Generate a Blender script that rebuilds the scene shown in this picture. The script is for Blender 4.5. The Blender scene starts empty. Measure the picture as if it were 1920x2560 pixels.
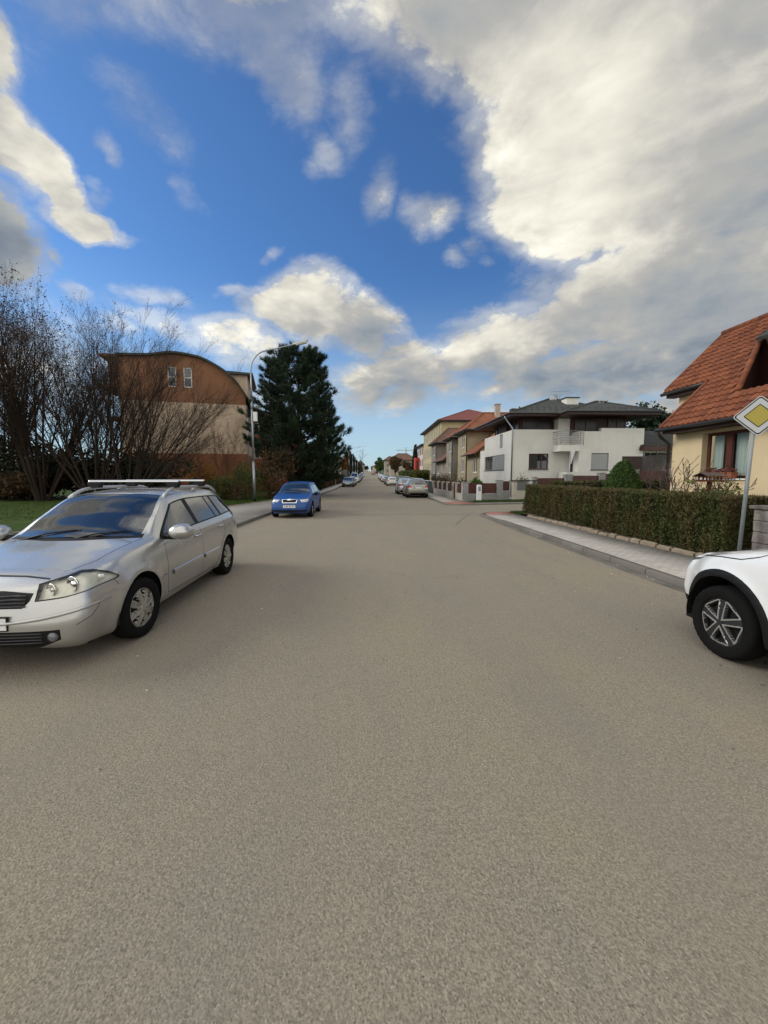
import bpy, bmesh, math, random
import numpy as np
from mathutils import Vector, Matrix
R = math.radians
SC = bpy.context.scene
COL = SC.collection

# ------------------------------------------------------------------ camera
CAM_H = 1.68
PITCH = 5.163
YAW = 2.03
cd = bpy.data.cameras.new('camera'); cam = bpy.data.objects.new('camera', cd); COL.objects.link(cam)
cam.location = (0, 0, CAM_H); cam.rotation_euler = (R(90 - PITCH), 0, R(-YAW))
cd.sensor_fit = 'VERTICAL'; cd.sensor_height = 24; cd.lens = 985 * 24 / 2560
cd.clip_start = 0.05; cd.clip_end = 5000
SC.camera = cam

# ------------------------------------------------------------------ world: physical sky with clouds
ZEN = 1.7  # extra brightness of the unseen deck, added to light the ground
SUN_EL, SUN_AZ = 30.0, -80.0      # azimuth from the street direction (+Y), negative = left
def ddir(az, el):
    a, e = R(az), R(el)
    return Vector((math.sin(a) * math.cos(e), math.cos(a) * math.cos(e), math.sin(e)))
SC.view_settings.view_transform = 'Standard'; SC.view_settings.look = 'None'
SC.view_settings.exposure = 0.28; SC.view_settings.gamma = 1.0; SC.view_settings.use_curve_mapping = False

class NT:
    """tiny helper for node trees"""
    def __init__(s, t): s.t = t; s.n = t.nodes; s.l = t.links
    def node(s, ty, **kw):
        n = s.n.new(ty)
        for k, v in kw.items(): setattr(n, k, v)
        return n
    def put(s, sock, v):
        if isinstance(v, bpy.types.NodeSocket): s.l.new(v, sock)
        elif v is not None:
            if hasattr(sock, 'default_value'):
                try: sock.default_value = v
                except Exception: sock.default_value = (v[0], v[1], v[2], 1.0)
    def m(s, op, a, b=None, c=None, clamp=False):
        n = s.n.new('ShaderNodeMath'); n.operation = op; n.use_clamp = clamp
        for i, v in enumerate((a, b, c)):
            if v is not None: s.put(n.inputs[i], v)
        return n.outputs[0]
    def vm(s, op, a, b=None, sc=None):
        n = s.n.new('ShaderNodeVectorMath'); n.operation = op
        s.put(n.inputs[0], a)
        if b is not None: s.put(n.inputs[1], b)
        if sc is not None: s.put(n.inputs['Scale'], sc)
        return n.outputs['Value'] if op in ('DOT_PRODUCT', 'LENGTH') else n.outputs['Vector']
    def comb(s, x, y, z):
        n = s.n.new('ShaderNodeCombineXYZ')
        for i, v in enumerate((x, y, z)): s.put(n.inputs[i], v)
        return n.outputs[0]
    def mix(s, f, a, b, typ='MIX'):
        n = s.n.new('ShaderNodeMix'); n.data_type = 'RGBA'; n.blend_type = typ
        s.put(n.inputs[0], f)
        for i, v in ((6, a), (7, b)):
            if isinstance(v, (tuple, list)): v = (v[0], v[1], v[2], 1.0)
            s.put(n.inputs[i], v)
        return n.outputs[2]
    def noise(s, vec, scale, detail=4, rough=0.55, dim='3D', dist=0.0):
        n = s.n.new('ShaderNodeTexNoise'); n.noise_dimensions = dim
        s.put(n.inputs['Vector'], vec); n.inputs['Scale'].default_value = scale
        n.inputs['Detail'].default_value = detail; n.inputs['Roughness'].default_value = rough
        n.inputs['Distortion'].default_value = dist
        return n.outputs[0]
    def ramp(s, f, stops, interp='LINEAR'):
        n = s.n.new('ShaderNodeValToRGB'); s.put(n.inputs[0], f); cr = n.color_ramp; cr.interpolation = interp
        while len(cr.elements) < len(stops): cr.elements.new(0.5)
        for e, (p, c) in zip(cr.elements, stops):
            e.position = p; e.color = (c[0], c[1], c[2], 1) if isinstance(c, (tuple, list)) else (c, c, c, 1)
        return n.outputs[0]
    def smooth(s, v, a, b):
        n = s.n.new('ShaderNodeMapRange'); n.interpolation_type = 'SMOOTHSTEP'
        s.put(n.inputs[0], v); n.inputs[1].default_value = a; n.inputs[2].default_value = b
        n.inputs[3].default_value = 0; n.inputs[4].default_value = 1
        return n.outputs[0]

W = bpy.data.worlds.new('World'); SC.world = W; W.use_nodes = True
nt = W.node_tree; nt.nodes.clear(); w = NT(nt)
tc = w.node('ShaderNodeTexCoord'); D = tc.outputs['Generated']
sky = w.node('ShaderNodeTexSky', sky_type='NISHITA', sun_disc=False)
sky.sun_elevation = R(SUN_EL); sky.sun_rotation = R(SUN_AZ); sky.air_density = 1.0; sky.dust_density = 0.6; sky.ozone_density = 2.2
sep = w.node('ShaderNodeSeparateXYZ'); w.put(sep.inputs[0], D)
dx, dy, dz = sep.outputs
az = w.m('ARCTAN2', dx, dy); el = w.m('ARCSINE', dz)          # radians
# noise domain: flattened like a cloud deck seen in perspective
den = w.m('ADD', w.m('MAXIMUM', dz, 0.0), 0.42)
Q = w.comb(w.m('DIVIDE', dx, den), w.m('DIVIDE', dy, den), w.m('MULTIPLY', dz, 1.3))
# cloud banks on the directions round the street axis: s = x / y, t = z / y
# (s, t, half width, half height, turn in degrees, strength)
BANKS = [(0.533, 1.087, 0.609, 0.254, 0, 1.3), (0.685, 0.803, 0.447, 0.335, 0, 1.3), (0.406, 0.681, 0.137, 0.107, 0, 1.15), (0.513, 0.590, 0.162, 0.086, 0, 1.1), (0.787, 0.438, 0.426, 0.193, 0, 1.2), (0.563, 0.427, 0.234, 0.132, 22, 1.15), (0.330, 0.331, 0.234, 0.102, 20, 1.1), (0.096, 0.240, 0.213, 0.076, 12, 1.05), (0.584, 0.265, 0.426, 0.096, 4, 1), (-0.147, 0.407, 0.142, 0.096, -5, 1.15), (-0.020, 0.366, 0.132, 0.081, -28, 1.1), (-0.320, 0.443, 0.056, 0.024, 10, 0.8), (0.086, 0.290, 0.122, 0.056, 0, 1), (0.152, 0.641, 0.081, 0.051, 20, 0.82), (0.213, 0.534, 0.046, 0.028, 0, 0.62), (0.299, 0.534, 0.035, 0.020, 0, 0.55), (-0.228, 0.534, 0.030, 0.018, 20, 0.58), (-0.289, 1.118, 0.213, 0.152, -30, 0.88), (-0.208, 0.955, 0.152, 0.076, -30, 0.8), (-0.695, 1.097, 0.264, 0.173, -20, 0.62), (-0.533, 0.874, 0.234, 0.091, -38, 0.5), (-0.046, 0.874, 0.081, 0.132, -12, 0.62), (-0.112, 0.773, 0.051, 0.061, 0, 0.66), (0.025, 0.671, 0.056, 0.096, -20, 0.6), (-0.025, 1.138, 0.061, 0.091, 10, 0.7), (-0.939, 1.016, 0.152, 0.091, -55, 1.1), (-0.888, 0.813, 0.152, 0.076, -52, 1.1), (-0.751, 0.702, 0.142, 0.056, -45, 1.1), (-0.660, 0.595, 0.112, 0.037, -18, 1.08), (-0.579, 0.564, 0.056, 0.020, 0, 0.72), (-0.929, 0.580, 0.152, 0.081, -38, 1.2), (-0.792, 0.564, 0.032, 0.020, -30, 0.85), (-0.602, 0.752, 0.026, 0.061, 18, 0.66), (-0.622, 0.661, 0.046, 0.039, 0, 0.58), (-0.741, 0.537, 0.043, 0.015, -42, 0.75), (-0.492, 0.422, 0.102, 0.032, -18, 0.74), (-0.462, 0.346, 0.142, 0.037, -22, 0.8), (-0.320, 0.324, 0.122, 0.063, -18, 1), (-0.685, 0.432, 0.061, 0.028, -38, 0.66), (-0.584, 0.346, 0.071, 0.030, -15, 0.66), (-0.878, 0.265, 0.325, 0.152, 0, 0.72), (-0.431, 0.671, 0.091, 0.051, -35, 0.5), (-0.127, 0.235, 0.203, 0.041, 0, 0.6), (-0.909, 1.016, 0.152, 0.076, -50, 1.15), (-0.878, 0.955, 0.122, 0.061, -48, 1), (-0.939, 0.580, 0.193, 0.107, -38, 1.25), (-0.513, 1.118, 0.335, 0.152, -20, 0.66), (-0.289, 1.097, 0.244, 0.152, -30, 0.93), (-0.168, 0.905, 0.112, 0.076, -50, 0.86), (-0.817, 1.179, 0.183, 0.071, -20, 0.6), (-0.228, 0.417, 0.112, 0.061, 8, 1.1), (0.259, 0.559, 0.061, 0.030, 0, 0.6), (-0.310, 0.194, 0.264, 0.051, 0, 0.7), (0.685, 0.158, 0.426, 0.056, 2, 0.98), (-0.848, 0.783, 0.173, 0.081, -52, 1.1), (-0.898, 0.600, 0.173, 0.091, -35, 1.1), (-1.75, 1.55, 0.9, 0.62, 15, 1.05), (-2.6, 0.9, 1.1, 0.35, 0, 1.0), (2.2, 1.0, 1.0, 0.9, 0, 1.1)]
# (s, t, half width, half height, amount, turn): parts of the banks that are lighter or greyer
TONES = [(0.482, 0.742, 0.193, 0.173, 0.221, 0), (0.421, 0.610, 0.142, 0.091, 0.136, 0), (0.655, 0.549, 0.162, 0.071, 0.204, 0), (0.320, 0.377, 0.193, 0.061, 0.204, 20), (0.178, 0.295, 0.162, 0.051, 0.170, 12), (-0.168, 0.458, 0.183, 0.056, 0.221, -10), (-0.706, 0.600, 0.152, 0.041, 0.187, -20), (-0.909, 1.037, 0.122, 0.081, 0.255, -50), (-0.817, 0.752, 0.122, 0.061, 0.136, -45), (0.533, 0.976, 0.264, 0.132, 0.102, 0), (-0.025, 1.118, 0.081, 0.112, 0.136, 0), (-0.310, 0.316, 0.112, 0.051, 0.221, 0), (-0.462, 0.366, 0.203, 0.081, 0.170, 0), (-0.878, 0.245, 0.355, 0.132, 0.255, 0), (0.868, 0.336, 0.325, 0.122, -0.270, 0), (0.482, 0.245, 0.325, 0.061, -0.233, 0), (0.127, 0.209, 0.223, 0.041, -0.144, 5), (0.838, 0.600, 0.264, 0.112, -0.144, 10), (0.259, 1.148, 0.264, 0.112, -0.144, 0), (0.990, 0.905, 0.223, 0.264, -0.090, 0), (-0.939, 0.559, 0.183, 0.112, -0.600, -35), (-0.919, 0.894, 0.112, 0.051, -0.197, -45), (0.015, 0.326, 0.112, 0.061, -0.197, -30), (-0.685, 1.057, 0.305, 0.162, -0.144, 0), (-0.147, 0.346, 0.152, 0.041, -0.107, 0), (0.736, 0.458, 0.162, 0.061, -0.090, 10)]
dyc = w.m('MAXIMUM', dy, 0.12)
S0 = w.m('DIVIDE', dx, dyc); T0 = w.m('DIVIDE', dz, dyc)
wn = w.node('ShaderNodeTexNoise'); w.put(wn.inputs['Vector'], w.comb(S0, T0, 0)); wn.inputs['Scale'].default_value = 4.2; wn.inputs['Detail'].default_value = 5; wn.inputs['Roughness'].default_value = .56
wv = w.node('ShaderNodeSeparateColor'); w.put(wv.inputs[0], wn.outputs['Color'])
S_ = w.m('MULTIPLY_ADD', w.m('SUBTRACT', wv.outputs[0], .5), .16, S0); T_ = w.m('MULTIPLY_ADD', w.m('SUBTRACT', wv.outputs[1], .5), .14, T0)
def blob(u0, v0, ra, rb, t, pw, U_=None, V_=None):
    u = w.m('SUBTRACT', U_ or S_, u0); v = w.m('SUBTRACT', V_ or T_, v0); c_, s_ = math.cos(R(t)), math.sin(R(t))
    p = w.m('MULTIPLY_ADD', u, c_ / ra, w.m('MULTIPLY', v, s_ / ra)); q = w.m('MULTIPLY_ADD', u, -s_ / rb, w.m('MULTIPLY', v, c_ / rb))
    r2 = w.m('MULTIPLY_ADD', p, p, w.m('MULTIPLY', q, q))
    if pw == 4: r2 = w.m('MULTIPLY', r2, r2)
    return w.m('EXPONENT', w.m('MULTIPLY', r2, -0.75))
cov = None
for (a, e, ra, rb, t, st) in BANKS:
    g = w.m('MULTIPLY', blob(a, e, ra, rb, t, 4 if st > .95 else 2), st)
    cov = g if cov is None else w.m('MAXIMUM', cov, g) if st < 0.7 else w.m('SMOOTH_MAX', cov, g, 0.15)
# unseen sky: broken deck added overhead and behind the viewer to light the ground
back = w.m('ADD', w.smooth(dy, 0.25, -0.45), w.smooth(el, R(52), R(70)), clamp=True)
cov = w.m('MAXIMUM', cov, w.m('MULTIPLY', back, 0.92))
def dens(vec, fine=True):
    n1 = w.noise(vec, 2.6, 8 if fine else 3, 0.55, dist=0.3)
    vo = w.node('ShaderNodeTexVoronoi', feature='F1'); w.put(vo.inputs['Vector'], w.vm('ADD', vec, w.comb(w.m('MULTIPLY', n1, .25), w.m('MULTIPLY', n1, -.2), 0))); vo.inputs['Scale'].default_value = 7.0
    vo.inputs['Detail'].default_value = 5 if fine else 1.5; vo.inputs['Roughness'].default_value = .58; vo.inputs['Lacunarity'].default_value = 2.2
    return w.m('MULTIPLY_ADD', w.m('SUBTRACT', n1, 0.5), .70, w.m('MULTIPLY', w.m('SUBTRACT', 0.56, vo.outputs['Distance']), 0.42))
n0 = dens(Q)
Qs = w.vm('ADD', Q, (-0.075, 0.03, 0.075))
n1 = dens(Qs, False)
d0 = w.m('ADD', cov, w.m('MULTIPLY_ADD', n0, w.m('SUBTRACT', 1.0, w.m('MULTIPLY', w.smooth(cov, .9, 1.3), .55)), .05))
alpha = w.smooth(d0, 0.38, 0.80)
veil = w.m('MULTIPLY', w.smooth(w.m('ADD', cov, w.m('MULTIPLY', n0, 0.6)), 0.14, 0.62), 0.45)
alpha = w.m('MAXIMUM', alpha, veil)
relief = w.m('SUBTRACT', n0, n1)                                 # side turned to the sun is lighter
light = w.m('MULTIPLY_ADD', relief, w.m('MULTIPLY_ADD', w.smooth(cov, .95, 1.25), -.34, .66), 0.61)
for (a, e, ra, rb, am, t) in TONES:
    light = w.m('ADD', light, w.m('MULTIPLY', blob(a, e, ra, rb, t, 2), am))
edge = w.m('MULTIPLY', w.smooth(d0, .95, .45), .10); light = w.m('ADD', light, edge)
ccol = w.ramp(light, [(0.0, (.13, .17, .225)), (0.28, (.265, .295, .325)), (0.52, (.40, .395, .375)), (0.74, (.66, .635, .555)), (1.0, (.95, .92, .80))])
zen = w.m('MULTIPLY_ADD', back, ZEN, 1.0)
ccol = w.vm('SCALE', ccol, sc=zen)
skyc = w.mix(1.0, sky.outputs[0], (0.50, 0.80, 1.12), 'MULTIPLY')
# low air is paler
hz = w.smooth(el, R(26), R(-2))
bgs = w.node('ShaderNodeBackground'); w.put(bgs.inputs[0], skyc); bgs.inputs[1].default_value = 0.105
bgh = w.node('ShaderNodeBackground'); bgh.inputs[0].default_value = (.46, .59, .65, 1); bgh.inputs[1].default_value = 1.0
mh = w.node('ShaderNodeMixShader'); w.put(mh.inputs[0], w.m('MULTIPLY', hz, 0.75)); w.l.new(bgs.outputs[0], mh.inputs[1]); w.l.new(bgh.outputs[0], mh.inputs[2])
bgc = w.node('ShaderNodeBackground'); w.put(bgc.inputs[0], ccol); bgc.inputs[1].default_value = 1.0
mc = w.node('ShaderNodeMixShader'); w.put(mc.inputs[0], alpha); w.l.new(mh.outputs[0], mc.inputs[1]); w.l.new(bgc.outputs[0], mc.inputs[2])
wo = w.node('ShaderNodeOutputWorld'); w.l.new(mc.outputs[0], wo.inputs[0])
W.cycles.sampling_method = 'MANUAL'; W.cycles.sample_map_resolution = 1024

sl = bpy.data.lights.new('sun', 'SUN'); sl.energy = 1.7; sl.angle = R(24); sl.color = (1.0, .93, .80)
so = bpy.data.objects.new('sun', sl); COL.objects.link(so); so.location = (-30, 20, 40)
so.rotation_euler = (-ddir(SUN_AZ, SUN_EL)).to_track_quat('-Z', 'Y').to_euler()

# ------------------------------------------------------------------ mesh and tagging helpers
def gz(x, y):
    """height of the street at (x, y): level near, climbing to a crest far off"""
    z = float(np.interp(y, [0, 50, 60, 80, 106, 150, 215, 300, 400, 450, 520, 700], [0, 0, .08, .2, .42, 1.15, 2.75, 5.0, 8.0, 8.7, 8.4, 6.0]))
    if x > 9 and y > 17: z += min(1.4, (x - 9) * 0.05) * min(1, (y - 17) / 6)
    return z

def tag(o, label=None, cat=None, group=None, kind=None):
    if label: o['label'] = label
    if cat: o['category'] = cat
    if group: o['group'] = group
    if kind: o['kind'] = kind
    return o
def empty(name, loc, label, cat, group=None, rz=0):
    o = bpy.data.objects.new(name, None); COL.objects.link(o); o.location = loc; o.rotation_euler = (0, 0, rz)
    o.empty_display_size = .2
    return tag(o, label, cat, group)

class MB:
    def __init__(s, o=(0, 0, 0)): s.v = []; s.f = []; s.mi = []; s.o = Vector(o)
    def poly(s, pts, mi=0):
        b = len(s.v); s.v += [tuple(Vector(p) - s.o) for p in pts]; s.f.append(tuple(range(b, b + len(pts)))); s.mi.append(mi)
    def box(s, x0, x1, y0, y1, z0, z1, mi=0):
        p = [(x0, y0, z0), (x1, y0, z0), (x1, y1, z0), (x0, y1, z0), (x0, y0, z1), (x1, y0, z1), (x1, y1, z1), (x0, y1, z1)]
        s.hexa(p, mi)
    def hexa(s, p, mi=0):
        b = len(s.v); s.v += [tuple(Vector(q) - s.o) for q in p]
        for f in ((0, 3, 2, 1), (4, 5, 6, 7), (0, 1, 5, 4), (1, 2, 6, 5), (2, 3, 7, 6), (3, 0, 4, 7)):
            s.f.append(tuple(b + i for i in f)); s.mi.append(mi)
    def obox(s, O, U, N, u0, u1, d0, d1, z0, z1, mi=0):
        """box in a wall frame: u along the wall, d out of it, z up"""
        O, U, N = Vector(O), Vector(U), Vector(N)
        P = lambda u, d, z: O + U * u + N * d + Vector((0, 0, z))
        p = [P(u0, d0, z0), P(u1, d0, z0), P(u1, d1, z0), P(u0, d1, z0), P(u0, d0, z1), P(u1, d0, z1), P(u1, d1, z1), P(u0, d1, z1)]
        if U.cross(N).z < 0: p = [p[1], p[0], p[3], p[2], p[5], p[4], p[7], p[6]]
        s.hexa(p, mi)
    def slab(s, top, th, mi=0, n=None):
        """polygon given thickness th along its own normal (downwards)"""
        P = [Vector(p) for p in top]
        if n is None: n = (P[1] - P[0]).cross(P[2] - P[0]).normalized()
        if n.z < 0: n = -n; P = P[::-1]
        Q = [p - n * th for p in P]; s.poly(P, mi); s.poly(Q[::-1], mi)
        for i in range(len(P)):
            j = (i + 1) % len(P); s.poly([P[i], Q[i], Q[j], P[j]], mi)
    def tube(s, pts, rad, n=8, mi=0, cap=True):
        pts = [Vector(p) - s.o for p in pts]
        if not hasattr(rad, '__len__'): rad = [rad] * len(pts)
        b = len(s.v); prev = None
        for i, p in enumerate(pts):
            t = (pts[min(i + 1, len(pts) - 1)] - pts[max(i - 1, 0)])
            t = t.normalized() if t.length > 1e-9 else Vector((0, 0, 1))
            if prev is None: a = t.orthogonal().normalized()
            else:
                a = prev - t * prev.dot(t); a = a.normalized() if a.length > 1e-6 else t.orthogonal().normalized()
            prev = a; c = t.cross(a)
            for k in range(n):
                th = 2 * math.pi * k / n; s.v.append(tuple(p + (a * math.cos(th) + c * math.sin(th)) * rad[i]))
        for i in range(len(pts) - 1):
            for k in range(n):
                k2 = (k + 1) % n; s.f.append((b + i * n + k, b + i * n + k2, b + (i + 1) * n + k2, b + (i + 1) * n + k)); s.mi.append(mi)
        if cap:
            s.f.append(tuple(b + k for k in range(n - 1, -1, -1))); s.mi.append(mi)
            s.f.append(tuple(b + (len(pts) - 1) * n + k for k in range(n))); s.mi.append(mi)
    def lathe(s, prof, c, axis=2, n=24, mi=0):
        """prof = [(r, h)...] turned round an axis through c"""
        b = len(s.v); c = Vector(c) - s.o
        for (r, h) in prof:
            for k in range(n):
                t = 2 * math.pi * k / n; q = [r * math.cos(t), r * math.sin(t)]
                p = [0, 0, 0]; p[axis] = h; p[(axis + 1) % 3] = q[0]; p[(axis + 2) % 3] = q[1]
                s.v.append(tuple(c + Vector(p)))
        for i in range(len(prof) - 1):
            for k in range(n):
                k2 = (k + 1) % n; s.f.append((b + i * n + k, b + i * n + k2, b + (i + 1) * n + k2, b + (i + 1) * n + k)); s.mi.append(mi)
    def build(s, name, mats, parent=None, smooth=False, bevel=0, autos=None):
        me = bpy.data.meshes.new(name); me.from_pydata(s.v, [], s.f)
        for m_ in (mats if isinstance(mats, (list, tuple)) else [mats]): me.materials.append(m_)
        me.polygons.foreach_set('material_index', s.mi)
        if smooth or autos: me.polygons.foreach_set('use_smooth', [True] * len(s.f))
        me.update(); o = bpy.data.objects.new(name, me); COL.objects.link(o)
        if parent is not None: o.parent = parent
        if autos: me.set_sharp_from_angle(angle=R(autos))
        if bevel:
            b = o.modifiers.new('bevel', 'BEVEL'); b.width = bevel; b.segments = 2; b.limit_method = 'ANGLE'; b.angle_limit = R(40)
        return o
def np_mesh(name, V, F, mats, parent=None, smooth=False):
    me = bpy.data.meshes.new(name); k = F.shape[1]
    me.vertices.add(len(V)); me.vertices.foreach_set('co', np.ascontiguousarray(V, dtype=np.float32).ravel())
    me.loops.add(F.size); me.loops.foreach_set('vertex_index', F.ravel().astype(np.int32))
    me.polygons.add(len(F)); me.polygons.foreach_set('loop_start', (np.arange(len(F)) * k).astype(np.int32))
    me.polygons.foreach_set('loop_total', np.full(len(F), k, np.int32))
    for m_ in (mats if isinstance(mats, (list, tuple)) else [mats]): me.materials.append(m_)
    if smooth: me.polygons.foreach_set('use_smooth', [True] * len(F))
    me.update(calc_edges=True); me.validate()
    o = bpy.data.objects.new(name, me); COL.objects.link(o)
    if parent is not None: o.parent = parent
    return o

# ------------------------------------------------------------------ materials
def mat(name, base, rough=.6, metal=0.0, var=0.12, vscale=1.5, bump=0.0, bscale=40, spec=.4, coords='pos', col2=None, c2=(.45, .65), c2scale=.6, coat=0.0, stretch=None, streak=0):
    m = bpy.data.materials.new(name); m.use_nodes = True; t = NT(m.node_tree); b = m.node_tree.nodes['Principled BSDF']
    if coords == 'pos': P = t.node('ShaderNodeNewGeometry').outputs['Position']
    else: P = t.node('ShaderNodeTexCoord').outputs['Object']
    if stretch: P = t.vm('MULTIPLY', P, stretch)
    c = tuple(base) + (1,)
    col = c
    if col2 is not None:
        col = t.mix(t.smooth(t.noise(P, c2scale, 5, .6), *c2), c, tuple(col2))
    if var:
        n = t.noise(P, vscale, 5, .6)
        f = t.m('MULTIPLY_ADD', t.m('SUBTRACT', n, .5), 2 * var * 2, 1.0)
        col = t.vm('SCALE', col if isinstance(col, bpy.types.NodeSocket) else t.mix(0.0, c, c), sc=f)
    if streak:
        sv_ = t.smooth(t.noise(t.vm('MULTIPLY', P, (2.6, 2.6, .22)), 1.0, 5, .65), .50, .78); sv2 = t.smooth(t.noise(P, .45, 4, .6), .5, .7)
        col = t.vm('SCALE', col if isinstance(col, bpy.types.NodeSocket) else t.mix(0.0, c, c), sc=t.m('SUBTRACT', 1.0, t.m('MULTIPLY', t.m('ADD', sv_, sv2), streak)))
    t.put(b.inputs['Base Color'], col); b.inputs['Roughness'].default_value = rough; b.inputs['Metallic'].default_value = metal
    b.inputs['Specular IOR Level'].default_value = spec
    if coat: b.inputs['Coat Weight'].default_value = coat; b.inputs['Coat Roughness'].default_value = .04
    if bump:
        bn = t.node('ShaderNodeBump'); bn.inputs['Strength'].default_value = bump; bn.inputs['Distance'].default_value = .02
        t.put(bn.inputs['Height'], t.noise(P, bscale, 4, .65)); t.l.new(bn.outputs[0], b.inputs['Normal'])
    return m

def asphalt_mat():
    m = bpy.data.materials.new('asphalt'); m.use_nodes = True; t = NT(m.node_tree); b = m.node_tree.nodes['Principled BSDF']
    P = t.node('ShaderNodeNewGeometry').outputs['Position']
    big = t.noise(P, .35, 4, .6); mid = t.noise(t.vm('MULTIPLY', P, (1, .35, 1)), 1.6, 4, .6); fine = t.noise(P, 60, 4, .85)
    col = t.mix(t.smooth(big, .38, .66), (.238, .204, .156), (.250, .212, .152))
    col = t.mix(t.smooth(mid, .42, .72), col, (.224, .195, .153))
    col = t.vm('SCALE', col, sc=t.m('MULTIPLY_ADD', t.m('SUBTRACT', fine, .5), 1.2, 1.0))
    # stone chips: some pale, some dark
    v = t.node('ShaderNodeTexVoronoi'); v.inputs['Scale'].default_value = 135; t.put(v.inputs['Vector'], P)
    sepc = t.node('ShaderNodeSeparateColor'); t.put(sepc.inputs[0], v.outputs['Color'])
    pale = t.m('MULTIPLY', t.smooth(sepc.outputs[0], .945, .975), t.smooth(v.outputs['Distance'], .42, .22))
    col = t.vm('SCALE', col, sc=t.m('MULTIPLY_ADD', sepc.outputs[2], .50, .75))
    dark = t.m('MULTIPLY', t.smooth(sepc.outputs[1], .84, .93), t.smooth(v.outputs['Distance'], .5, .25))
    col = t.mix(t.m('MULTIPLY', dark, .6), col, (.075, .066, .058))
    col = t.mix(t.m('MULTIPLY', pale, .65), col, (.46, .42, .34))
    v2 = t.node('ShaderNodeTexVoronoi'); v2.inputs['Scale'].default_value = 3.2; t.put(v2.inputs['Vector'], P)
    sc2 = t.node('ShaderNodeSeparateColor'); t.put(sc2.inputs[0], v2.outputs['Color'])
    speck = t.m('MULTIPLY', t.smooth(sc2.outputs[0], .90, .92), t.smooth(v2.outputs['Distance'], .055, .03))
    col = t.mix(t.m('MULTIPLY', speck, .7), col, (.5, .46, .4))
    st = t.smooth(t.noise(P, .75, 6, .7), .60, .74); col = t.mix(t.m('MULTIPLY', st, .16), col, (.13, .112, .088))
    # faint oil line and worn wheel tracks along the lane, old sealed cracks
    sp = t.node('ShaderNodeSeparateXYZ'); t.put(sp.inputs[0], P)
    wob = t.m('ADD', sp.outputs[0], t.m('MULTIPLY', t.m('SUBTRACT', t.noise(t.vm('MULTIPLY', P, (.2, .12, 0)), 1, 2), .5), .8))
    for cx, wd, am in ((-2.0, .35, .07), (-.55, .3, .06), (1.3, .35, .07), (2.9, .3, .06)):
        g = t.m('EXPONENT', t.m('MULTIPLY', t.m('POWER', t.m('DIVIDE', t.m('SUBTRACT', wob, cx), wd), 2.0), -1.0))
        col = t.mix(t.m('MULTIPLY', g, am * 3), col, (.203, .178, .142))
    vc = t.node('ShaderNodeTexVoronoi', feature='DISTANCE_TO_EDGE'); vc.inputs['Scale'].default_value = .16
    pw = t.vm('ADD', t.vm('MULTIPLY', P, (1, .6, 0)), t.comb(t.m('MULTIPLY', t.noise(P, .9, 3), 1.3), t.m('MULTIPLY', t.noise(P, .7, 3), 1.1), 0))
    t.put(vc.inputs['Vector'], pw)
    ck = t.m('MULTIPLY', t.smooth(vc.outputs['Distance'], .0035, .001), t.smooth(t.noise(P, .13, 2), .5, .62))
    col = t.mix(t.m('MULTIPLY', ck, .45), col, (.09, .08, .07))
    t.put(b.inputs['Base Color'], col); b.inputs['Roughness'].default_value = .88; b.inputs['Specular IOR Level'].default_value = .25
    bn = t.node('ShaderNodeBump'); bn.inputs['Strength'].default_value = .55; bn.inputs['Distance'].default_value = .008
    vh = t.node('ShaderNodeTexVoronoi'); vh.inputs['Scale'].default_value = 95; t.put(vh.inputs['Vector'], P)
    t.put(bn.inputs['Height'], t.m('ADD', t.m('MULTIPLY', vh.outputs['Distance'], -.8), fine)); t.l.new(bn.outputs[0], b.inputs['Normal'])
    return m

def block_mat(name, c1, c2, mortar, bw=.2, bh=.1, ms=.006, rot=0, bump=.35, var=.3, axes='xy', rough=.85, scale=1.0):
    """brick / paving / masonry pattern in metres"""
    m = bpy.data.materials.new(name); m.use_nodes = True; t = NT(m.node_tree); b = m.node_tree.nodes['Principled BSDF']
    P = t.node('ShaderNodeNewGeometry').outputs['Position']; sp = t.node('ShaderNodeSeparateXYZ'); t.put(sp.inputs[0], P)
    x, y, z = sp.outputs
    if axes == 'xy': vec = t.comb(x, y, 0)
    elif axes == 'yx': vec = t.comb(y, x, 0)
    else: vec = t.comb(t.m('ADD', x, y), z, 0)
    br = t.node('ShaderNodeTexBrick'); t.put(br.inputs['Vector'], vec); br.inputs['Scale'].default_value = 1
    br.inputs['Brick Width'].default_value = bw; br.inputs['Row Height'].default_value = bh; br.inputs['Mortar Size'].default_value = ms
    br.inputs['Mortar Smooth'].default_value = .3
    br.inputs['Color1'].default_value = (*c1, 1); br.inputs['Color2'].default_value = (*c2, 1); br.inputs['Mortar'].default_value = (*mortar, 1)
    n = t.noise(P, 1.1, 5, .6); n2 = t.noise(P, 38, 3, .7)
    f = t.m('MULTIPLY', t.m('MULTIPLY_ADD', t.m('SUBTRACT', n, .5), var * 2, 1), t.m('MULTIPLY_ADD', t.m('SUBTRACT', n2, .5), .35, 1))
    t.put(b.inputs['Base Color'], t.vm('SCALE', br.outputs[0], sc=f)); b.inputs['Roughness'].default_value = rough
    b.inputs['Specular IOR Level'].default_value = .25
    bn = t.node('ShaderNodeBump'); bn.inputs['Strength'].default_value = bump; bn.inputs['Distance'].default_value = .01
    t.put(bn.inputs['Height'], t.m('ADD', t.m('SUBTRACT', 1, br.outputs[1]), t.m('MULTIPLY', n2, .5))); t.l.new(bn.outputs[0], b.inputs['Normal'])
    return m

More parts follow.
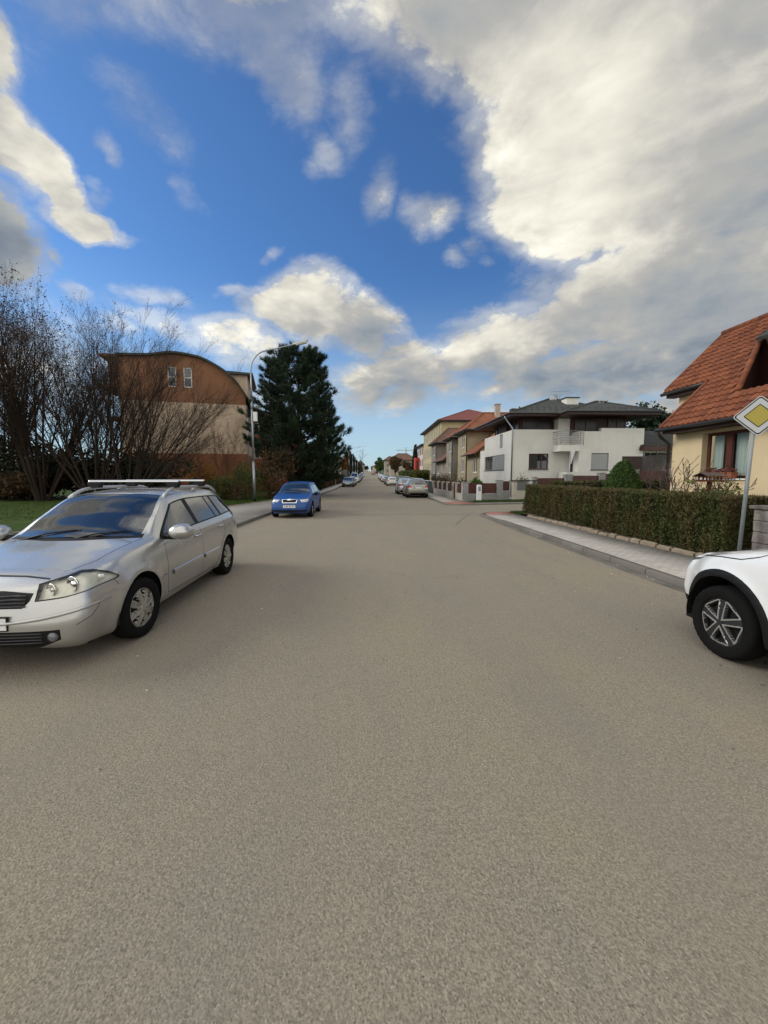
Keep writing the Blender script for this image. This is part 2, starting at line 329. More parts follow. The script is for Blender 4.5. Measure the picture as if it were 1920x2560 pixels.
def leaf_mat(name, c1, c2, scale=1.2, rough=.6, c3=None, vs=9.0, trans=.25, stretch=None, thr=(.42, .6), objv=True):
    m = bpy.data.materials.new(name); m.use_nodes = True; t = NT(m.node_tree); b = m.node_tree.nodes['Principled BSDF']
    P = t.node('ShaderNodeNewGeometry').outputs['Position']
    if stretch: P = t.vm('MULTIPLY', P, stretch)
    col = t.mix(t.smooth(t.noise(P, scale, 4, .6), *thr), tuple(c1), tuple(c2))
    if c3: col = t.mix(t.smooth(t.noise(P, scale * 2.7, 3, .6), .55, .68), col, tuple(c3))
    rnd = t.node('ShaderNodeNewGeometry').outputs['Random Per Island']
    f = t.m('MULTIPLY_ADD', rnd, .9, .55)
    col = t.vm('SCALE', col, sc=f)
    t.put(b.inputs['Base Color'], col); b.inputs['Roughness'].default_value = rough; b.inputs['Specular IOR Level'].default_value = .25
    if trans:
        tr = t.node('ShaderNodeBsdfTranslucent'); t.put(tr.inputs[0], col)
        mx = t.node('ShaderNodeMixShader'); mx.inputs[0].default_value = trans
        out = m.node_tree.nodes['Material Output']; t.l.new(b.outputs[0], mx.inputs[1]); t.l.new(tr.outputs[0], mx.inputs[2]); t.l.new(mx.outputs[0], out.inputs[0])
    return m

def paint_mat(name, base, metal=.0, rough=.32, spec=.5, dirt=.35, flake=0.0, coat=1.0, dcol=(.17, .145, .11)):
    m = bpy.data.materials.new(name); m.use_nodes = True; t = NT(m.node_tree); b = m.node_tree.nodes['Principled BSDF']
    P = t.node('ShaderNodeTexCoord').outputs['Object']; sp = t.node('ShaderNodeSeparateXYZ'); t.put(sp.inputs[0], P)
    n = t.noise(P, 3.0, 5, .65); n2 = t.noise(P, 26, 4, .7)
    low = t.smooth(sp.outputs[2], .75, .18)
    d = t.m('MULTIPLY', t.m('MULTIPLY_ADD', low, .85, .15), t.m('MULTIPLY', t.m('ADD', n, t.m('MULTIPLY', n2, .5)), dirt), clamp=True)
    col = t.mix(d, tuple(base), dcol)
    t.put(b.inputs['Base Color'], col); b.inputs['Metallic'].default_value = metal; b.inputs['Specular IOR Level'].default_value = spec
    t.put(b.inputs['Roughness'], t.m('MULTIPLY_ADD', d, .6, rough)); b.inputs['Coat Weight'].default_value = coat
    t.put(b.inputs['Coat Roughness'], t.m('MULTIPLY_ADD', d, .5, .05))
    return m
def glass_mat(name, tint=(.04, .05, .05), clear=0.0, rough=.02, ior=1.6):
    m = bpy.data.materials.new(name); m.use_nodes = True; t = NT(m.node_tree); b = m.node_tree.nodes['Principled BSDF']
    b.inputs['Base Color'].default_value = (*tint, 1); b.inputs['Roughness'].default_value = rough; b.inputs['IOR'].default_value = ior
    b.inputs['Coat Weight'].default_value = .6; b.inputs['Coat Roughness'].default_value = .02
    if clear:
        tr = t.node('ShaderNodeBsdfTransparent'); tr.inputs[0].default_value = (.62, .70, .68, 1)
        gl = t.node('ShaderNodeBsdfGlossy'); gl.inputs['Roughness'].default_value = rough
        fr = t.node('ShaderNodeFresnel'); fr.inputs[0].default_value = ior
        mx = t.node('ShaderNodeMixShader'); t.put(mx.inputs[0], t.m('ADD', fr.outputs[0], 1.0 - clear, clamp=True)); t.l.new(tr.outputs[0], mx.inputs[1]); t.l.new(gl.outputs[0], mx.inputs[2])
        t.l.new(mx.outputs[0], m.node_tree.nodes['Material Output'].inputs[0])
    return m
M = {}
M['asphalt'] = asphalt_mat()
M['patch'] = mat('asphalt_seam', (.105, .092, .078), .9, var=.3, vscale=6, bump=.4, bscale=80)
M['kerb'] = block_mat('kerb_stones', (.115, .105, .09), (.165, .15, .13), (.025, .022, .018), 1.0, 60, .011, axes='yx', var=.45, bump=.5)
M['gutter'] = mat('gutter_concrete', (.16, .145, .12), .9, var=.3, vscale=4, bump=.4, bscale=60, col2=(.10, .09, .075), c2scale=2)
M['paving'] = block_mat('paving_blocks', (.33, .30, .265), (.38, .35, .31), (.12, .11, .09), .20, .10, .005, var=.28, bump=.5)
M['paving_red'] = block_mat('red_paving_blocks', (.30, .13, .10), (.36, .16, .12), (.14, .11, .09), .20, .10, .006, var=.25)
M['edging'] = mat('garden_edging', (.24, .19, .135), .9, var=.3, vscale=5, bump=.5, bscale=50)
M['soil'] = mat('soil', (.07, .055, .038), .95, var=.3, vscale=3, bump=.6, bscale=30)
M['ground'] = mat('ground', (.055, .075, .025), .95, var=.35, vscale=1.2, bump=.6, bscale=25, col2=(.09, .085, .04), c2scale=.4)
M['lawn'] = mat('lawn', (.034, .062, .010), .95, var=.35, vscale=2.5, bump=.7, bscale=60, col2=(.055, .072, .016), c2scale=.7, spec=.1)
M['blade'] = leaf_mat('grass_blades', (.040, .080, .011), (.070, .10, .020), .8)
M['metal'] = mat('galvanised_steel', (.30, .32, .33), .42, .75, var=.15, vscale=6, bump=.05)
M['black'] = mat('black_plastic', (.006, .006, .0065), .55, var=.1, spec=.25)
M['rubber'] = mat('tyre_rubber', (.0075, .0072, .007), .9, spec=.12, var=.25, vscale=8, bump=.15, bscale=60, coords='obj')
M['dark'] = mat('dark_void', (.002, .002, .002), .9, var=0)
M['white'] = mat('white_paint', (.72, .72, .70), .5, var=.05)
M['render_white'] = mat('white_render', (.66, .64, .585), .9, streak=.07, var=.05, vscale=.9, bump=.12, bscale=120, col2=(.60, .58, .53), c2scale=.5)
M['render_yellow'] = mat('yellow_render', (.63, .49, .30), .9, streak=.05, var=.06, vscale=1.2, bump=.35, bscale=140)
M['chrome'] = mat('chrome', (.75, .75, .75), .12, 1.0, var=0)
M['silver_trim'] = mat('silver_trim', (.55, .55, .54), .3, .9, var=.05)
M['glass'] = glass_mat('window_glass', (.022, .026, .028))
M['car_glass'] = glass_mat('car_glass', (.006, .008, .008), ior=1.95)
M['clear_glass'] = glass_mat('windscreen_glass', clear=.90, ior=1.75)
M['bark'] = mat('bark', (.030, .018, .011), .95, var=.35, vscale=9, bump=.6, bscale=40)
M['bark_red'] = mat('reddish_bark', (.10, .042, .025), .95, var=.3, vscale=9)
# ------------------------------------------------------------------ ground, road, pavements
KL, KR = -4.40, 4.73            # kerb lines of the street
def sheet(name, xs, ys, zf, m, kind='structure', parent=None):
    xs, ys = list(xs), list(ys); V = []; F = []
    for y in ys:
        for x in xs: V.append((x, y, zf(x, y)))
    n = len(xs)
    for j in range(len(ys) - 1):
        for i in range(n - 1): F.append((j * n + i, j * n + i + 1, (j + 1) * n + i + 1, (j + 1) * n + i))
    o = np_mesh(name, np.array(V), np.array(F), m, parent); 
    if kind: o['kind'] = kind
    return o
def strip(name, line, m, dz, kind='structure', th=None):
    """ribbon between two edge lines [(x0,y0,x1,y1)...] resting dz above the street height; th gives it real thickness"""
    V = []; F = []
    dense = []
    for a, b in zip(line[:-1], line[1:]):
        d = math.hypot(b[0] - a[0], b[1] - a[1]); k = max(1, int(d / 6))
        for i in range(k): dense.append(tuple(a[q] + (b[q] - a[q]) * i / k for q in range(4)))
    dense.append(line[-1])
    for (x0, y0, x1, y1) in dense:
        V += [(x0, y0, gz(x0, y0) + dz), (x1, y1, gz(x1, y1) + dz)]
    n = len(dense)
    for i in range(n - 1): F.append((2 * i, 2 * i + 1, 2 * i + 3, 2 * i + 2))
    if th:
        b = len(V); V += [(x, y, z - th) for (x, y, z) in V]
        for i in range(n - 1):
            F.append((2 * i, 2 * i + 2, b + 2 * i + 2, b + 2 * i)); F.append((2 * i + 1, b + 2 * i + 1, b + 2 * i + 3, 2 * i + 3))
        F.append((0, b, b + 1, 1)); F.append((2 * n - 2, 2 * n - 1, b + 2 * n - 1, b + 2 * n - 2))
    o = np_mesh(name, np.array(V), np.array(F), m)
    if kind: o['kind'] = kind
    return o
ys = [-40, -20, -5, 5, 12, 17, 19, 21, 23, 26, 30, 36, 42, 50, 55, 60, 70, 80, 93, 106, 120, 135, 150, 180, 215, 260, 300, 350, 400, 425, 450, 480, 520, 600, 700, 1000, 2500]
sheet('ground', [-2500, -400, -120, -60, -30, -15, -8, 0, 5, 9, 14, 20, 28, 37, 60, 120, 400, 2500], ys, lambda x, y: gz(x, y) - .03, M['ground'])
def arc(cx, cy, r, a0, a1, n=8): return [(cx + r * math.cos(R(a0 + (a1 - a0) * i / n)), cy + r * math.sin(R(a0 + (a1 - a0) * i / n))) for i in range(n + 1)]
# south-east corner of the side street and its northern kerb
south = [(4.73, 16.2)] + arc(6.0, 16.55, 1.27, 170, 100, 6) + [(6.6, 17.85), (9, 18.1), (30, 19.6)]
north = [(4.45, 26.8), (4.38, 24.6), (4.42, 23.4), (4.75, 22.7), (5.3, 22.55), (6.2, 22.75), (9.5, 23.35), (30, 24.8)]
road = sheet('road', [KL, -2, 0, 2, 4.42], ys[:], lambda x, y: gz(x, y), M['asphalt'])
strip('road_edge', [(4.42, -40, 5.2, -40), (4.42, 0, 5.12, 0), (4.42, 4.1, 5.1, 4.1), (4.42, 5.2, 4.78, 5.2), (4.42, 5.9, KR, 5.9), (4.42, 16.2, KR, 16.2), (4.42, 17.6, 5.35, 17.6)], M['asphalt'], .0)
V = []
sd_ = [(4.42, 17.6, 4.42, 22.9), (5.35, 17.55, 5.3, 22.55), (6.0, 17.82, 6.2, 22.75), (9, 18.1, 9.5, 23.35), (14, 18.45, 14, 23.7), (20, 18.9, 20, 24.1), (30, 19.6, 30, 24.8)]
strip('side_street', sd_, M['asphalt'], .004)
# kerb stones: both sides
def kerb(name, pts, h=.12, wd=.14, side=1, m=None):
    V = []; F = []; P = [Vector((x, y)) for x, y in pts]
    D_ = []
    for a, b in zip(P[:-1], P[1:]):
        k = max(1, int((b - a).length / 5)); D_ += [a.lerp(b, i / k) for i in range(k)]
    D_.append(P[-1])
    for i, p in enumerate(D_):
        t = (D_[min(i + 1, len(D_) - 1)] - D_[max(0, i - 1)]).normalized(); n = Vector((-t.y, t.x)) * side
        q = p + n * wd; z = gz(p.x, p.y); b_ = .018
        V += [(p.x, p.y, z - .05), (p.x, p.y, z + h - b_), (p.x + n.x * b_, p.y + n.y * b_, z + h), (q.x, q.y, z + h), (q.x, q.y, z - .05)]
    for i in range(len(D_) - 1):
        for k in range(4): F.append((5 * i + k, 5 * i + k + 1, 5 * i + 5 + k + 1, 5 * i + 5 + k))
    o = np_mesh(name, np.array(V), np.array(F), m or M['kerb']); o['kind'] = 'structure'; return o
kerb('kerb', [(KL, -40), (KL, 470)], .11, .15, 1)
kerb('kerb', [(5.2, -40), (5.12, 0), (5.1, 4.1), (4.78, 5.2), (KR, 5.9), (KR, 14.3)], .095, .15, -1)
kerb('kerb', [(KR, 14.3), (KR, 16.2)] + south[1:], .06, .15, -1)
kerb('kerb', north[::-1][:-1] + [(4.45, 26.8), (4.5, 33), (4.6, 470)], .08, .15, -1)
# concrete gutter strip against the right kerb
strip('gutter', [(4.92, 0, 5.12, 0), (4.9, 4.1, 5.1, 4.1), (4.57, 5.2, 4.78, 5.2), (KR - .22, 5.9, KR, 5.9), (KR - .2, 12, KR, 12), (KR - .04, 17, KR, 17)], M['gutter'], .004)
# pavements (real slabs, 0.11 above the road)
strip('pavement', [(KL - .15, -40, -12, -40), (KL - .15, 8, -10.6, 8), (KL - .15, 17.9, -8.05, 17.9), (KL - .15, 26.6, -6.2, 26.6), (KL - .15, 33, -5.95, 33), (KL - .15, 470, -5.95, 470)], M['paving'], .106, th=.12)
strip('pavement', [(5.35, -40, 7.0, -40), (5.27, 0, 6.75, 0), (5.25, 4.1, 6.6, 4.1), (4.93, 5.25, 6.53, 5.25), (KR + .15, 5.9, 6.52, 5.9), (KR + .15, 10.5, 6.3, 10.5), (KR + .15, 15.2, 6.24, 15.2), (KR + .15, 16.25, 6.22, 16.25)], M['paving'], .088, th=.1)
strip('pavement', [(5.0, 16.9, 6.22, 16.25), (5.3, 17.35, 6.25, 17.3), (5.75, 17.65, 6.5, 17.66)], M['paving_red'], .075, th=.08)
strip('pavement', [(KR + .15, 16.25, 6.22, 16.25), (5.0, 16.9, 6.22, 16.26)], M['paving_red'], .084, th=.1)
strip('pavement', [(4.65, 26.8, 6.05, 26.8), (4.65, 33, 5.95, 33), (4.75, 470, 6.1, 470)], M['paving'], .085, th=.1)
strip('pavement', [(4.55, 24.5, 6.05, 25.25), (4.65, 26.8, 6.05, 26.8)], M['paving'], .083, th=.1)
strip('pavement', [(4.56, 23.5, 4.55, 24.5), (4.86, 22.86, 6.05, 25.25), (5.3, 22.7, 6.2, 24.2), (6.2, 22.9, 6.4, 23.85)], M['paving_red'], .081, th=.1)
strip('pavement', [(6.2, 22.9, 6.4, 23.85), (9.5, 23.5, 9.5, 24.2), (30, 24.95, 30, 25.4)], M['gutter'], .081, th=.1)
# edging of the lawn and rough stones at the foot of the hedge
kerb('lawn_edging', [(-12, -40), (-10.6, 8), (-8.05, 17.9), (-6.2, 26.6), (-5.95, 33)], .15, .07, 1, M['edging'])
rng = random.Random(3)
mb = MB(); y = 4.0
while y < 15.3:
    L_ = rng.uniform(.28, .62); xb = float(np.interp(y, [4, 5.6, 10.5, 15.3], [6.56, 6.52, 6.3, 6.24])); z1 = .145 + rng.uniform(-.012, .025)
    j = rng.uniform(-.012, .012); mb.hexa([(xb + j, y, .0), (xb + j + .10, y, .0), (xb + j + .10, y + L_ - .015, .0), (xb + j, y + L_ - .015, .0),
        (xb + j + rng.uniform(0, .02), y + .01, z1), (xb + j + .09, y + .01, z1 + .02), (xb + j + .09, y + L_ - .03, z1 + .02), (xb + j + rng.uniform(0, .02), y + L_ - .03, z1 - .01)])
    y += L_
o = mb.build('stone_edging', M['edging'], bevel=.012); o['kind'] = 'structure'
sheet('garden_soil', [6.45, 8.2], [3.5, 8, 13, 16.4], lambda x, y: .12, M['soil'])
sheet('garden', [8.2, 14, 30], [3.5, 10, 17.0], lambda x, y: .14, M['ground'])
sheet('lawn', [-60, -30, -14, -11.5, -8.2, -6.28], [26.65, 36, 60], lambda x, y: .12 + gz(x, y), M['lawn'])
V = [(-60, -5, .12), (-11.6, -5, .12), (-60, 17.9, .12), (-8.12, 17.9, .12), (-60, 26.65, .12), (-6.28, 26.65, .12)]
o = np_mesh('lawn', np.array(V), np.array([(0, 1, 3, 2), (2, 3, 5, 4)]), M['lawn']); o['kind'] = 'structure'
V = [(6.25, 16.3, .10), (9.5, 16.6, .14), (6.3, 17.66, .085), (9.5, 17.9, .085)]
o = np_mesh('verge', np.array(V), np.array([(0, 1, 3, 2)]), M['lawn']); o['kind'] = 'structure'
V = []; 
strip('verge', [(6.5, 23.95, 6.2, 25.3), (9.5, 24.3, 9.5, 25.3), (20, 24.9, 20, 25.9)], M['lawn'], .10)
# blades of grass (nobody could count them)
def grass(name, n, samp, h=(.03, .08), label=None, wd=.012):
    rs = np.random.RandomState(hash(name) % 1000 + n)
    P = samp(rs, n); a = rs.rand(n) * 6.283; hh = h[0] + rs.rand(n) * (h[1] - h[0]); ln = (rs.rand(n, 2) - .5) * .08
    d = np.stack([np.cos(a), np.sin(a), np.zeros(n)], 1) * wd / 2
    V = np.empty((n, 3, 3)); V[:, 0] = P - d; V[:, 1] = P + d; V[:, 2] = P + np.stack([ln[:, 0], ln[:, 1], hh], 1)
    o = np_mesh(name, V.reshape(-1, 3), np.arange(n * 3).reshape(-1, 3), M['blade'])
    return tag(o, label, 'grass', kind='stuff')
def s_left(rs, n):
    y = 14 + rs.rand(n) ** .8 * 20; xe = np.interp(y, [8, 17.9, 26.6, 33], [-10.7, -8.15, -6.3, -6.05]); x = xe - .05 - rs.rand(n) ** 1.3 * 14
    return np.stack([x, y, np.full(n, .115)], 1)
grass('grass_blades', 70000, s_left, (.03, .075), 'short green grass on the lawn left of the paved footpath', .02)
def s_r(rs, n):
    y = 16.45 + rs.rand(n) * 1.15; x = 6.35 + rs.rand(n) * 1.5
    return np.stack([x, y, np.full(n, .085)], 1)
grass('grass_blades', 3500, s_r, (.03, .09), 'small tuft of grass at the street corner end of the hedge', .014)
def s_n(rs, n):
    x = 6.6 + rs.rand(n) * 5; y = np.interp(x, [6.6, 9.5, 20], [24.05, 24.4, 25.0]) + rs.rand(n) * .95
    return np.stack([x, y, np.full(n, .095) + np.maximum(0, x - 9) * .05], 1)
grass('grass_blades', 9000, s_n, (.04, .13), 'ragged grass strip along the foot of the grey and red garden wall', .02)
# faint old road marks
mp = mat('worn_paint', (.30, .28, .24), .9, var=.3, vscale=12)
strip('road_marking', [(1.15, 52, 1.27, 52), (.95, 56, 1.07, 56)], mp, .006)
strip('road_seam', [(-1.0, 17.3, -1.0, 17.36), (1.5, 17.1, 1.5, 17.16), (3.3, 17.4, 3.3, 17.45), (4.5, 17.2, 4.5, 17.25)], M['patch'], .004)
strip('road_seam', [(3.0, 13.6, 3.04, 13.6), (3.7, 15.6, 3.74, 15.6), (4.3, 17.0, 4.34, 17.0)], M['patch'], .004)
# litter: leaves and chips of stone lying on the road
mb = MB(); rng = random.Random(11)
for _ in range(420):
    x, y = rng.choice([(rng.uniform(2.2, 4.4), rng.uniform(2, 9)), (rng.uniform(-3, 4), rng.uniform(2, 14)), (4.70 - abs(rng.gauss(0, .10)), rng.uniform(4.5, 17)), (4.70 - abs(rng.gauss(0, .06)), rng.uniform(4.5, 17)), (-4.37 + abs(rng.gauss(0, .08)), rng.uniform(8, 30))]); s_ = rng.uniform(.008, .022); a = rng.uniform(0, 6.28)
    c, d = math.cos(a) * s_, math.sin(a) * s_; z = .006
    mb.poly([(x - c, y - d, z), (x + d * .4, y - c * .4, z + rng.uniform(0, .008)), (x + c, y + d, z + rng.uniform(.002, .01)), (x - d * .4, y + c * .4, z)], rng.choice([0, 0, 0, 1]))
tag(mb.build('leaf_litter', [mat('dead_leaf', (.07, .045, .025), .9), mat('pale_chip', (.6, .57, .5), .8)]), 'scattered dry leaf bits and pale chips on the asphalt', 'litter', kind='stuff')
# ------------------------------------------------------------------ plants
def unit(v): return v / np.maximum(1e-9, np.linalg.norm(v, axis=-1, keepdims=True))
def leaves(rs, P, size, quad=True, up=0.0, jitter=.35, elong=1.6):
    """one small folded leaf face at every point"""
    n = len(P); a = unit(rs.randn(n, 3) + np.array([0, 0, up])); b = unit(np.cross(a, rs.randn(n, 3)))
    s = size * (1 + (rs.rand(n, 1) - .5) * 2 * jitter); a = a * s * elong; b = b * s
    if quad:
        V = np.stack([P - a * .5, P + b * .5, P + a * .5, P - b * .5], 1); k = 4
    else:
        V = np.stack([P - b * .5, P + b * .5, P + a], 1); k = 3
    return V.reshape(-1, 3), np.arange(n * k).reshape(-1, k)
class Limbs:
    """grows branches; keeps tubes and twig ends"""
    def __init__(s, seed): s.r = random.Random(seed); s.t = []; s.tips = []; s.rmin = .003
    def grow(s, p, d, L, r, lev, spec):
        # spec[lev] = (children, child length, child radius, spread deg, tropism, steps, wobble, start)
        nch, cl, cr, sp, tro, st, wob, st0 = spec[lev]; R_ = s.r; pts = [p.copy()]; rad = [r]; d = d.normalized(); dirs = [d.copy()]
        for i in range(st):
            d = (d + Vector((R_.gauss(0, wob), R_.gauss(0, wob), R_.gauss(0, wob) + tro))).normalized()
            p = p + d * (L / st); pts.append(p.copy()); rad.append(max(s.rmin, r * (1 - .82 * (i + 1) / st))); dirs.append(d.copy())
        s.t.append((pts, rad, lev)); last = lev + 1 >= len(spec)
        if last: s.tips += pts[1:]; return
        for c in range(nch):
            f = st0 + (1 - st0) * (c + R_.random()) / nch; k = min(st - 1, int(f * st)); u = f * st - k
            q = pts[k].lerp(pts[k + 1], min(1, u)); dd = dirs[k + 1]
            ax = dd.orthogonal().normalized(); ax = Matrix.Rotation(R_.uniform(0, 6.283), 3, dd) @ ax
            nd = Matrix.Rotation(R(sp * R_.uniform(.6, 1.3)), 3, ax) @ dd
            s.grow(q, nd, L * cl * R_.uniform(.65, 1.2) * (1.15 - .5 * f), max(.004, rad[k] * cr), lev + 1, spec)
    def mesh(s, name, m, levs, parent, o=(0, 0, 0), sides=(7, 5, 3, 3, 3)):
        mb = MB(o)
        for pts, rad, lev in s.t:
            if lev in levs: mb.tube(pts, rad, sides[min(lev, 4)], cap=False)
        return mb.build(name, m, parent, smooth=True)

def bare_tree(loc, h, label, seed, stems=8, lean=(8, 48), r0=.11, side=None, leafn=2600, m=None, spec=None, name='bare_tree', group=None, lm=None, foliage_from=.5, leaf=.05):
    root = empty(name, loc, label, 'tree', group); L = Limbs(seed); rr = L.r
    spec = spec or [(11, .46, .50, 24, .022, 8, .035, .22), (8, .50, .6, 25, .028, 6, .07, .15), (6, .55, .7, 28, .03, 4, .12, .15), (0, 0, 0, 0, .03, 3, .14, 0)]
    for k in range(stems):
        a = 6.283 * (k + rr.random() * .7) / stems; ln = R(rr.uniform(*lean)) if stems > 1 else R(2)
        if side is not None and rr.random() < .6: a = side + rr.gauss(0, .6)
        d = Vector((math.cos(a) * math.sin(ln), math.sin(a) * math.sin(ln), math.cos(ln)))
        L.grow(Vector((math.cos(a) * .25 * (stems > 1), math.sin(a) * .25 * (stems > 1), -.1)), d, h * rr.uniform(.78, 1.0) * (1.06 - ln * .18), r0 * rr.uniform(.7, 1.1), 0, spec)
    L.mesh('trunk', m or M['bark'], (0,), root); L.mesh('crown', m or M['bark'], (1, 2, 3), root)
    if leafn:
        rs = np.random.RandomState(seed); T = np.array([tuple(t) for t in L.tips]); T = T[T[:, 2] > h * foliage_from]
        if len(T):
            P = T[rs.randint(0, len(T), leafn)] + rs.randn(leafn, 3) * .06
            V, F = leaves(rs, P, leaf, elong=1.3); np_mesh('leaves', V, F, lm or M['leaf_dry'], root)
    return root
M['leaf_dry'] = leaf_mat('dry_leaves', (.055, .022, .014), (.085, .045, .02), .6, trans=.15)
M['needle'] = leaf_mat('pine_needles', (.018, .034, .020), (.025, .044, .018), .5, c3=(.034, .030, .014), trans=.08)
M['hedge'] = leaf_mat('thuja_hedge', (.052, .068, .018), (.090, .070, .027), .9, c3=(.062, .075, .020), stretch=(1, 1, .35), thr=(.38, .56), trans=.1)
M['hedge_in'] = mat('hedge_inside', (.010, .009, .004), .95, var=.4, vscale=8, bump=.8, bscale=30)
M['bush_green'] = leaf_mat('bush_leaves', (.05, .075, .022), (.12, .13, .03), 1.0, c3=(.13, .10, .03))
M['bush_brown'] = leaf_mat('brown_bush_leaves', (.075, .048, .024), (.11, .055, .020), .8, c3=(.05, .055, .02))
M['bush_dark'] = leaf_mat('dark_bush_leaves', (.018, .026, .012), (.030, .034, .014), .8, c3=(.05, .035, .018), trans=.1)
M['bush_orange'] = leaf_mat('orange_leaves', (.20, .085, .018), (.26, .13, .02), 1.0)
M['bush_red'] = leaf_mat('red_leaves', (.20, .055, .045), (.26, .10, .07), 1.0)
M['conifer'] = leaf_mat('conifer_green', (.045, .085, .020), (.065, .105, .026), 3, trans=.1)

def bush(loc, r, h, n, m, label, seed, size=.07, cat='bush', name='bush', group=None, lobes=7, stem=True, base=.0, quad=True, flat=1.0):
    """leaf clumps round several uneven lobes over a few stems"""
    root = empty(name, loc, label, cat, group); rs = np.random.RandomState(seed)
    C = rs.rand(lobes, 3); C[:, :2] = (C[:, :2] - .5) * 1.35 * r; C[:, 1] *= flat; C[:, 2] = base + (.30 + .50 * C[:, 2]) * (h - base)
    rad = np.stack([r * (.35 + .3 * rs.rand(lobes))] * 2 + [(h - base) * (.22 + .16 * rs.rand(lobes))], 1)
    k = rs.randint(0, lobes, n); d = unit(rs.randn(n, 3)); rr = (.55 + .5 * rs.rand(n, 1) ** .7)
    rr = rr * (1 + .22 * np.sin(d[:, :1] * 9 + k[:, None]) * np.cos(d[:, 1:2] * 8 + 2 * k[:, None]))
    P = C[k] + d * rad[k] * rr; P[:, 2] = np.maximum(P[:, 2], .03)
    V, F = leaves(rs, P, size, quad); np_mesh('foliage', V, F, m, root)
    if stem:
        mb = MB(); q = random.Random(seed)
        for i in range(lobes + 3):
            c = C[i % lobes]; e = Vector((c[0] + q.gauss(0, .15 * r), c[1] + q.gauss(0, .15 * r), c[2] + q.uniform(0, .25) * h)); b = Vector((c[0] * .25, c[1] * .25, -.05))
            mb.tube([b, b.lerp(e, .5) + Vector((q.gauss(0, .05 * r), q.gauss(0, .05 * r), .05 * h)), e], [.02 * max(1, r * .8), .012 * max(1, r * .8), .004], 5, cap=False)
        mb.build('stem', M['bark'], root, smooth=True)
    return root
def hedge(P0, P1, wd, h, n, label, seed, m=None, side=1, size=.045, name='hedge', z0=0.12, zf=None, group=None):
    """clipped hedge from P0 to P1, growing wd to the side"""
    a = Vector((*P0, 0)); b = Vector((*P1, 0)); u = (b - a); L_ = u.length; u.normalize(); v = Vector((-u.y, u.x, 0)) * side
    root = empty(name, (a.x, a.y, gz(a.x, a.y)), label, 'hedge', group); rs = np.random.RandomState(seed)
    zg = lambda s: gz(*(a + u * s).xy) - gz(a.x, a.y)
    # core with lumpy sides
    nx, nt_ = max(8, int(L_ / .25)), 18; V = []
    prof = [(0, 0)] + [(0, i / 6) for i in range(1, 7)] + [(i / 4, 1) for i in range(1, 5)] + [(1, 1 - i / 6) for i in range(1, 7)]
    ph = rs.rand(8) * 6
    def lump(s, t): return .045 * math.sin(s * 4.1 + ph[0] + t * 2) + .04 * math.sin(s * 9.3 + ph[1] - t * 3) + .03 * math.sin(s * 1.7 + ph[2])
    for i in range(nx + 1):
        s = L_ * i / nx; endf = min(1, min(s, L_ - s) / .12 + .55)
        for (t, z) in prof:
            c = (t - .5) * (wd - .34) * endf
            zz = z0 + (z * (h - z0 - .12)) * (.96 + .04 * endf) + (.02 * math.sin(s * 2.3 + ph[3]) if z == 1 else 0)
            q = u * (s if 0 < i < nx else (s + (.12 if i == 0 else -.12))) + v * (wd / 2 + c); V.append((q.x, q.y, zz + zg(s)))
    k = len(prof); F = [(i * k + j, i * k + j + 1, (i + 1) * k + j + 1, (i + 1) * k + j) for i in range(nx) for j in range(k - 1)]
    core = np_mesh('branches', np.array(V), np.array(F), M['hedge_in'], root, smooth=True)
    # leaf sprays on the surface
    A = np.array([L_ * h, L_ * h * .5, L_ * wd, wd * h, wd * h]); pk = A / A.sum(); c = rs.choice(5, n, p=pk)
    s = rs.rand(n) * L_; t = rs.rand(n) * wd; z = z0 + rs.rand(n) * (h - z0)
    lm = .05 * np.sin(s * 4.1 + ph[0] + z * 2) + .045 * np.sin(s * 9.3 + ph[1] - z * 3) + .03 * np.sin(s * 1.7 + ph[2]) + .03 * np.sin(s * 23 + z * 5)
    dep = np.abs(rs.randn(n)) * .035
    t = np.where(c == 0, -lm * .8 + dep, np.where(c == 1, wd + lm * .8 - dep, t)); z = np.where(c == 2, h - dep * .8 + .018 * np.sin(s * 6) + .02 * np.sin(s * 2.3 + ph[3]) + rs.rand(n) ** 8 * .04, z)
    s = np.where(c == 3, dep, np.where(c == 4, L_ - dep, s))
    gzv = np.interp(s, [0, L_], [0, zg(L_)])
    P = np.outer(s, np.array(u)) + np.outer(t, np.array(v)); P[:, 2] = z + gzv
    V, F = leaves(rs, P, size, False, up=1.4, elong=2.0); np_mesh('foliage', V, F, m or M['hedge'], root)
    return root
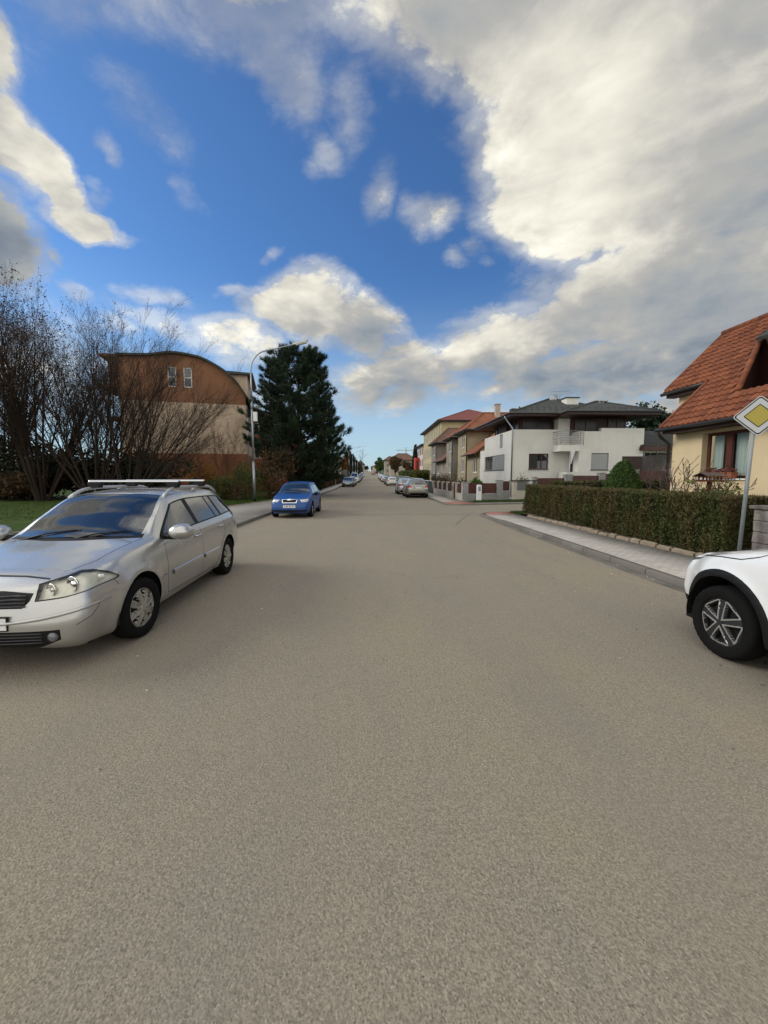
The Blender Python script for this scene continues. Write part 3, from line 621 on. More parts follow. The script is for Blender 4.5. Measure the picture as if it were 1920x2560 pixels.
def pine(loc, h, label, seed):
    root = empty('pine_tree', loc, label, 'tree'); rr = random.Random(seed); rs = np.random.RandomState(seed); mb = MB(); ml = MB()
    trunk = [Vector((0, 0, -.1)), Vector((.06, 0, h * .25)), Vector((-.05, .05, h * .5)), Vector((.05, 0, h * .75)), Vector((0, 0, h * .97))]
    mb.tube(trunk, [.23, .19, .14, .08, .025], 10); mb.build('trunk', M['bark'], root, smooth=True)
    tufts = []
    def prof(f, a):        # crown radius at height fraction f: broad below, blunt top, fuller to the street side
        b = float(np.interp(f, [.04, .12, .25, .38, .5, .62, .75, .87, .95, 1.0], [1.6, 3.2, 4.2, 4.4, 4.35, 4.15, 3.8, 3.1, 2.15, .9]))
        right = max(0, math.cos(a)); b *= (1 + .08 * right * (f < .45)) if f < .45 else (1 - .24 * right * min(1, (f - .45) / .12) * (f < .9))
        return b * (1 + .10 * math.sin(3 * a + 9 * f) + .07 * math.sin(17 * f + 5 * a))
    nl = 340
    for i in range(nl):
        f = .045 + .945 * ((i + rr.random()) / nl) ** .92; z = h * f; a = i * 2.39996 + rr.gauss(0, .25)
        Rr = prof(f, a) * rr.uniform(.66, 1.0); rise = rr.uniform(.15, .65) * (1 if f < .8 else .5) if f > .2 else rr.uniform(-.15, .25)
        p0 = Vector((0, 0, max(.3, z - Rr * rise * .8))); d = Vector((math.cos(a), math.sin(a), 0)); pts = []
        for q in range(7):
            s = q / 6; pts.append(p0 + d * Rr * s + Vector((rr.gauss(0, .04), rr.gauss(0, .04), Rr * rise * (s ** 1.4))))
        ml.tube(pts, [.045 * (1 - f * .6) * (1 - .85 * q / 6) + .006 for q in range(7)], 4, cap=False)
        nb = int(3 + Rr * 2.3)
        for b in range(nb):
            s = .40 + .60 * (b + rr.random()) / nb; q0 = pts[min(5, int(s * 6))].lerp(pts[min(6, int(s * 6) + 1)], (s * 6) % 1)
            sg = rr.choice((-1, 1)); e = q0 + (d * .5 + Vector((-d.y, d.x, 0)) * sg * rr.uniform(.1, 1.0) + Vector((0, 0, rr.uniform(-.1, 1.1)))).normalized() * rr.uniform(.25, .7) * (1.15 - .5 * s) * min(1, Rr / 2 + .35)
            ml.tube([q0, q0.lerp(e, .5) + Vector((0, 0, -.02)), e], [.013, .009, .005], 3, cap=False)
            for w_ in (.5, 1.0):
                tufts.append((q0.lerp(e, w_), ((e - q0).normalized() + Vector((0, 0, .5))).normalized(), rr.uniform(1.05, 1.6)))
        tufts.append((pts[-1], (d + Vector((0, 0, 1.3))).normalized(), 1.6))
    ml.build('limbs', M['bark'], root, smooth=True)
    T = np.array([tuple(t[0]) for t in tufts]); Dn = np.array([tuple(t[1]) for t in tufts]); S = np.array([t[2] for t in tufts]); nn = 38; n = len(T) * nn
    base = np.repeat(T, nn, 0); dn = np.repeat(Dn, nn, 0); s = np.repeat(S, nn)[:, None]
    along = (rs.rand(n, 1) - .75) * .24 * s; base = base + dn * along
    nd = unit(dn * .75 + unit(rs.randn(n, 3)) * 1.0 + np.array([0, 0, .15])); tip = base + nd * (.17 + .09 * rs.rand(n, 1)) * s
    sidev = unit(np.cross(nd, rs.randn(n, 3))) * .016
    V = np.stack([base - sidev, base + sidev, tip], 1).reshape(-1, 3); np_mesh('crown', V, np.arange(n * 3).reshape(-1, 3), M['needle'], root)
    return root
def round_tree(loc, h, r, n, m, label, seed, size=.14, trunk=.18, base=.25, name='tree', group=None, lobes=16, top=1.0, twigs=True):
    """tree with a leafy crown of many uneven clumps on limbs"""
    root = empty(name, loc, label, 'tree', group); rs = np.random.RandomState(seed)
    C = unit(rs.randn(lobes, 3)) * rs.rand(lobes, 1) ** .4 * np.array([r * .68, r * .68, h * (1 - base) * .36]); C[:, 2] += h * (base + (1 - base) * .5)
    if top != 1.0: f = (C[:, 2] / h - base) / (1 - base); C[:, :2] *= np.clip(1.25 - f * (1.25 - top), .1, 2)[:, None]
    k = rs.randint(0, lobes, n); d = unit(rs.randn(n, 3)); P = C[k] + d * (r * (.22 + .22 * rs.rand(lobes, 1)[k])) * (.6 + .45 * rs.rand(n, 1)) * (1 + .25 * np.sin(d[:, :1] * 11 + k[:, None]))
    V, F = leaves(rs, P, size, True); np_mesh('crown', V, F, m, root)
    mb = MB(); mb.tube([(0, 0, -.2), (.05, 0, h * base), (0, .05, h * .6), (0, 0, h * .85)], [trunk, trunk * .8, trunk * .4, .02], 7)
    for c in C: mb.tube([(0, 0, max(.3, c[2] * .55)), Vector((c[0] * .5, c[1] * .5, c[2] * .78)), tuple(c)], [trunk * .35, trunk * .22, .012], 4, cap=False)
    mb.build('trunk', M['bark'], root, smooth=True)
    return root
def cone_tree(loc, h, r, n, m, label, seed, size=.14, name='conifer_tree', group=None, power=.8):
    root = empty(name, loc, label, 'tree', group); rs = np.random.RandomState(seed)
    f = rs.rand(n) ** 1.25; a = rs.rand(n) * 6.283; lay = 1 + .16 * np.sin(f * 60 + 2 * np.sin(a * 5)) + .1 * np.sin(a * 7 + f * 20)
    rad = r * (1 - f) ** power * lay * (.72 + .3 * rs.rand(n)); P = np.stack([rad * np.cos(a), rad * np.sin(a), h * (.03 + .97 * f)], 1) + rs.randn(n, 3) * size * .4
    V, F = leaves(rs, P, size, False, up=.5); np_mesh('crown', V, F, m, root)
    mb = MB(); mb.tube([(0, 0, -.2), (0, 0, h * .9)], [r * .09 + .04, .02], 7); mb.build('trunk', M['bark'], root, smooth=True)
    return root

# left side: tall many-stemmed bare trees on the lawn
bare_tree((-17.2, 25.5, .1), 10.2, 'tall bare tree with many fanned stems nearest the orange building', 5, 15, (3, 36), .085, leafn=4500)
bare_tree((-21.0, 26.0, .1), 11.2, 'tall bare many-stemmed tree with dark leaf remnants at the left picture edge', 8, 14, (3, 30), .10, leafn=10000, leaf=.065)
bare_tree((-15.0, 24.6, .1), 9.0, 'bare tree whose stems lean right in front of the cream and orange wall', 14, 13, (12, 62), .07, side=0.0, leafn=500)
bare_tree((-25.0, 27.5, .1), 10.8, 'farthest left bare tree, its trunk outside the picture', 21, 12, (3, 28), .10, leafn=6000, leaf=.065)
for i, (x, y, r, h, lb) in enumerate([(-25.5, 29, 3.6, 4.2, 'dark evergreen bush beneath the leftmost bare trees'), (-20.5, 30, 3.2, 3.6, 'dark brown bush behind the middle bare tree trunks'), (-16.5, 29.5, 2.8, 3.2, 'dark scrub at the foot of the fanned bare tree'), (-31, 30, 4, 5.0, 'tall dark bush at the far left edge of the lawn'), (-22.8, 27.2, 1.8, 1.8, 'low brown bush between the two leftmost trunks')]):
    bush((x, y, .1), r, h, 9000, M['bush_dark'] if i != 4 else M['bush_brown'], lb, 40 + i, .12, lobes=12)
# shrubs in front of the orange building
bare_tree((-11.6, 27.2, .1), 5.6, 'slender reddish bare tree before the orange wall', 31, 1, (0, 3), .06, m=M['bark_red'], leafn=300, lm=M['bush_orange'], foliage_from=.08,
          spec=[(26, .36, .5, 30, .01, 9, .03, .12), (6, .5, .6, 28, .04, 4, .08, .2), (0, 0, 0, 0, .04, 3, .1, 0)])
bare_tree((-10.2, 28.6, .1), 4.4, 'thin reddish sapling right of the slender reddish tree', 33, 3, (5, 22), .035, m=M['bark_red'], leafn=420, lm=M['bush_orange'], foliage_from=.1)
bush((-11.6, 28.6, .1), 1.2, 2.4, 2600, M['bush_orange'], 'shrub with orange autumn leaves behind the slender reddish tree', 51, .07)
cone_tree((-11.1, 25.6, .1), 1.45, .75, 3200, M['bush_dark'], 'little dark green conifer at the lawn edge beside the silver wagon roof', 52, .07, name='small_conifer', power=.6)
bush((-9.9, 26.8, .1), 1.1, 1.8, 3600, M['bush_green'], 'yellow-green bush in front of the orange wall', 53, .055)
bush((-8.5, 27.6, .1), 1.3, 2.5, 4600, M['bush_green'], 'taller yellow-green bush left of the street lamp post', 54, .06)
bush((-8.9, 26.6, .1), 1.2, 1.3, 3200, M['bush_brown'], 'low brown bush by the street lamp foot', 55, .05)
bush((-6.9, 27.8, .1), 1.1, 2.0, 3600, M['bush_brown'], 'brownish bush right of the street lamp post', 56, .06)
bush((-7.3, 30.5, .1), 1.6, 3.6, 4200, M['bush_brown'], 'tall thin-twigged brown bush between lamp and pine', 57, .08)
bush((-5.75, 27.3, .1), .55, 1.55, 900, M['bush_red'], 'small shrub with red leaves left of the blue car', 58, .06)
pine((-5.9, 33.6, .1), 12.1, 'large dark pine tree behind the blue car', 77)
# right side: clipped hedge, ball conifer, garden shrubs
hedge((6.74, 16.9), (6.68, 7.15), .95, 1.27, 125000, 'long clipped thuja hedge along the right pavement, partly browned', 91, side=1, size=.027)
hedge((7.9, 17.2), (16.5, 17.9), .9, 1.42, 26000, 'second clipped hedge running back along the side street', 92, side=-1, size=.045)
rs = np.random.RandomState(9)
def ball():
    root = empty('ball_conifer', (9.95, 15.2, .14), 'round dense green conifer rising above the hedge', 'conifer'); n = 26000
    d = unit(rs.randn(n, 3)); a = np.arctan2(d[:, 1], d[:, 0]); l = 1 + .05 * np.sin(a * 7 + 5 * d[:, 2]) + .05 * np.sin(9 * d[:, 2] + 3 * a)
    rr = np.stack([.64 * l, .64 * l, 1.05 * l], 1) * (1 - np.abs(rs.randn(n, 1)) * .045); P = d * rr; P[:, :2] *= (1 - .30 * np.clip(P[:, 2:3], 0, 1)); P[:, 2] += 1.03
    V, F = leaves(rs, P, .042, False, up=.8, elong=1.8); np_mesh('foliage', V, F, M['conifer'], root)
    mb = MB(); n_ = 14; prof = [(.02, 0)] + [(.52 * math.sin(math.pi * i / n_), 1.0 - .92 * math.cos(math.pi * i / n_)) for i in range(1, n_)] + [(.02, 1.92)]
    mb.lathe(prof, (0, 0, 0), 2, 20); mb.build('branches', M['hedge_in'], root, smooth=True)
ball()
def pruned_shrub(loc, h, label, seed):
    root = empty('bare_shrub', loc, label, 'shrub'); L = Limbs(seed); L.rmin = .0075
    spec = [(5, .62, .68, 34, .06, 5, .10, .25), (4, .60, .68, 36, .05, 4, .14, .3), (0, 0, 0, 0, .05, 4, .12, 0)]
    for k in range(6):
        a = 6.283 * k / 6 + L.r.random(); ln = R(L.r.uniform(15, 52)); L.grow(Vector((0, 0, 0)), Vector((math.cos(a) * math.sin(ln), math.sin(a) * math.sin(ln), math.cos(ln))), h, .030, 0, spec)
    L.mesh('stem', M['bark_grey'], (0,), root); L.mesh('twigs', M['bark_grey'], (1, 2), root)
M['bark_grey'] = mat('grey_twigs', (.085, .055, .045), .9, var=.2)
pruned_shrub((9.3, 11.9, .14), 1.75, 'bare pruned shrub before the yellow wall, left of the window', 3)
pruned_shrub((9.2, 10.3, .14), 1.35, 'smaller bare shrub with open branches beside the bird feeder', 6)
bush((7.75, 7.1, .14), .45, 1.9, 260, M['conifer'], 'leafy shrub with long narrow leaves at the right picture edge', 61, .17, lobes=5)
bush((8.3, 9.2, .14), .9, 1.45, 500, M['bush_green'], 'thin leafy shoots rising above the hedge beneath the window', 62, .06, lobes=8)
# ------------------------------------------------------------------ building helpers
def pchip(xs, ys, x):
    """monotone cubic interpolation"""
    xs, ys, x = np.asarray(xs, float), np.asarray(ys, float), np.asarray(x, float); h = np.diff(xs); d = np.diff(ys) / h; m = np.zeros_like(xs)
    m[0], m[-1] = d[0], d[-1]
    for i in range(1, len(xs) - 1):
        if d[i - 1] * d[i] > 0: w1, w2 = 2 * h[i] + h[i - 1], h[i] + 2 * h[i - 1]; m[i] = (w1 + w2) / (w1 / d[i - 1] + w2 / d[i])
    x = np.clip(x, xs[0], xs[-1]); k = np.clip(np.searchsorted(xs, x) - 1, 0, len(h) - 1); t = (x - xs[k]) / h[k]
    return (2 * t**3 - 3 * t**2 + 1) * ys[k] + (t**3 - 2 * t**2 + t) * h[k] * m[k] + (-2 * t**3 + 3 * t**2) * ys[k + 1] + (t**3 - t**2) * h[k] * m[k + 1]
def wall(mb, O, U, N, w_, z0, z1, holes=(), reveal=.14, mi=0, mr=None):
    """wall face with real openings; holes = (u0, z0, u1, z1)"""
    O, U, N = Vector(O), Vector(U), Vector(N); mr = mi if mr is None else mr
    us = sorted({0, w_} | {h[0] for h in holes} | {h[2] for h in holes}); zs = sorted({z0, z1} | {h[1] for h in holes} | {h[3] for h in holes})
    P = lambda u, z, d=0: O + U * u + N * d + Vector((0, 0, z))
    flip = U.cross(Vector((0, 0, 1))).dot(N) < 0
    def q(a, m_): mb.poly(a[::-1] if flip else a, m_)
    for a, b in zip(us[:-1], us[1:]):
        for c, d in zip(zs[:-1], zs[1:]):
            um, zm = (a + b) / 2, (c + d) / 2
            if any(h[0] < um < h[2] and h[1] < zm < h[3] for h in holes): continue
            q([P(a, c), P(b, c), P(b, d), P(a, d)], mi)
    for (a, c, b, d) in holes:
        r = -reveal
        q([P(a, c), P(a, c, r), P(b, c, r), P(b, c)][::-1], mr); q([P(a, d), P(b, d), P(b, d, r), P(a, d, r)][::-1], mr)
        q([P(a, c), P(a, d), P(a, d, r), P(a, c, r)][::-1], mr); q([P(b, c), P(b, c, r), P(b, d, r), P(b, d)][::-1], mr)
def window(parent, o, O, U, N, hole, fm, reveal=.14, fw=.06, cols=2, glass=None, sill=None, curtain=None, blinds=None, label=None, wide=None):
    u0, z0, u1, z1 = hole; O, U, N = Vector(O), Vector(U), Vector(N); mb = MB(o); d0, d1 = -reveal - .02, -reveal + .045
    ob = lambda a, b, c, d, e=d0, f=d1: mb.obox(O, U, N, a, b, e, f, c, d)
    ob(u0, u0 + fw, z0, z1); ob(u1 - fw, u1, z0, z1); ob(u0 + fw, u1 - fw, z0, z0 + fw); ob(u0 + fw, u1 - fw, z1 - fw, z1)
    cs = wide or [u0 + (u1 - u0) * i / cols for i in range(1, cols)]
    for c in cs: ob(c - fw * .6, c + fw * .6, z0 + fw, z1 - fw, d0, d1 + .006)
    f = mb.build('window', fm, parent); 
    if label: f['label'] = label
    mb = MB(o); mb.obox(O, U, N, u0 + fw * .5, u1 - fw * .5, -reveal - .012, -reveal + .004, z0 + fw * .5, z1 - fw * .5)
    if glass is not None and glass.name == 'clear_pane':
        mb = MB(o); q = [O + U * a_ + N * (-reveal) + Vector((0, 0, b_)) for a_, b_ in ((u0 + fw * .5, z0 + fw * .5), (u1 - fw * .5, z0 + fw * .5), (u1 - fw * .5, z1 - fw * .5), (u0 + fw * .5, z1 - fw * .5))]
        mb.poly(q if (q[1] - q[0]).cross(q[2] - q[0]).dot(N) > 0 else q[::-1])
    mb.build('pane', glass or M['glass'], f)
    if curtain:
        mb = MB(o)
        for (a, b, m_) in curtain:
            n = max(4, int((b - a) / .035)); V = []
            for i in range(n + 1):
                u = a + (b - a) * i / n; d = -reveal - .10 + .022 * math.sin(i * 1.9)
                V.append((u, d))
            for i in range(n):
                mb.poly([O + U * V[i][0] + N * V[i][1] + Vector((0, 0, z0 + .03)), O + U * V[i + 1][0] + N * V[i + 1][1] + Vector((0, 0, z0 + .03)),
                         O + U * V[i + 1][0] + N * V[i + 1][1] + Vector((0, 0, z1 - .05)), O + U * V[i][0] + N * V[i][1] + Vector((0, 0, z1 - .05))])
        mb.build('curtain', M['curtain'], f, smooth=True)
        mb = MB(o); mb.obox(O, U, N, u0 - .3, u1 + .3, -reveal - 1.2, -reveal - 1.15, z0 - .3, z1 + .3); mb.build('room', M['room'], f)
    if blinds:
        a, b, m_ = blinds; mb = MB(o); n = int((z1 - z0 - fw) / .075)
        for i in range(n):
            z = z0 + fw * .5 + i * .075; mb.obox(O, U, N, a, b, -reveal + .05, -reveal + .075, z + .008, z + .066)
        mb.build('blind', m_, f)
    if sill:
        mb = MB(o); mb.obox(O, U, N, u0 - .04, u1 + .04, -reveal, .06, z0 - .045, z0 - .002); mb.build('sill', sill, f)
    return f
def tiles_mat(name, c1, c2, dark, along='y', pitch_scale=1.0, row=.34, colw=.30, rough=.75, bump=.9):
    """tile courses: local frame taken from the object coordinates (x up the slope, y along it)"""
    m = bpy.data.materials.new(name); m.use_nodes = True; t = NT(m.node_tree); b = m.node_tree.nodes['Principled BSDF']
    P = t.node('ShaderNodeNewGeometry').outputs['Position']; sp = t.node('ShaderNodeSeparateXYZ'); t.put(sp.inputs[0], P)
    x, y, z = sp.outputs; lat = y if along == 'y' else (x if along == 'x' else t.m('ADD', x, y))
    rw = t.m('DIVIDE', z, row * pitch_scale); cl = t.m('DIVIDE', lat, colw)
    fr = t.m('FRACT', rw); fc = t.m('FRACT', cl)
    n = t.node('ShaderNodeTexWhiteNoise'); n.noise_dimensions = '2D'; t.put(n.inputs['Vector'], t.comb(t.m('FLOOR', rw), t.m('FLOOR', cl), 0))
    col = t.mix(n.outputs[0], tuple(c1), tuple(c2))
    col = t.mix(t.smooth(t.noise(P, 1.6, 5, .65), .5, .78), col, tuple(dark))
    t.put(b.inputs['Base Color'], col); b.inputs['Roughness'].default_value = rough; b.inputs['Specular IOR Level'].default_value = .3
    h = t.m('ADD', t.m('MULTIPLY', fr, -.7), t.m('MULTIPLY', t.m('ABSOLUTE', t.m('SINE', t.m('MULTIPLY', fc, math.pi))), .5))
    bn = t.node('ShaderNodeBump'); bn.inputs['Strength'].default_value = bump; bn.inputs['Distance'].default_value = .05
    t.put(bn.inputs['Height'], h); t.l.new(bn.outputs[0], b.inputs['Normal']); return m
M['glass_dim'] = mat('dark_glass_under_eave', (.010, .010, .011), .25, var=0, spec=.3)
M['curtain'] = mat('net_curtain', (.62, .66, .64), .9, var=.06)
M['room'] = mat('room_wall', (.03, .03, .028), .9, var=0)
M['frame_white'] = mat('white_window_frame', (.74, .73, .70), .5, var=.03)
M['frame_brown'] = mat('brown_wood_frame', (.085, .022, .014), .45, var=.2, vscale=8, stretch=(4, 4, .6))
M['frame_grey'] = mat('grey_frame', (.12, .125, .125), .5, var=.05)
M['blind'] = mat('grey_blind', (.34, .35, .34), .45, .1, var=.04)
M['wood_red'] = mat('red_brown_boards', (.062, .015, .011), .5, var=.28, vscale=6, stretch=(.5, .5, 14), bump=.1)
M['wood_dark'] = mat('dark_brown_boards', (.030, .010, .007), .55, var=.25, vscale=5, stretch=(.5, .5, 12))
M['roof_dark'] = tiles_mat('dark_roof_tiles', (.036, .038, .034), (.058, .060, .054), (.055, .06, .04), 'xy', .36, bump=.7)
M['roof_red'] = tiles_mat('orange_roof_tiles', (.140, .042, .019), (.235, .074, .030), (.10, .036, .020), 'y', .7)
M['roof_old'] = tiles_mat('old_red_roof_tiles', (.19, .062, .032), (.25, .095, .046), (.11, .052, .034), 'xy', .6)
M['roof_brown'] = tiles_mat('brown_roof_tiles', (.11, .062, .042), (.16, .085, .058), (.08, .05, .035), 'xy', .6)
M['roof_redtin'] = mat('red_tin_roof', (.16, .036, .024), .55, var=.12, vscale=.6)
M['gutter_m'] = mat('gutter_metal', (.055, .055, .055), .4, .5, var=.1)
M['pipe_brown'] = mat('dark_downpipe', (.045, .038, .032), .5, .3, var=.1)
def hip_roof(parent, o, x0, x1, y0, y1, z, rx0, rx1, ry0, ry1, rz, m, fm, th=.16, name='roof'):
    """four planes over the eave rectangle up to the ridge rectangle"""
    mb = MB(o); A = [(x0, y0, z), (x1, y0, z), (x1, y1, z), (x0, y1, z)]; B = [(rx0, ry0, rz), (rx1, ry0, rz), (rx1, ry1, rz), (rx0, ry1, rz)]
    for i in range(4):
        j = (i + 1) % 4; P = [A[i], A[j], B[j], B[i]]; Q = []
        for p in P:
            if not Q or (Vector(p) - Vector(Q[-1])).length > 1e-4: Q.append(p)
        if (Vector(Q[0]) - Vector(Q[-1])).length < 1e-4: Q.pop()
        if len(Q) > 2: mb.poly(Q)
    if abs(rx1 - rx0) > .01 and abs(ry1 - ry0) > .01: mb.poly(B)
    r = mb.build(name, m, parent)
    mb = MB(o)
    for i in range(4):
        j = (i + 1) % 4; a, b = A[i], A[j]; mb.poly([(a[0], a[1], z - th), (b[0], b[1], z - th), b, a])
    mb.poly([(p[0], p[1], z - th) for p in A[::-1]])
    mb.build('soffit', fm, r)
    mb = MB(o)                                           # ridge and hip tiles
    for i in range(4): mb.tube([A[i], B[i]], .09, 6)
    for i in range(4):
        if (Vector(B[i]) - Vector(B[(i + 1) % 4])).length > .05: mb.tube([B[i], B[(i + 1) % 4]], .09, 6)
    mb.build('ridge_tiles', m, r, smooth=True)
    mb = MB(o); g = .055
    mb.tube([(x0 - g, y1, z - .03), (x0 - g, y0 - g, z - .03), (x1, y0 - g, z - .03)], .06, 8); mb.build('rain_gutter', M['gutter_m'], r, smooth=True)
    return r

UX, UY, NX, NY = (1, 0, 0), (0, 1, 0), (-1, 0, 0), (0, -1, 0)
# ------------------------------------------------------------------ modern white house on the far corner
def white_house():
    o = (10.3, 28.3, 0); root = empty('white_house', o, 'modern white two-storey house with dark hipped roofs, balcony and dark red upper band', 'house')
    B = lambda *a, **k: None
    mb = MB(o); wm = M['render_white']
    # left block: street side, then camera side; upper floor set back
    holes = [(1.8, 2.2, 7.0, 3.38), (2.3, 3.9, 3.0, 4.95)]
    wall(mb, (10.3, 28.3, 0), UY, NX, 7.1, .0, 5.03, holes, .16)
    wall(mb, (10.3, 35.4, 0), UY, NX, 1.4, .0, 4.0)
    mb.poly([(10.3, 35.4, 4.0), (10.3, 36.8, 4.0), (12, 36.8, 4.0), (12, 35.4, 4.0)]); mb.poly([(10.3, 35.4, 4.0), (12, 35.4, 4.0), (12, 35.4, 5.03), (10.3, 35.4, 5.03)])
    mb.poly([(10.3, 36.8, 0), (10.3, 36.8, 4.0), (19, 36.8, 4.0), (19, 36.8, 0)])
    wall(mb, (10.3, 28.3, 0), UX, NY, 4.23, .0, 5.03, [(1.17, 2.19, 2.61, 3.32)], .16)
    mb.poly([(10.3, 28.3, 5.03), (14.53, 28.3, 5.03), (14.53, 28.55, 5.03), (10.55, 28.55, 5.03), (10.55, 35.4, 5.03), (10.3, 35.4, 5.03)])
    # right block
    wall(mb, (14.53, 27.2, 0), UX, NY, 4.6, .0, 4.80, [(.92, 2.15, 2.15, 3.30)], .16)
    mb.box(16.05, 19.13, 27.2, 27.5, 4.802, 5.02); mb.poly([(14.53, 27.2, 4.8), (16.05, 27.2, 4.8), (16.05, 27.5, 4.8), (14.53, 27.5, 4.8)])
    mb.poly([(14.53, 27.2, 0), (14.53, 27.2, 4.8), (14.53, 28.3, 4.8), (14.53, 28.3, 0)]); mb.poly([(19.13, 27.2, 3.2), (19.13, 34, 3.2), (19.13, 34, 5.02), (19.13, 27.2, 5.02)])
    mb.poly([(19.13, 29.6, 0), (19.13, 34, 0), (19.13, 34, 3.2), (19.13, 29.6, 3.2)])
    mb.box(13.55, 14.4, 28.31, 30, 5.035, 5.98); mb.box(19.0, 19.125, 27.6, 33, 5.0, 5.95) if False else None
    b = mb.build('wall', wm, root)
    # set-back upper floor in dark boards with windows
    mb = MB(o); mb.box(11.0, 13.55, 29.0, 34.8, 4.9, 5.96); mb.box(10.75, 11.0, 31.2, 33.2, 5.0, 5.96); mb.box(14.4, 18.45, 28.2, 33.0, 4.6, 5.96)
    mb.build('upper_wall', M['wood_dark'], root, bevel=0)
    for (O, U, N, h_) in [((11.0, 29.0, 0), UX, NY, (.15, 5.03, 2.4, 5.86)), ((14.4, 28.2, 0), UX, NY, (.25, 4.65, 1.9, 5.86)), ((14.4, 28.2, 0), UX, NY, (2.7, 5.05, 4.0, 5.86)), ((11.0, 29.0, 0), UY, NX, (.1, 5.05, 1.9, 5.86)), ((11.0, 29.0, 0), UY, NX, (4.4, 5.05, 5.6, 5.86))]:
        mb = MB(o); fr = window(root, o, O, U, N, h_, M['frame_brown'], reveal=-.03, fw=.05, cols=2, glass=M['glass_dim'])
    # windows of the lower floor
    window(root, o, (10.3, 28.3, 0), UY, NX, holes[0], M['frame_grey'], .12, .05, 4, sill=M['frame_grey'], blinds=(2.0, 4.9, M['blind']), label='long window with half-drawn blinds')
    window(root, o, (10.3, 28.3, 0), UY, NX, holes[1], M['frame_grey'], .12, .05, 1, blinds=(2.33, 2.97, M['blind']), label='narrow upright window with slats')
    window(root, o, (10.3, 28.3, 0), UX, NY, (1.17, 2.19, 2.61, 3.32), M['frame_brown'], .12, .06, 1, wide=[2.12], sill=M['frame_grey'], label='dark framed window without blind')
    window(root, o, (14.53, 27.2, 0), UX, NY, (.92, 2.15, 2.15, 3.30), M['frame_grey'], .12, .05, 1, sill=M['frame_grey'], blinds=(.96, 2.11, M['blind']), label='window closed by a grey slatted blind')
    # entrance door beside the block
    mb = MB(o); mb.box(14.50, 14.526, 27.92, 28.28, 1.95, 3.42); mb.build('door', M['wood_dark'], root)
    mb = MB(o); mb.box(13.6, 14.5, 27.0, 28.2, .8, 1.98); mb.build('entrance_wall', wm, root)
    # balcony with rails
    mb = MB(o); mb.box(13.13, 14.52, 26.98, 28.28, 3.42, 3.84); bal = mb.build('balcony', wm, root)
    mb = MB(o)
    for z in (4.0, 4.16, 4.32, 4.48, 4.64): mb.tube([(13.17, 28.27, z), (13.17, 27.02, z), (14.75, 27.02, z)], .014, 6)
    mb.tube([(13.17, 28.27, 4.80), (13.17, 27.02, 4.80), (14.75, 27.02, 4.80)], .024, 6)
    for (x, y) in ((13.17, 27.02), (13.17, 27.65), (13.85, 27.02), (14.5, 27.02), (14.74, 27.02)): mb.tube([(x, y, 3.84), (x, y, 4.8)], .02, 6)
    mb.build('railing', M['metal'], bal, smooth=True)
    # roofs
    r1 = hip_roof(root, o, 9.74, 18.6, 27.5, 36.9, 6.10, 14.3, 14.5, 31.6, 32.6, 7.82, M['roof_dark'], M['wood_dark'], .22)
    r2 = hip_roof(root, o, 13.2, 19.62, 26.3, 33.0, 6.06, 16.8, 17.0, 29.4, 30.2, 7.22, M['roof_dark'], M['wood_dark'], .24)
    mb = MB(o); mb.box(14.85, 15.8, 29.9, 30.7, 6.3, 7.58); c = mb.build('chimney', wm, r1, bevel=.01)
    mb = MB(o); mb.box(14.78, 15.87, 29.83, 30.77, 7.582, 7.66); mb.build('chimney_cap', M['gutter_m'], r1)
    mb = MB(o); mb.box(12.1, 12.9, 33.8, 34.4, 6.6, 7.45); mb.build('chimney', M['wood_dark'], r1)
    mb = MB(o)                                            # antenna
    mb.tube([(14.95, 31.2, 7.3), (14.95, 31.2, 8.75)], .02, 6)
    mb.tube([(14.2, 31.2, 8.3), (15.7, 31.2, 8.38)], .012, 5); mb.tube([(14.65, 31.2, 8.05), (15.2, 31.2, 8.05)], .012, 5)
    for i in range(7): mb.tube([(14.25 + i * .22, 31.0, 8.31 + i * .01), (14.25 + i * .22, 31.4, 8.31 + i * .01)], .007, 4)
    mb.build('antenna', M['metal'], r1, smooth=True)
    mb = MB(o); P = [(-.02, .02), (.12, .04), (.22, .09), (.30, .16)]; mb.lathe([(.01, 0), (.15, .02), (.28, .08), (.36, .16)], (14.55, 31.2, 7.75), 1, 18); mb.build('satellite_dish', M['metal'], r1, smooth=True)
    mb = MB(o)
    for x in (16.9, 17.15, 17.4): mb.lathe([(.06, 0), (.06, .12), (.10, .13), (.10, .2), (.01, .22)], (x, 29.0, 7.05), 2, 10)
    mb.build('roof_vent', M['blind'], r2, smooth=True)
    # snow guards on the tiles
    rg = random.Random(2)
    for k in range(17):
        for rr_ in range(2):
            x = 10.6 + k * .45 + rr_ * .22; y = 28.2 + rr_ * .6; z = 6.1 + (y - 27.5) * .42; mb = MB(o); mb.box(x, x + .1, y, y + .06, z - .02, z + .09); mb.build('snow_guard', M['gutter_m'], r1)
    for k in range(12):
        x = 14.2 + k * .42; y = 27.0; z = 6.06 + (y - 26.3) * .374; mb = MB(o); mb.box(x, x + .1, y, y + .06, z - .02, z + .08); mb.build('snow_guard', M['gutter_m'], r2)
    # downpipe at the corner
    mb = MB(o); mb.tube([(9.72, 28.6, 6.0), (9.78, 28.55, 5.85), (10.18, 28.22, 5.1), (10.2, 28.22, 4.9), (10.2, 28.22, .2)], .055, 10); mb.build('downpipe', M['metal'], root, smooth=True)
    # carport on the right with its own low dark roof
    mb = MB(o); mb.box(19.14, 21.9, 27.6, 27.8, 3.35, 3.62); mb.box(21.7, 22.1, 27.6, 31, 0.5, 3.3); mb.box(19.2, 22.0, 31.0, 31.2, .5, 3.3); mb.build('carport_wall', wm, root)
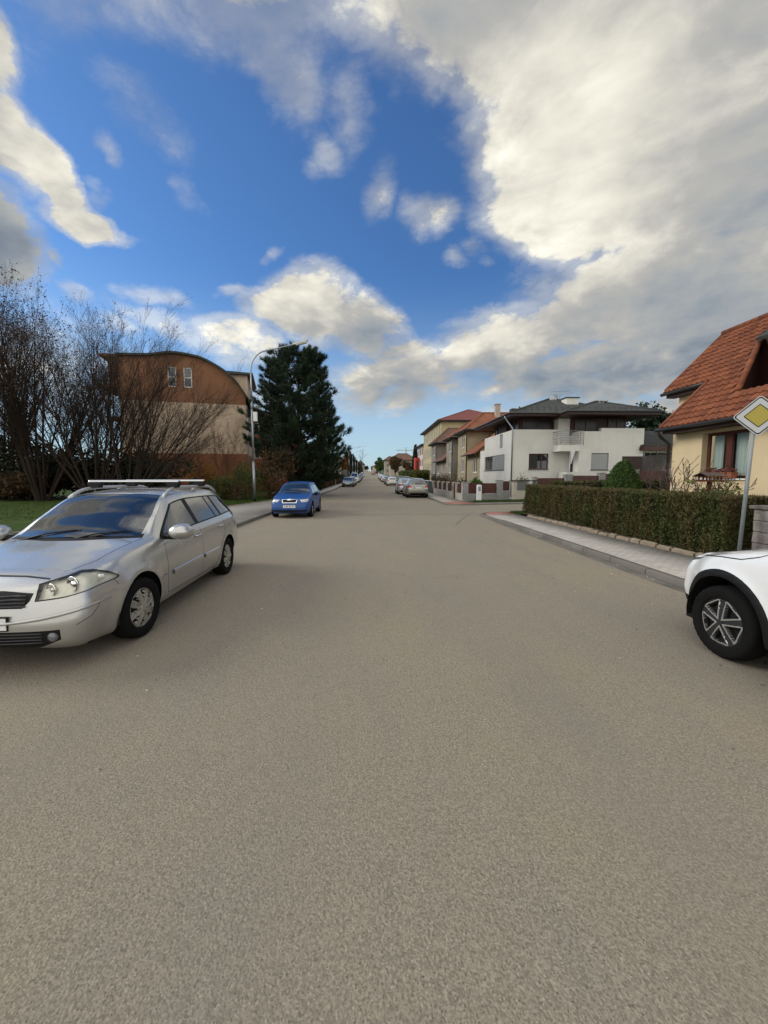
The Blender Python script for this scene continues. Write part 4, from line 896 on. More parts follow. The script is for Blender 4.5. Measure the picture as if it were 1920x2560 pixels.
    mb = MB(o); mb.box(17.65, 19.12, 27.185, 27.197, 1.0, 3.08); mb.build('garage_shade_panel', M['wood_dark'], root)  # flat panel; the shade inside the opening is put into its dark colour
    mb = MB(o); mb.slab([(18.9, 26.9, 3.75), (24.2, 26.9, 3.75), (24.2, 30.2, 5.15), (18.9, 30.2, 5.15)], .15); rf = mb.build('carport_roof', M['roof_dark'], root)
    mb = MB(o)
    for i in range(11): z = 3.85 + i * .125; y = 26.95 + i * .295; mb.box(18.9, 24.2, y, y + .05, z, z + .05)
    mb.build('roof_battens', M['gutter_m'], rf)
    mb = MB(o); mb.box(18.88, 24.2, 26.84, 26.9, 3.5, 3.74); mb.box(18.84, 18.9, 26.84, 30.2, 3.5, 3.72); mb.build('fascia', M['wood_red'], rf)
white_house()
def carport_annex():
    o = (22.5, 28, 0); root = empty('annex_building', o, 'low white annex with a red-brown shuttered window right of the white house', 'annex')
    mb = MB(o); wall(mb, (22.1, 27.9, 0), UX, NY, 5, .3, 3.5, [(.1, 2.3, 1.4, 3.1)], .1); mb.build('wall', M['render_white'], root)
    window(root, o, (22.1, 27.9, 0), UX, NY, (.1, 2.3, 1.4, 3.1), M['frame_brown'], .08, .07, 3, sill=M['frame_grey'])
carport_annex()

# ------------------------------------------------------------------ old row houses down the street
def row_house(y0, y1, ya0, ya1, wm, rm, label, eave=6.5, ridge=8.7, x=10.3, annex_rm=None, seed=1, chim=True, wins=(), awins=(), base=.9):
    """two-storey block y0..y1 with hip end to the street; one-storey wing ya0..ya1"""
    g = gz(x - 2, (y0 + y1) / 2); o = (x, y0, g); root = empty('row_house', o, label, 'house', 'old houses in the row behind the white house'); z = lambda v: v
    mb = MB(o); h = [(a - y0, z0, b - y0, z1) for (a, z0, b, z1) in wins]
    wall(mb, (x, y0, 0), UY, NX, y1 - y0, -.3, eave, h, .14); mb.poly([(x, y0, -.3), (x, y0, eave), (x + 9, y0, eave), (x + 9, y0, -.3)]); mb.poly([(x, y1, -.3), (x + 9, y1, -.3), (x + 9, y1, eave), (x, y1, eave)])
    mb.poly([(x + 9, y0, -.3), (x + 9, y1, -.3), (x + 9, y1, eave), (x + 9, y0, eave)])
    mb.build('wall', wm, root)
    mb = MB(o); mb.obox((x, y0, 0), UY, NX, .0, y1 - y0, -.01, .03, -.3, base); mb.build('plinth', M['plinth'], root)
    for q in h: window(root, o, (x, y0, 0), UY, NX, q, M['frame_white'], .10, .07, 2, sill=M['frame_white'])
    ym = (y0 + y1) / 2 + .1
    rf = hip_roof(root, o, x - .5, x + 9.4, y0 - .9, y1 + .5, eave + .05, x + 2.3, x + 8.5, ym, ym + .01, ridge, rm, M['wood_dark'], .16)
    if chim:
        mb = MB(o); mb.box(x + 3.4, x + 3.9, ym - .9, ym - .4, ridge - 1.2, ridge + .75); mb.box(x + 3.33, x + 3.97, ym - .97, ym - .33, ridge + .752, ridge + .85); mb.build('chimney', M['plaster_old'], rf)
    mb = MB(o); mb.tube([(x - .48, y0 - .3, eave - .05), (x - .06, y0 + .1, eave - .45), (x - .06, y0 + .1, .1)], .05, 8); mb.build('downpipe', M['pipe_brown'], root, smooth=True)
    # wing
    ah = [(a - ya0, z0, b - ya0, z1) for (a, z0, b, z1) in awins]; mb = MB(o)
    wall(mb, (x, ya0, 0), UY, NX, ya1 - ya0, -.3, 4.05, ah, .14); mb.poly([(x, ya0, -.3), (x, ya0, 4.05), (x + 4.2, ya0, 7.2), (x + 4.2, ya0, -.3)]); mb.build('wing_wall', wm, root)
    for q in ah: window(root, o, (x, ya0, 0), UY, NX, q, M['frame_white'], .10, .07, 2, sill=M['frame_white'])
    mb = MB(o); mb.slab([(x - .6, ya0 - .05, 3.85), (x - .6, ya1, 3.85), (x + 4.2, ya1, 7.35), (x + 4.2, ya0 - .05, 7.35)], .14); ar = mb.build('wing_roof', annex_rm or rm, root)
    mb = MB(o); mb.tube([(x - .66, ya0 - .05, 3.80), (x - .66, ya1, 3.80)], .06, 8); mb.build('rain_gutter', M['gutter_m'], ar, smooth=True)
M['plaster_tan'] = mat('tan_plaster', (.36, .30, .195), .95, streak=.12, var=.12, vscale=1.2, bump=.2, col2=(.28, .24, .165), c2scale=.8)
M['plaster_grey'] = mat('grey_plaster', (.31, .275, .22), .95, streak=.12, var=.14, vscale=1.2, bump=.2, col2=(.23, .205, .165), c2scale=.9)
M['plaster_dark'] = mat('dark_grey_plaster', (.24, .215, .18), .95, streak=.12, var=.14, vscale=1.2, bump=.2)
M['plaster_old'] = mat('chimney_plaster', (.40, .33, .26), .95, var=.1)
M['plinth'] = mat('stone_plinth', (.17, .15, .12), .95, var=.2, vscale=5, bump=.3)
row_house(41.8, 46.2, 36.85, 41.8, M['plaster_tan'], M['roof_old'], 'tan old house with orange tiled hip roof and red-roofed wing next to the white house', 6.5, 8.7,
          wins=[(43.1, 4.8, 44.4, 6.0), (43.1, 2.15, 44.4, 3.55)], awins=[(37.9, 2.05, 39.3, 3.45)])
row_house(49.2, 53.2, 53.2, 57.2, M['plaster_grey'], M['roof_old'], 'grey-brown old house with orange tiled roof, second in the row', 6.45, 8.6,
          wins=[(50.3, 4.8, 51.6, 6.0), (50.3, 2.15, 51.6, 3.5)], awins=[(54.2, 2.15, 55.5, 3.5)], chim=False, annex_rm=M['roof_brown'])
row_house(61.2, 66.3, 57.2, 61.2, M['plaster_dark'], M['roof_brown'], 'dark grey old house with brown tiled roof, third in the row', 6.8, 9.4,
          wins=[(63.0, 5.0, 64.4, 6.3), (63.0, 2.2, 64.4, 3.7)], awins=[(58.6, 2.1, 60.0, 3.6)], chim=False)
# a yellow-beige school
def block_building(name, label, cat, x0, x1, y0, y1, H, wm, rm, roof, rows, cols, ww, fm, group=None, street='NX', eave=.7, sidecols=(), z_base=None, band=None):
    g = gz((x0 + x1) / 2 if x0 < 9 else 8, (y0 + y1) / 2) if z_base is None else z_base
    o = (x0, y0, g); root = empty(name, o, label, cat, group); mb = MB(o)
    face = x0 if street == 'NX' else x1; N = (-1, 0, 0) if street == 'NX' else (1, 0, 0); other = x1 if street == 'NX' else x0
    holes = [(c - ww / 2, g + a, c + ww / 2, g + b) for c in cols for (a, b) in rows]
    wall(mb, (face, y0, 0), UY, N, y1 - y0, g - .5, g + H, holes, .14)
    sh = [(c - ww / 2, g + a, c + ww / 2, g + b) for c in sidecols for (a, b) in rows]
    wall(mb, (x0, y0, 0), UX, NY, x1 - x0, g - .5, g + H, sh, .14)
    mb.poly([(other, y0, g - .5), (other, y1, g - .5), (other, y1, g + H), (other, y0, g + H)]); mb.poly([(x0, y1, g - .5), (x0, y1, g + H), (x1, y1, g + H), (x1, y1, g - .5)])
    mb.build('wall', wm, root)
    for q in holes: window(root, o, (face, y0, 0), UY, N, q, fm, .1, .07, 2)
    for q in sh: window(root, o, (x0, y0, 0), UX, NY, q, fm, .1, .07, 2)
    if band:
        mb = MB(o)
        for (a, b) in band: mb.obox((face, y0, 0), UY, N, 0, y1 - y0, -.01, .04, g + a, g + b)
        mb.build('cornice', M['cornice'], root)
    if roof:
        inset, rise = roof
        if (x1 - x0) < (y1 - y0): xm = (x0 + x1) / 2; hip_roof(root, o, x0 - eave, x1 + eave, y0 - eave, y1 + eave, g + H, xm - .1, xm + .1, y0 + inset, y1 - inset, g + H + rise, rm, M['wood_dark'], .2)
        else: ym = (y0 + y1) / 2; hip_roof(root, o, x0 - eave, x1 + eave, y0 - eave, y1 + eave, g + H, x0 + inset, x1 - inset, ym - .1, ym + .1, g + H + rise, rm, M['wood_dark'], .2)
    return root
M['school'] = mat('yellow_beige_plaster', (.46, .38, .21), .95, streak=.12, var=.08, vscale=.8, col2=(.38, .33, .21), c2scale=.5)
M['cornice'] = mat('pale_cornice', (.50, .43, .30), .9, var=.08)
M['pinkish'] = mat('pale_pink_plaster', (.56, .48, .44), .9, var=.06)
M['salmon'] = mat('salmon_plaster', (.33, .105, .060), .9, var=.12, vscale=.7)
M['beige'] = mat('beige_plaster', (.38, .32, .25), .95, streak=.12, var=.1)
M['frame_dkred'] = mat('dark_red_frame', (.12, .03, .03), .5, var=.05)
block_building('school_building', 'three-storey yellow-beige school with a reddish hip roof and rows of tall windows', 'school', 12, 24, 67, 88.5, 10.9, M['school'], M['roof_redtin'], (5.5, 2.7),
    [(1.5, 4.1), (5.2, 7.2), (8.2, 10.1)], [1.6, 3.9, 6.2, 8.5, 10.8, 13.1, 15.4, 17.7, 20.0], 1.15, M['frame_white'], z_base=.15, band=[(4.5, 4.75), (10.5, 10.8)])
block_building('school_wing', 'pale pinkish building with dark red windows beyond the school', 'building', 12.5, 22, 93, 103, 8.7, M['pinkish'], M['roof_redtin'], (3.5, 1.4), [(1.0, 2.6), (3.8, 5.4), (6.4, 8.0)], [1.8, 5.0, 8.2], 1.5, M['frame_dkred'], z_base=.4)
root = empty('red_portal', (10.3, 89.5, .3), 'bright red upright slab at the school entrance', 'portal')
mb = MB((10.3, 89.5, .3)); mb.box(10.2, 11.25, 89.3, 89.6, .2, 5.9); mb.box(10.2, 10.4, 89.6, 91.5, .2, 5.9); mb.build('slab', mat('red_cladding', (.50, .045, .025), .5, var=.06), root)
mb = MB((10.3, 89.5, .3)); mb.box(10.5, 10.95, 89.28, 89.297, 3.0, 5.2); mb.build('recess', M['frame_dkred'], root)
# far right houses beyond the autumn tree
block_building('distant_house', 'far house with red-brown roof behind the autumn tree', 'house', 8.6, 19.5, 166, 176, 6.6, M['beige'], M['roof_brown'], (3.5, 3.0), [(1.2, 2.6), (4.0, 5.4)], [2, 5, 8], 1.1, M['frame_white'], sidecols=(2, 5, 8))
block_building('distant_house', 'narrow beige house right of the round green tree at the street end', 'house', 7.6, 13, 205, 213, 7.4, M['beige'], M['roof_brown'], (2.5, 2.2), [(1.2, 2.6), (4.0, 5.4)], [2, 5], 1.1, M['frame_white'], sidecols=(1.5, 3.8))
block_building('distant_house', 'dark-roofed house at the far left end of the street', 'house', -13.5, -5.5, 395, 410, 5.4, M['plaster_dark'], M['roof_dark'], (4, 4.5), [(1.2, 2.6)], [3, 7], 1.2, M['frame_white'], street='PX')
block_building('distant_house', 'beige house half hidden behind the left hedge and the lamp posts', 'house', -17, -8.2, 112, 128, 6.0, M['beige'], M['roof_brown'], (4, 2.2), [(1.2, 2.6), (3.9, 5.2)], [2, 5, 8, 11], 1.1, M['frame_white'], street='PX', sidecols=(2, 5))
block_building('distant_house', 'tiny pale house closing the view at the top of the street', 'house', 3, 10, 460, 468, 4.2, M['cornice'], M['roof_old'], (3, 2.5), [(1.2, 2.6)], [2, 5], 1.2, M['frame_white'], sidecols=(2, 5))
# buildings behind the pine
block_building('apartment_block', 'salmon-red apartment block seen through the pine branches', 'building', -23.5, -11.6, 47, 72, 8.6, M['salmon'], M['roof_old'], (5, 2.6), [(1.0, 2.4), (3.7, 5.1), (6.4, 7.8)], [2, 5, 8, 11, 14, 17, 20, 23], 1.2, M['frame_white'], street='PX', sidecols=(2, 5, 8, 10.6))
block_building('apartment_block', 'grey-beige house behind the hedge right of the pine', 'building', -20, -9.2, 80, 96, 6.2, M['beige'], M['roof_brown'], (4, 2.2), [(1.0, 2.4), (3.7, 5.1)], [2, 5, 8, 11, 14], 1.2, M['frame_white'], street='PX', sidecols=(3, 6, 9))

# ------------------------------------------------------------------ orange and cream building with a barrel roof
def barrel():
    o = (-12, 39.4, 0); root = empty('barrel_roof_building', o, 'orange and cream building with a curved barrel roof behind the bare trees', 'building')
    A = Vector((-12.0, 39.4, 0)); Bp = Vector((-22.5, 37.0, 0)); U = (Bp - A).normalized(); Wd = (Bp - A).length; N = Vector((U.y, -U.x, 0)); N = N if N.y < 0 else -N
    M['orange'] = mat('orange_render', (.215, .100, .052), .9, streak=.12, var=.10, vscale=.6, bump=.1); M['cream'] = mat('cream_render', (.52, .395, .285), .9, streak=.12, var=.05, vscale=.5, bump=.1, col2=(.35, .26, .185))
    M['brick_or'] = mat('lower_orange_render', (.23, .088, .042), .92, var=.10, vscale=1.5, bump=.15)
    P = lambda u, z, d=0: A + U * u + N * d + Vector((0, 0, z))
    def top(u):                        # arc from the right eave, crest left of the middle
        return float(pchip([0, .043, .10, .217, .39, .565, .777, 1.0], [9.3, 10.15, 10.9, 11.85, 12.65, 12.85, 12.5, 12.35], u / Wd))
    n = 40; prof = [(Wd * i / n, top(Wd * i / n)) for i in range(n + 1)]
    dpt = -12
    mb = MB(o); h1 = [(4.7, 9.95, 5.4, 11.75), (6.05, 9.95, 6.75, 11.75)]
    wall(mb, A, U, N, Wd, 8.55, 9.4, [], 0)
    # upper wall in columns so that the windows are real openings
    us = sorted({p[0] for p in prof} | {h1[0][0], h1[0][2], h1[1][0], h1[1][2]})
    for a, b in zip(us[:-1], us[1:]):
        hh = [h for h in h1 if h[0] < (a + b) / 2 < h[2]]; ta, tb = np.interp([a, b], [p[0] for p in prof], [p[1] for p in prof])
        if hh: mb.poly([P(a, 9.4), P(b, 9.4), P(b, hh[0][1]), P(a, hh[0][1])]); mb.poly([P(a, hh[0][3]), P(b, hh[0][3]), P(b, tb), P(a, ta)])
        else: mb.poly([P(a, 9.4), P(b, 9.4), P(b, tb), P(a, ta)])
    for (a, c, b, d) in h1:
        for q in ([P(a, c), P(b, c), P(b, c, -.2), P(a, c, -.2)], [P(a, d), P(b, d), P(b, d, -.2), P(a, d, -.2)], [P(a, c), P(a, d), P(a, d, -.2), P(a, c, -.2)], [P(b, c), P(b, d), P(b, d, -.2), P(b, c, -.2)]): mb.poly(q)
    mb.poly([P(0, 8.55), P(0, 8.55, dpt), P(0, 9.4, dpt), P(0, 9.4)]); mb.build('upper_wall', M['orange'], root)
    for q in h1: window(root, o, A, U, N, q, M['frame_white'], .12, .07, 1, glass=M['glass']); mb = MB(o)
    for (a, c, b, d) in h1: mb.obox(A, U, N, a, b, -.13, -.07, 10.8, 10.87)
    mb.build('transom', M['frame_white'], root)
    mb = MB(o); wall(mb, A + N * .0, U, N, Wd, 3.85, 8.55, [], 0); mb.poly([P(0, 3.85), P(0, 3.85, dpt), P(0, 8.55, dpt), P(0, 8.55)]); mb.poly([P(Wd, 3.85), P(Wd, 3.85, dpt), P(Wd, 8.55, dpt), P(Wd, 8.55)]); mb.build('middle_wall', M['cream'], root)
    mb = MB(o); wall(mb, A, U, N, Wd, -.3, 3.85, [], 0); mb.poly([P(0, -.3), P(0, -.3, dpt), P(0, 3.85, dpt), P(0, 3.85)]); mb.poly([P(Wd, -.3), P(Wd, -.3, dpt), P(Wd, 3.85, dpt), P(Wd, 3.85)]); mb.build('lower_wall', M['brick_or'], root)
    # roof skin with thickness and overhang
    mb = MB(o); ov = .40; pr = [(-.75, top(.0) - .95), (-.1, top(0) - .05)] + prof[1:]
    for (a, za), (b, zb) in zip(pr[:-1], pr[1:]):
        f = [P(a, za + .03, ov), P(b, zb + .03, ov), P(b, zb + .03, dpt), P(a, za + .03, dpt)]; g_ = [p + Vector((0, 0, .17)) for p in f]
        mb.hexa(f + g_)
    mb.build('roof', M['roof_grey'], root)
    # flat-roofed dormer at the right, stepped balconies at the left
    mb = MB(o); mb.hexa([P(-.15, 9.6, -1.0), P(1.7, 9.6, -1.0), P(1.7, 9.6, -7), P(-.15, 9.6, -7), P(-.15, 11.6, -1.0), P(1.7, 11.6, -1.0), P(1.7, 11.6, -7), P(-.15, 11.6, -7)]); d_ = mb.build('dormer', M['cream'], root)
    mb = MB(o); mb.hexa([P(-.7, 11.6, -.6), P(1.9, 11.6, -.6), P(1.9, 11.6, -7.4), P(-.7, 11.6, -7.4), P(-.7, 11.78, -.6), P(1.9, 11.85, -.6), P(1.9, 11.85, -7.4), P(-.7, 11.78, -7.4)]); mb.build('dormer_roof', M['roof_grey'], d_)
    mb = MB(o)
    for (z, u1, th) in ((12.4, 1.6, .2), (9.7, 1.9, .25), (6.9, 1.3, .2), (4.0, 1.3, .2)): mb.obox(A, U, N, Wd - .2, Wd + u1, -5, -.3, z, z + th)
    mb.obox(A, U, N, Wd - .2, Wd + .9, -5, -.5, 9.95, 12.4)
    mb.build('balcony', M['orange'], root)
    mb = MB(o); mb.tube([P(-.1, 8.5, .1), P(-.1, .1, .1)], .06, 8); mb.build('downpipe', M['metal'], root, smooth=True)
M['roof_grey'] = mat('grey_green_roof_metal', (.035, .040, .036), .45, .4, var=.12, vscale=1)
barrel()
# ------------------------------------------------------------------ yellow house with the orange tiled roof
def yellow_house():
    o = (11, 14.1, .14); root = empty('yellow_house', o, 'yellow house with a steep orange tiled roof and brown-framed window behind the hedge', 'house')
    mb = MB(o); hole = (1.28, 1.62, 2.90, 3.08)
    wall(mb, (11, 14.1, 0), (0, -1, 0), NX, 11.1, 0, 3.86, [hole], .24)
    mb.poly([(11, 14.1, 0), (11, 14.1, 3.86), (12.4, 14.1, 5.1), (12.4, 14.1, 0)]); mb.poly([(11, 3, 0), (18, 3, 0), (18, 3, 3.86), (11, 3, 3.86)])
    mb.box(12.55, 17.5, 14.0, 15.9, 0, 5.12); mb.poly([(12.55, 15.85, 5.1), (17.5, 15.85, 5.1), (14.7, 15.85, 7.3)]); mb.poly([(18, 3, 0), (18, 14.1, 0), (18, 14.1, 3.86), (18, 3, 3.86)])
    mb.build('wall', M['render_yellow'], root)
    f = window(root, o, (11, 14.1, 0), (0, -1, 0), NX, hole, M['frame_brown'], .24, .085, 2, glass=M['pane_clear'], sill=M['frame_white'],
               curtain=[(1.40, 1.72, 0), (1.98, 2.08, 0), (2.16, 2.86, 0)])
    mb = MB(o); mb.obox((11, 14.1, 0), (0, -1, 0), NX, 2.0, 2.2, -.25, -.17, 1.70, 3.0); mb.build('middle_post', M['frame_brown'], f)
    # main roof slab (45 degrees) with its cut for the loggia
    z = lambda X: X - 7.1
    out = [(10.45, 14.0), (12.2, 14.0), (12.2, 16.2), (14.5, 16.2), (14.5, 13.0), (13.4, 13.5), (11.35, 12.04), (11.35, 3.0), (10.45, 3.0)]
    mb = MB(o); th = .09
    # triangulated by hand into convex pieces
    pc = [[(10.45, 14.0), (11.35, 14.0), (11.35, 3.0), (10.45, 3.0)], [(11.35, 14.0), (12.2, 14.0), (12.2, 12.645), (11.35, 12.04)], [(12.2, 16.2), (14.5, 16.2), (14.5, 13.0), (13.4, 13.5), (12.2, 12.645)]]
    for p in pc: mb.slab([(x, y, z(x) + .04) for x, y in p], th)
    mb.slab([(14.5, 16.2, z(14.5) + .04), (14.5, 3, z(14.5) + .04), (18.5, 3, 3.4), (18.5, 16.2, 3.4)], th)
    rf = mb.build('roof', M['roof_red'], root)
    # tiles as real overlapping courses
    mb = MB(o); rg = random.Random(4); cw, rh = .225, .30
    def inside(x, y):
        c = False; n = len(out)
        for i in range(n):
            (x1, y1), (x2, y2) = out[i], out[(i + 1) % n]
            if (y1 > y) != (y2 > y) and x < (x2 - x1) * (y - y1) / (y2 - y1) + x1: c = not c
        return c
    s = 0
    while 10.42 + s * math.cos(R(45)) < 14.5:
        x0 = 10.42 + s * math.cos(R(45)); x1 = min(14.52, x0 + (rh + .05) * math.cos(R(45)))
        yy = 8.5
        while yy < 16.2:
            xm = (x0 + x1) / 2
            if inside(xm, yy + cw / 2):
                lift = rg.uniform(0, .008); nrm = Vector((-.7071, 0, .7071)); a0, a1 = .105 + lift, .065
                prof = [(0, .0), (.12, .030), (.32, .045), (.55, .040), (.72, .012), (.86, .0), (1.0, .004)]
                for (t0, h0), (t1, h1_) in zip(prof[:-1], prof[1:]):
                    q = lambda x, t, h, a: Vector((x, yy + t * cw, z(x))) + nrm * (a + h)
                    mb.poly([q(x0, t1, h1_, a0), q(x0, t0, h0, a0), q(x1, t0, h0, a1), q(x1, t1, h1_, a1)])
                    mb.poly([q(x0, t0, h0, a0), q(x0, t1, h1_, a0), q(x0 + .0, t1, 0, .04), q(x0 + .0, t0, 0, .04)])
            yy += cw
        s += rh
    mb.build('roof_tiles', M['roof_red'], rf)
    mb = MB(o)
    mb.tube([(14.5, 16.25, 7.52), (14.5, 3, 7.52)], .11, 8); mb.tube([(13.4, 13.5, 6.42), (12.3, 12.72, 5.32), (11.3, 12.0, 4.32)], .085, 8)
    for (a, b) in (((10.42, 14.02, 3.42), (12.2, 14.02, 5.2)), ((12.2, 16.22, 5.2), (14.5, 16.22, 7.5))): mb.tube([a, b], .06, 6)
    mb.build('ridge_tiles', M['roof_red'], rf, smooth=True)
    mb = MB(o)                                           # gutters and fascia
    mb.tube([(10.38, 14.15, 3.33), (10.38, 3, 3.33)], .065, 8); mb.tube([(12.1, 16.3, 5.03), (12.1, 14.3, 5.03), (12.35, 14.02, 5.2)], .07, 8)
    mb.build('rain_gutter', M['gutter_m'], rf, smooth=True)
    mb = MB(o); mb.box(10.5, 10.98, 3, 13.98, 3.18, 3.30); mb.box(12.2, 12.56, 14.05, 16.15, 4.86, 5.0); mb.build('soffit', M['wood_dark'], rf)
    mb = MB(o); mb.tube([(10.38, 14.1, 3.28), (10.55, 14.12, 3.1), (10.92, 14.17, 2.85), (10.92, 14.17, .1)], .055, 10); mb.build('downpipe', M['pipe_brown'], root, smooth=True)
    mb = MB(o)                                           # dark loggia and its low roof
    mb.poly([(11.35, 12.04, 4.2), (13.4, 13.5, 6.25), (13.4, 13.5, 4.2)]); mb.poly([(13.4, 13.5, 4.2), (13.4, 3, 4.2), (13.4, 3, 6.6), (13.4, 13.5, 6.6)]); mb.poly([(11.35, 12.04, 4.2), (13.4, 13.5, 4.2), (13.4, 3, 4.2), (11.35, 3, 4.2)])
    lg = mb.build('loggia', M['wood_dark'], root)
    mb = MB(o); mb.slab([(12.95, 13.25, 6.30), (12.95, 3, 6.30), (14.5, 3, 7.35), (14.5, 13.2, 7.35)], .12); mb.build('loggia_roof', M['roof_dark'], root)
    mb = MB(o)                                           # two vent tiles
    for (x, y) in ((13.0, 15.4), (13.9, 14.2)): mb.hexa([(x, y, z(x) + .1), (x + .2, y, z(x + .2) + .1), (x + .2, y + .22, z(x + .2) + .1), (x, y + .22, z(x) + .1), (x - .08, y + .02, z(x) + .24), (x + .18, y + .02, z(x + .2) + .16), (x + .18, y + .2, z(x + .2) + .16), (x - .08, y + .2, z(x) + .24)])
    mb.build('vent_tile', M['roof_old'], rf)
    # flower box on the sill
    b = empty('flower_box', (10.90, 11.95, 1.62), 'terracotta flower box with withered plants on the brown-framed window sill', 'flower box')
    mb = MB((10.90, 11.95, 1.62)); x, y0_, y1_ = 10.85, 11.5, 12.45
    mb.hexa([(x + .02, y0_ + .02, 1.625), (x + .16, y0_ + .02, 1.625), (x + .16, y1_ - .02, 1.625), (x + .02, y1_ - .02, 1.625), (x - .01, y0_, 1.80), (x + .19, y0_, 1.80), (x + .19, y1_, 1.80), (x - .01, y1_, 1.80)])
    mb.box(x - .025, x + .205, y0_ - .015, y1_ + .015, 1.775, 1.80); mb.build('box', mat('terracotta', (.36, .10, .05), .8), b)
    rs_ = np.random.RandomState(5); P_ = np.stack([rs_.rand(260) * .2 - .06, rs_.rand(260) * .95 - .45, .18 + rs_.rand(260) ** 1.5 * .14], 1); V_, F_ = leaves(rs_, P_, .05); np_mesh('plants', V_, F_, M['bush_red'], b)
def clear_pane():
    m = bpy.data.materials.new('clear_pane'); m.use_nodes = True; t = NT(m.node_tree)
    tr = t.node('ShaderNodeBsdfTransparent'); tr.inputs[0].default_value = (.75, .8, .78, 1); gl = t.node('ShaderNodeBsdfGlossy'); gl.inputs['Roughness'].default_value = .02
    fr = t.node('ShaderNodeFresnel'); fr.inputs[0].default_value = 1.5; mx = t.node('ShaderNodeMixShader'); t.put(mx.inputs[0], fr.outputs[0]); t.l.new(tr.outputs[0], mx.inputs[1]); t.l.new(gl.outputs[0], mx.inputs[2])
    t.l.new(mx.outputs[0], m.node_tree.nodes['Material Output'].inputs[0]); return m
M['pane_clear'] = clear_pane()
yellow_house()

# ------------------------------------------------------------------ garden walls and fences of the far corner
M['concrete_block'] = block_mat('grey_concrete_blocks', (.235, .235, .225), (.275, .27, .255), (.15, .15, .14), .40, .20, .008, axes='xz', bump=.3, var=.3)
M['light_block'] = block_mat('pale_split_blocks', (.40, .37, .31), (.46, .42, .35), (.24, .22, .19), .40, .20, .008, axes='xz', bump=.35, var=.2)
M['brick_pale'] = block_mat('pale_brick', (.46, .42, .34), (.52, .48, .39), (.26, .23, .19), .22, .075, .010, axes='xz', bump=.4, var=.15)
M['stone_block'] = mat('split_stone', (.22, .20, .175), .95, var=.35, vscale=7, bump=1.0, bscale=22, col2=(.17, .145, .14), c2scale=1.6)
def boards(mb, O, U, N, u0, u1, z0, z1, n, d0=-.03, d1=.0):
    h = (z1 - z0) / n
    for i in range(n): mb.obox(O, U, N, u0, u1, d0, d1, z0 + i * h, z0 + (i + 1) * h - .003)
def street_fence():
    o = (6.05, 25.7, 0); root = empty('garden_fence', o, 'street-side garden fence of pale concrete posts with red-brown board panels', 'fence'); O, U, N = (6.05, 0, 0), UY, NX
    ps = [25.75, 27.62, 28.85, 31.0, 33.0, 35.2, 37.4]
    mb = MB(o)
    for a, b in zip(ps[:-1], ps[1:]):
        if abs(a - 27.62) < .01: continue
        mb.obox(O, U, N, a + .1, b - .1, -.2, .0, .0, .54)
    mb.build('base_wall', M['light_block'], root)
    for y in ps: mb = MB(o); mb.obox(O, U, N, y - .1, y + .1, -.22, .02, 0, 1.22); mb.obox(O, U, N, y - .12, y + .12, -.24, .04, 1.222, 1.27); mb.build('post', M['light_block'], root)
    for a, b in zip(ps[:-1], ps[1:]):
        mb = MB(o)
        if abs(a - 27.62) < .01:
            boards(mb, O, U, N, a + .13, b - .13, .08, 1.20, 8, -.12, -.08); g = mb.build('gate', M['wood_red'], root)
            mb = MB(o); mb.obox(O, U, N, a + .16, a + .2, -.08, -.03, .62, .66); mb.obox(O, U, N, a + .16, a + .3, -.045, -.03, .65, .67); mb.build('handle', M['metal'], g)
        else: boards(mb, O, U, N, a + .11, b - .11, .58, 1.17, 4, -.12, -.08); mb.build('panel', M['wood_red'], root)
    mb = MB(o); mb.obox(O, U, N, 28.70, 28.82, .021, .09, .75, 1.0); mb.build('letter_box', M['frame_grey'], root)
street_fence()
def side_fence():
    o = (6.05, 25.5, 0); root = empty('garden_fence', o, 'garden wall along the side street: grey block pillars, dark red boards, stepping up the slope', 'fence'); O, U, N = (0, 25.5, 0), UX, NY
    segs = [(6.05, 6.41, 8.30, .58, 1.24), (8.30, 8.68, 9.17, .75, 1.37), (10.75, 10.95, 12.80, 1.0, 1.57), (12.80, 13.30, 15.10, 1.15, 1.73), (15.10, 15.50, 17.5, 1.25, 1.85), (17.3, 17.75, 19.6, 1.38, 2.05), (19.6, 19.95, 22.0, 1.45, 2.1)]
    for (a, b, c, z0, z1) in segs:
        mb = MB(o); mb.obox(O, U, N, a, b, -.36, .0, 0, z1 + .04); mb.obox(O, U, N, a - .02, b + .02, -.38, .02, z1 + .042, z1 + .08); mb.build('pillar', M['concrete_block'], root)
        mb = MB(o); mb.obox(O, U, N, b, c, -.28, -.06, 0, z0 - .02); mb.build('base_wall', M['concrete_block'], root)
        mb = MB(o); boards(mb, O, U, N, b + .005, c, z0, z1, 5, -.16, -.12); mb.build('panel', M['wood_red'], root)
side_fence()
root = empty('meter_pillar', (9.25, 25.3, 0), 'pale brick meter pillar with a grey box door under a dark cap', 'pillar')
mb = MB((9.25, 25.3, 0)); mb.box(9.25, 10.3, 25.15, 25.6, 0, 1.38); mb.build('brickwork', M['brick_pale'], root)
mb = MB((9.25, 25.3, 0)); mb.box(9.16, 10.9, 25.08, 25.68, 1.382, 1.44); mb.build('cap', M['gutter_m'], root)
mb = MB((9.25, 25.3, 0)); mb.box(9.50, 10.15, 25.12, 25.147, .80, 1.34); mb.build('box_door', M['frame_grey'], root, bevel=.006)
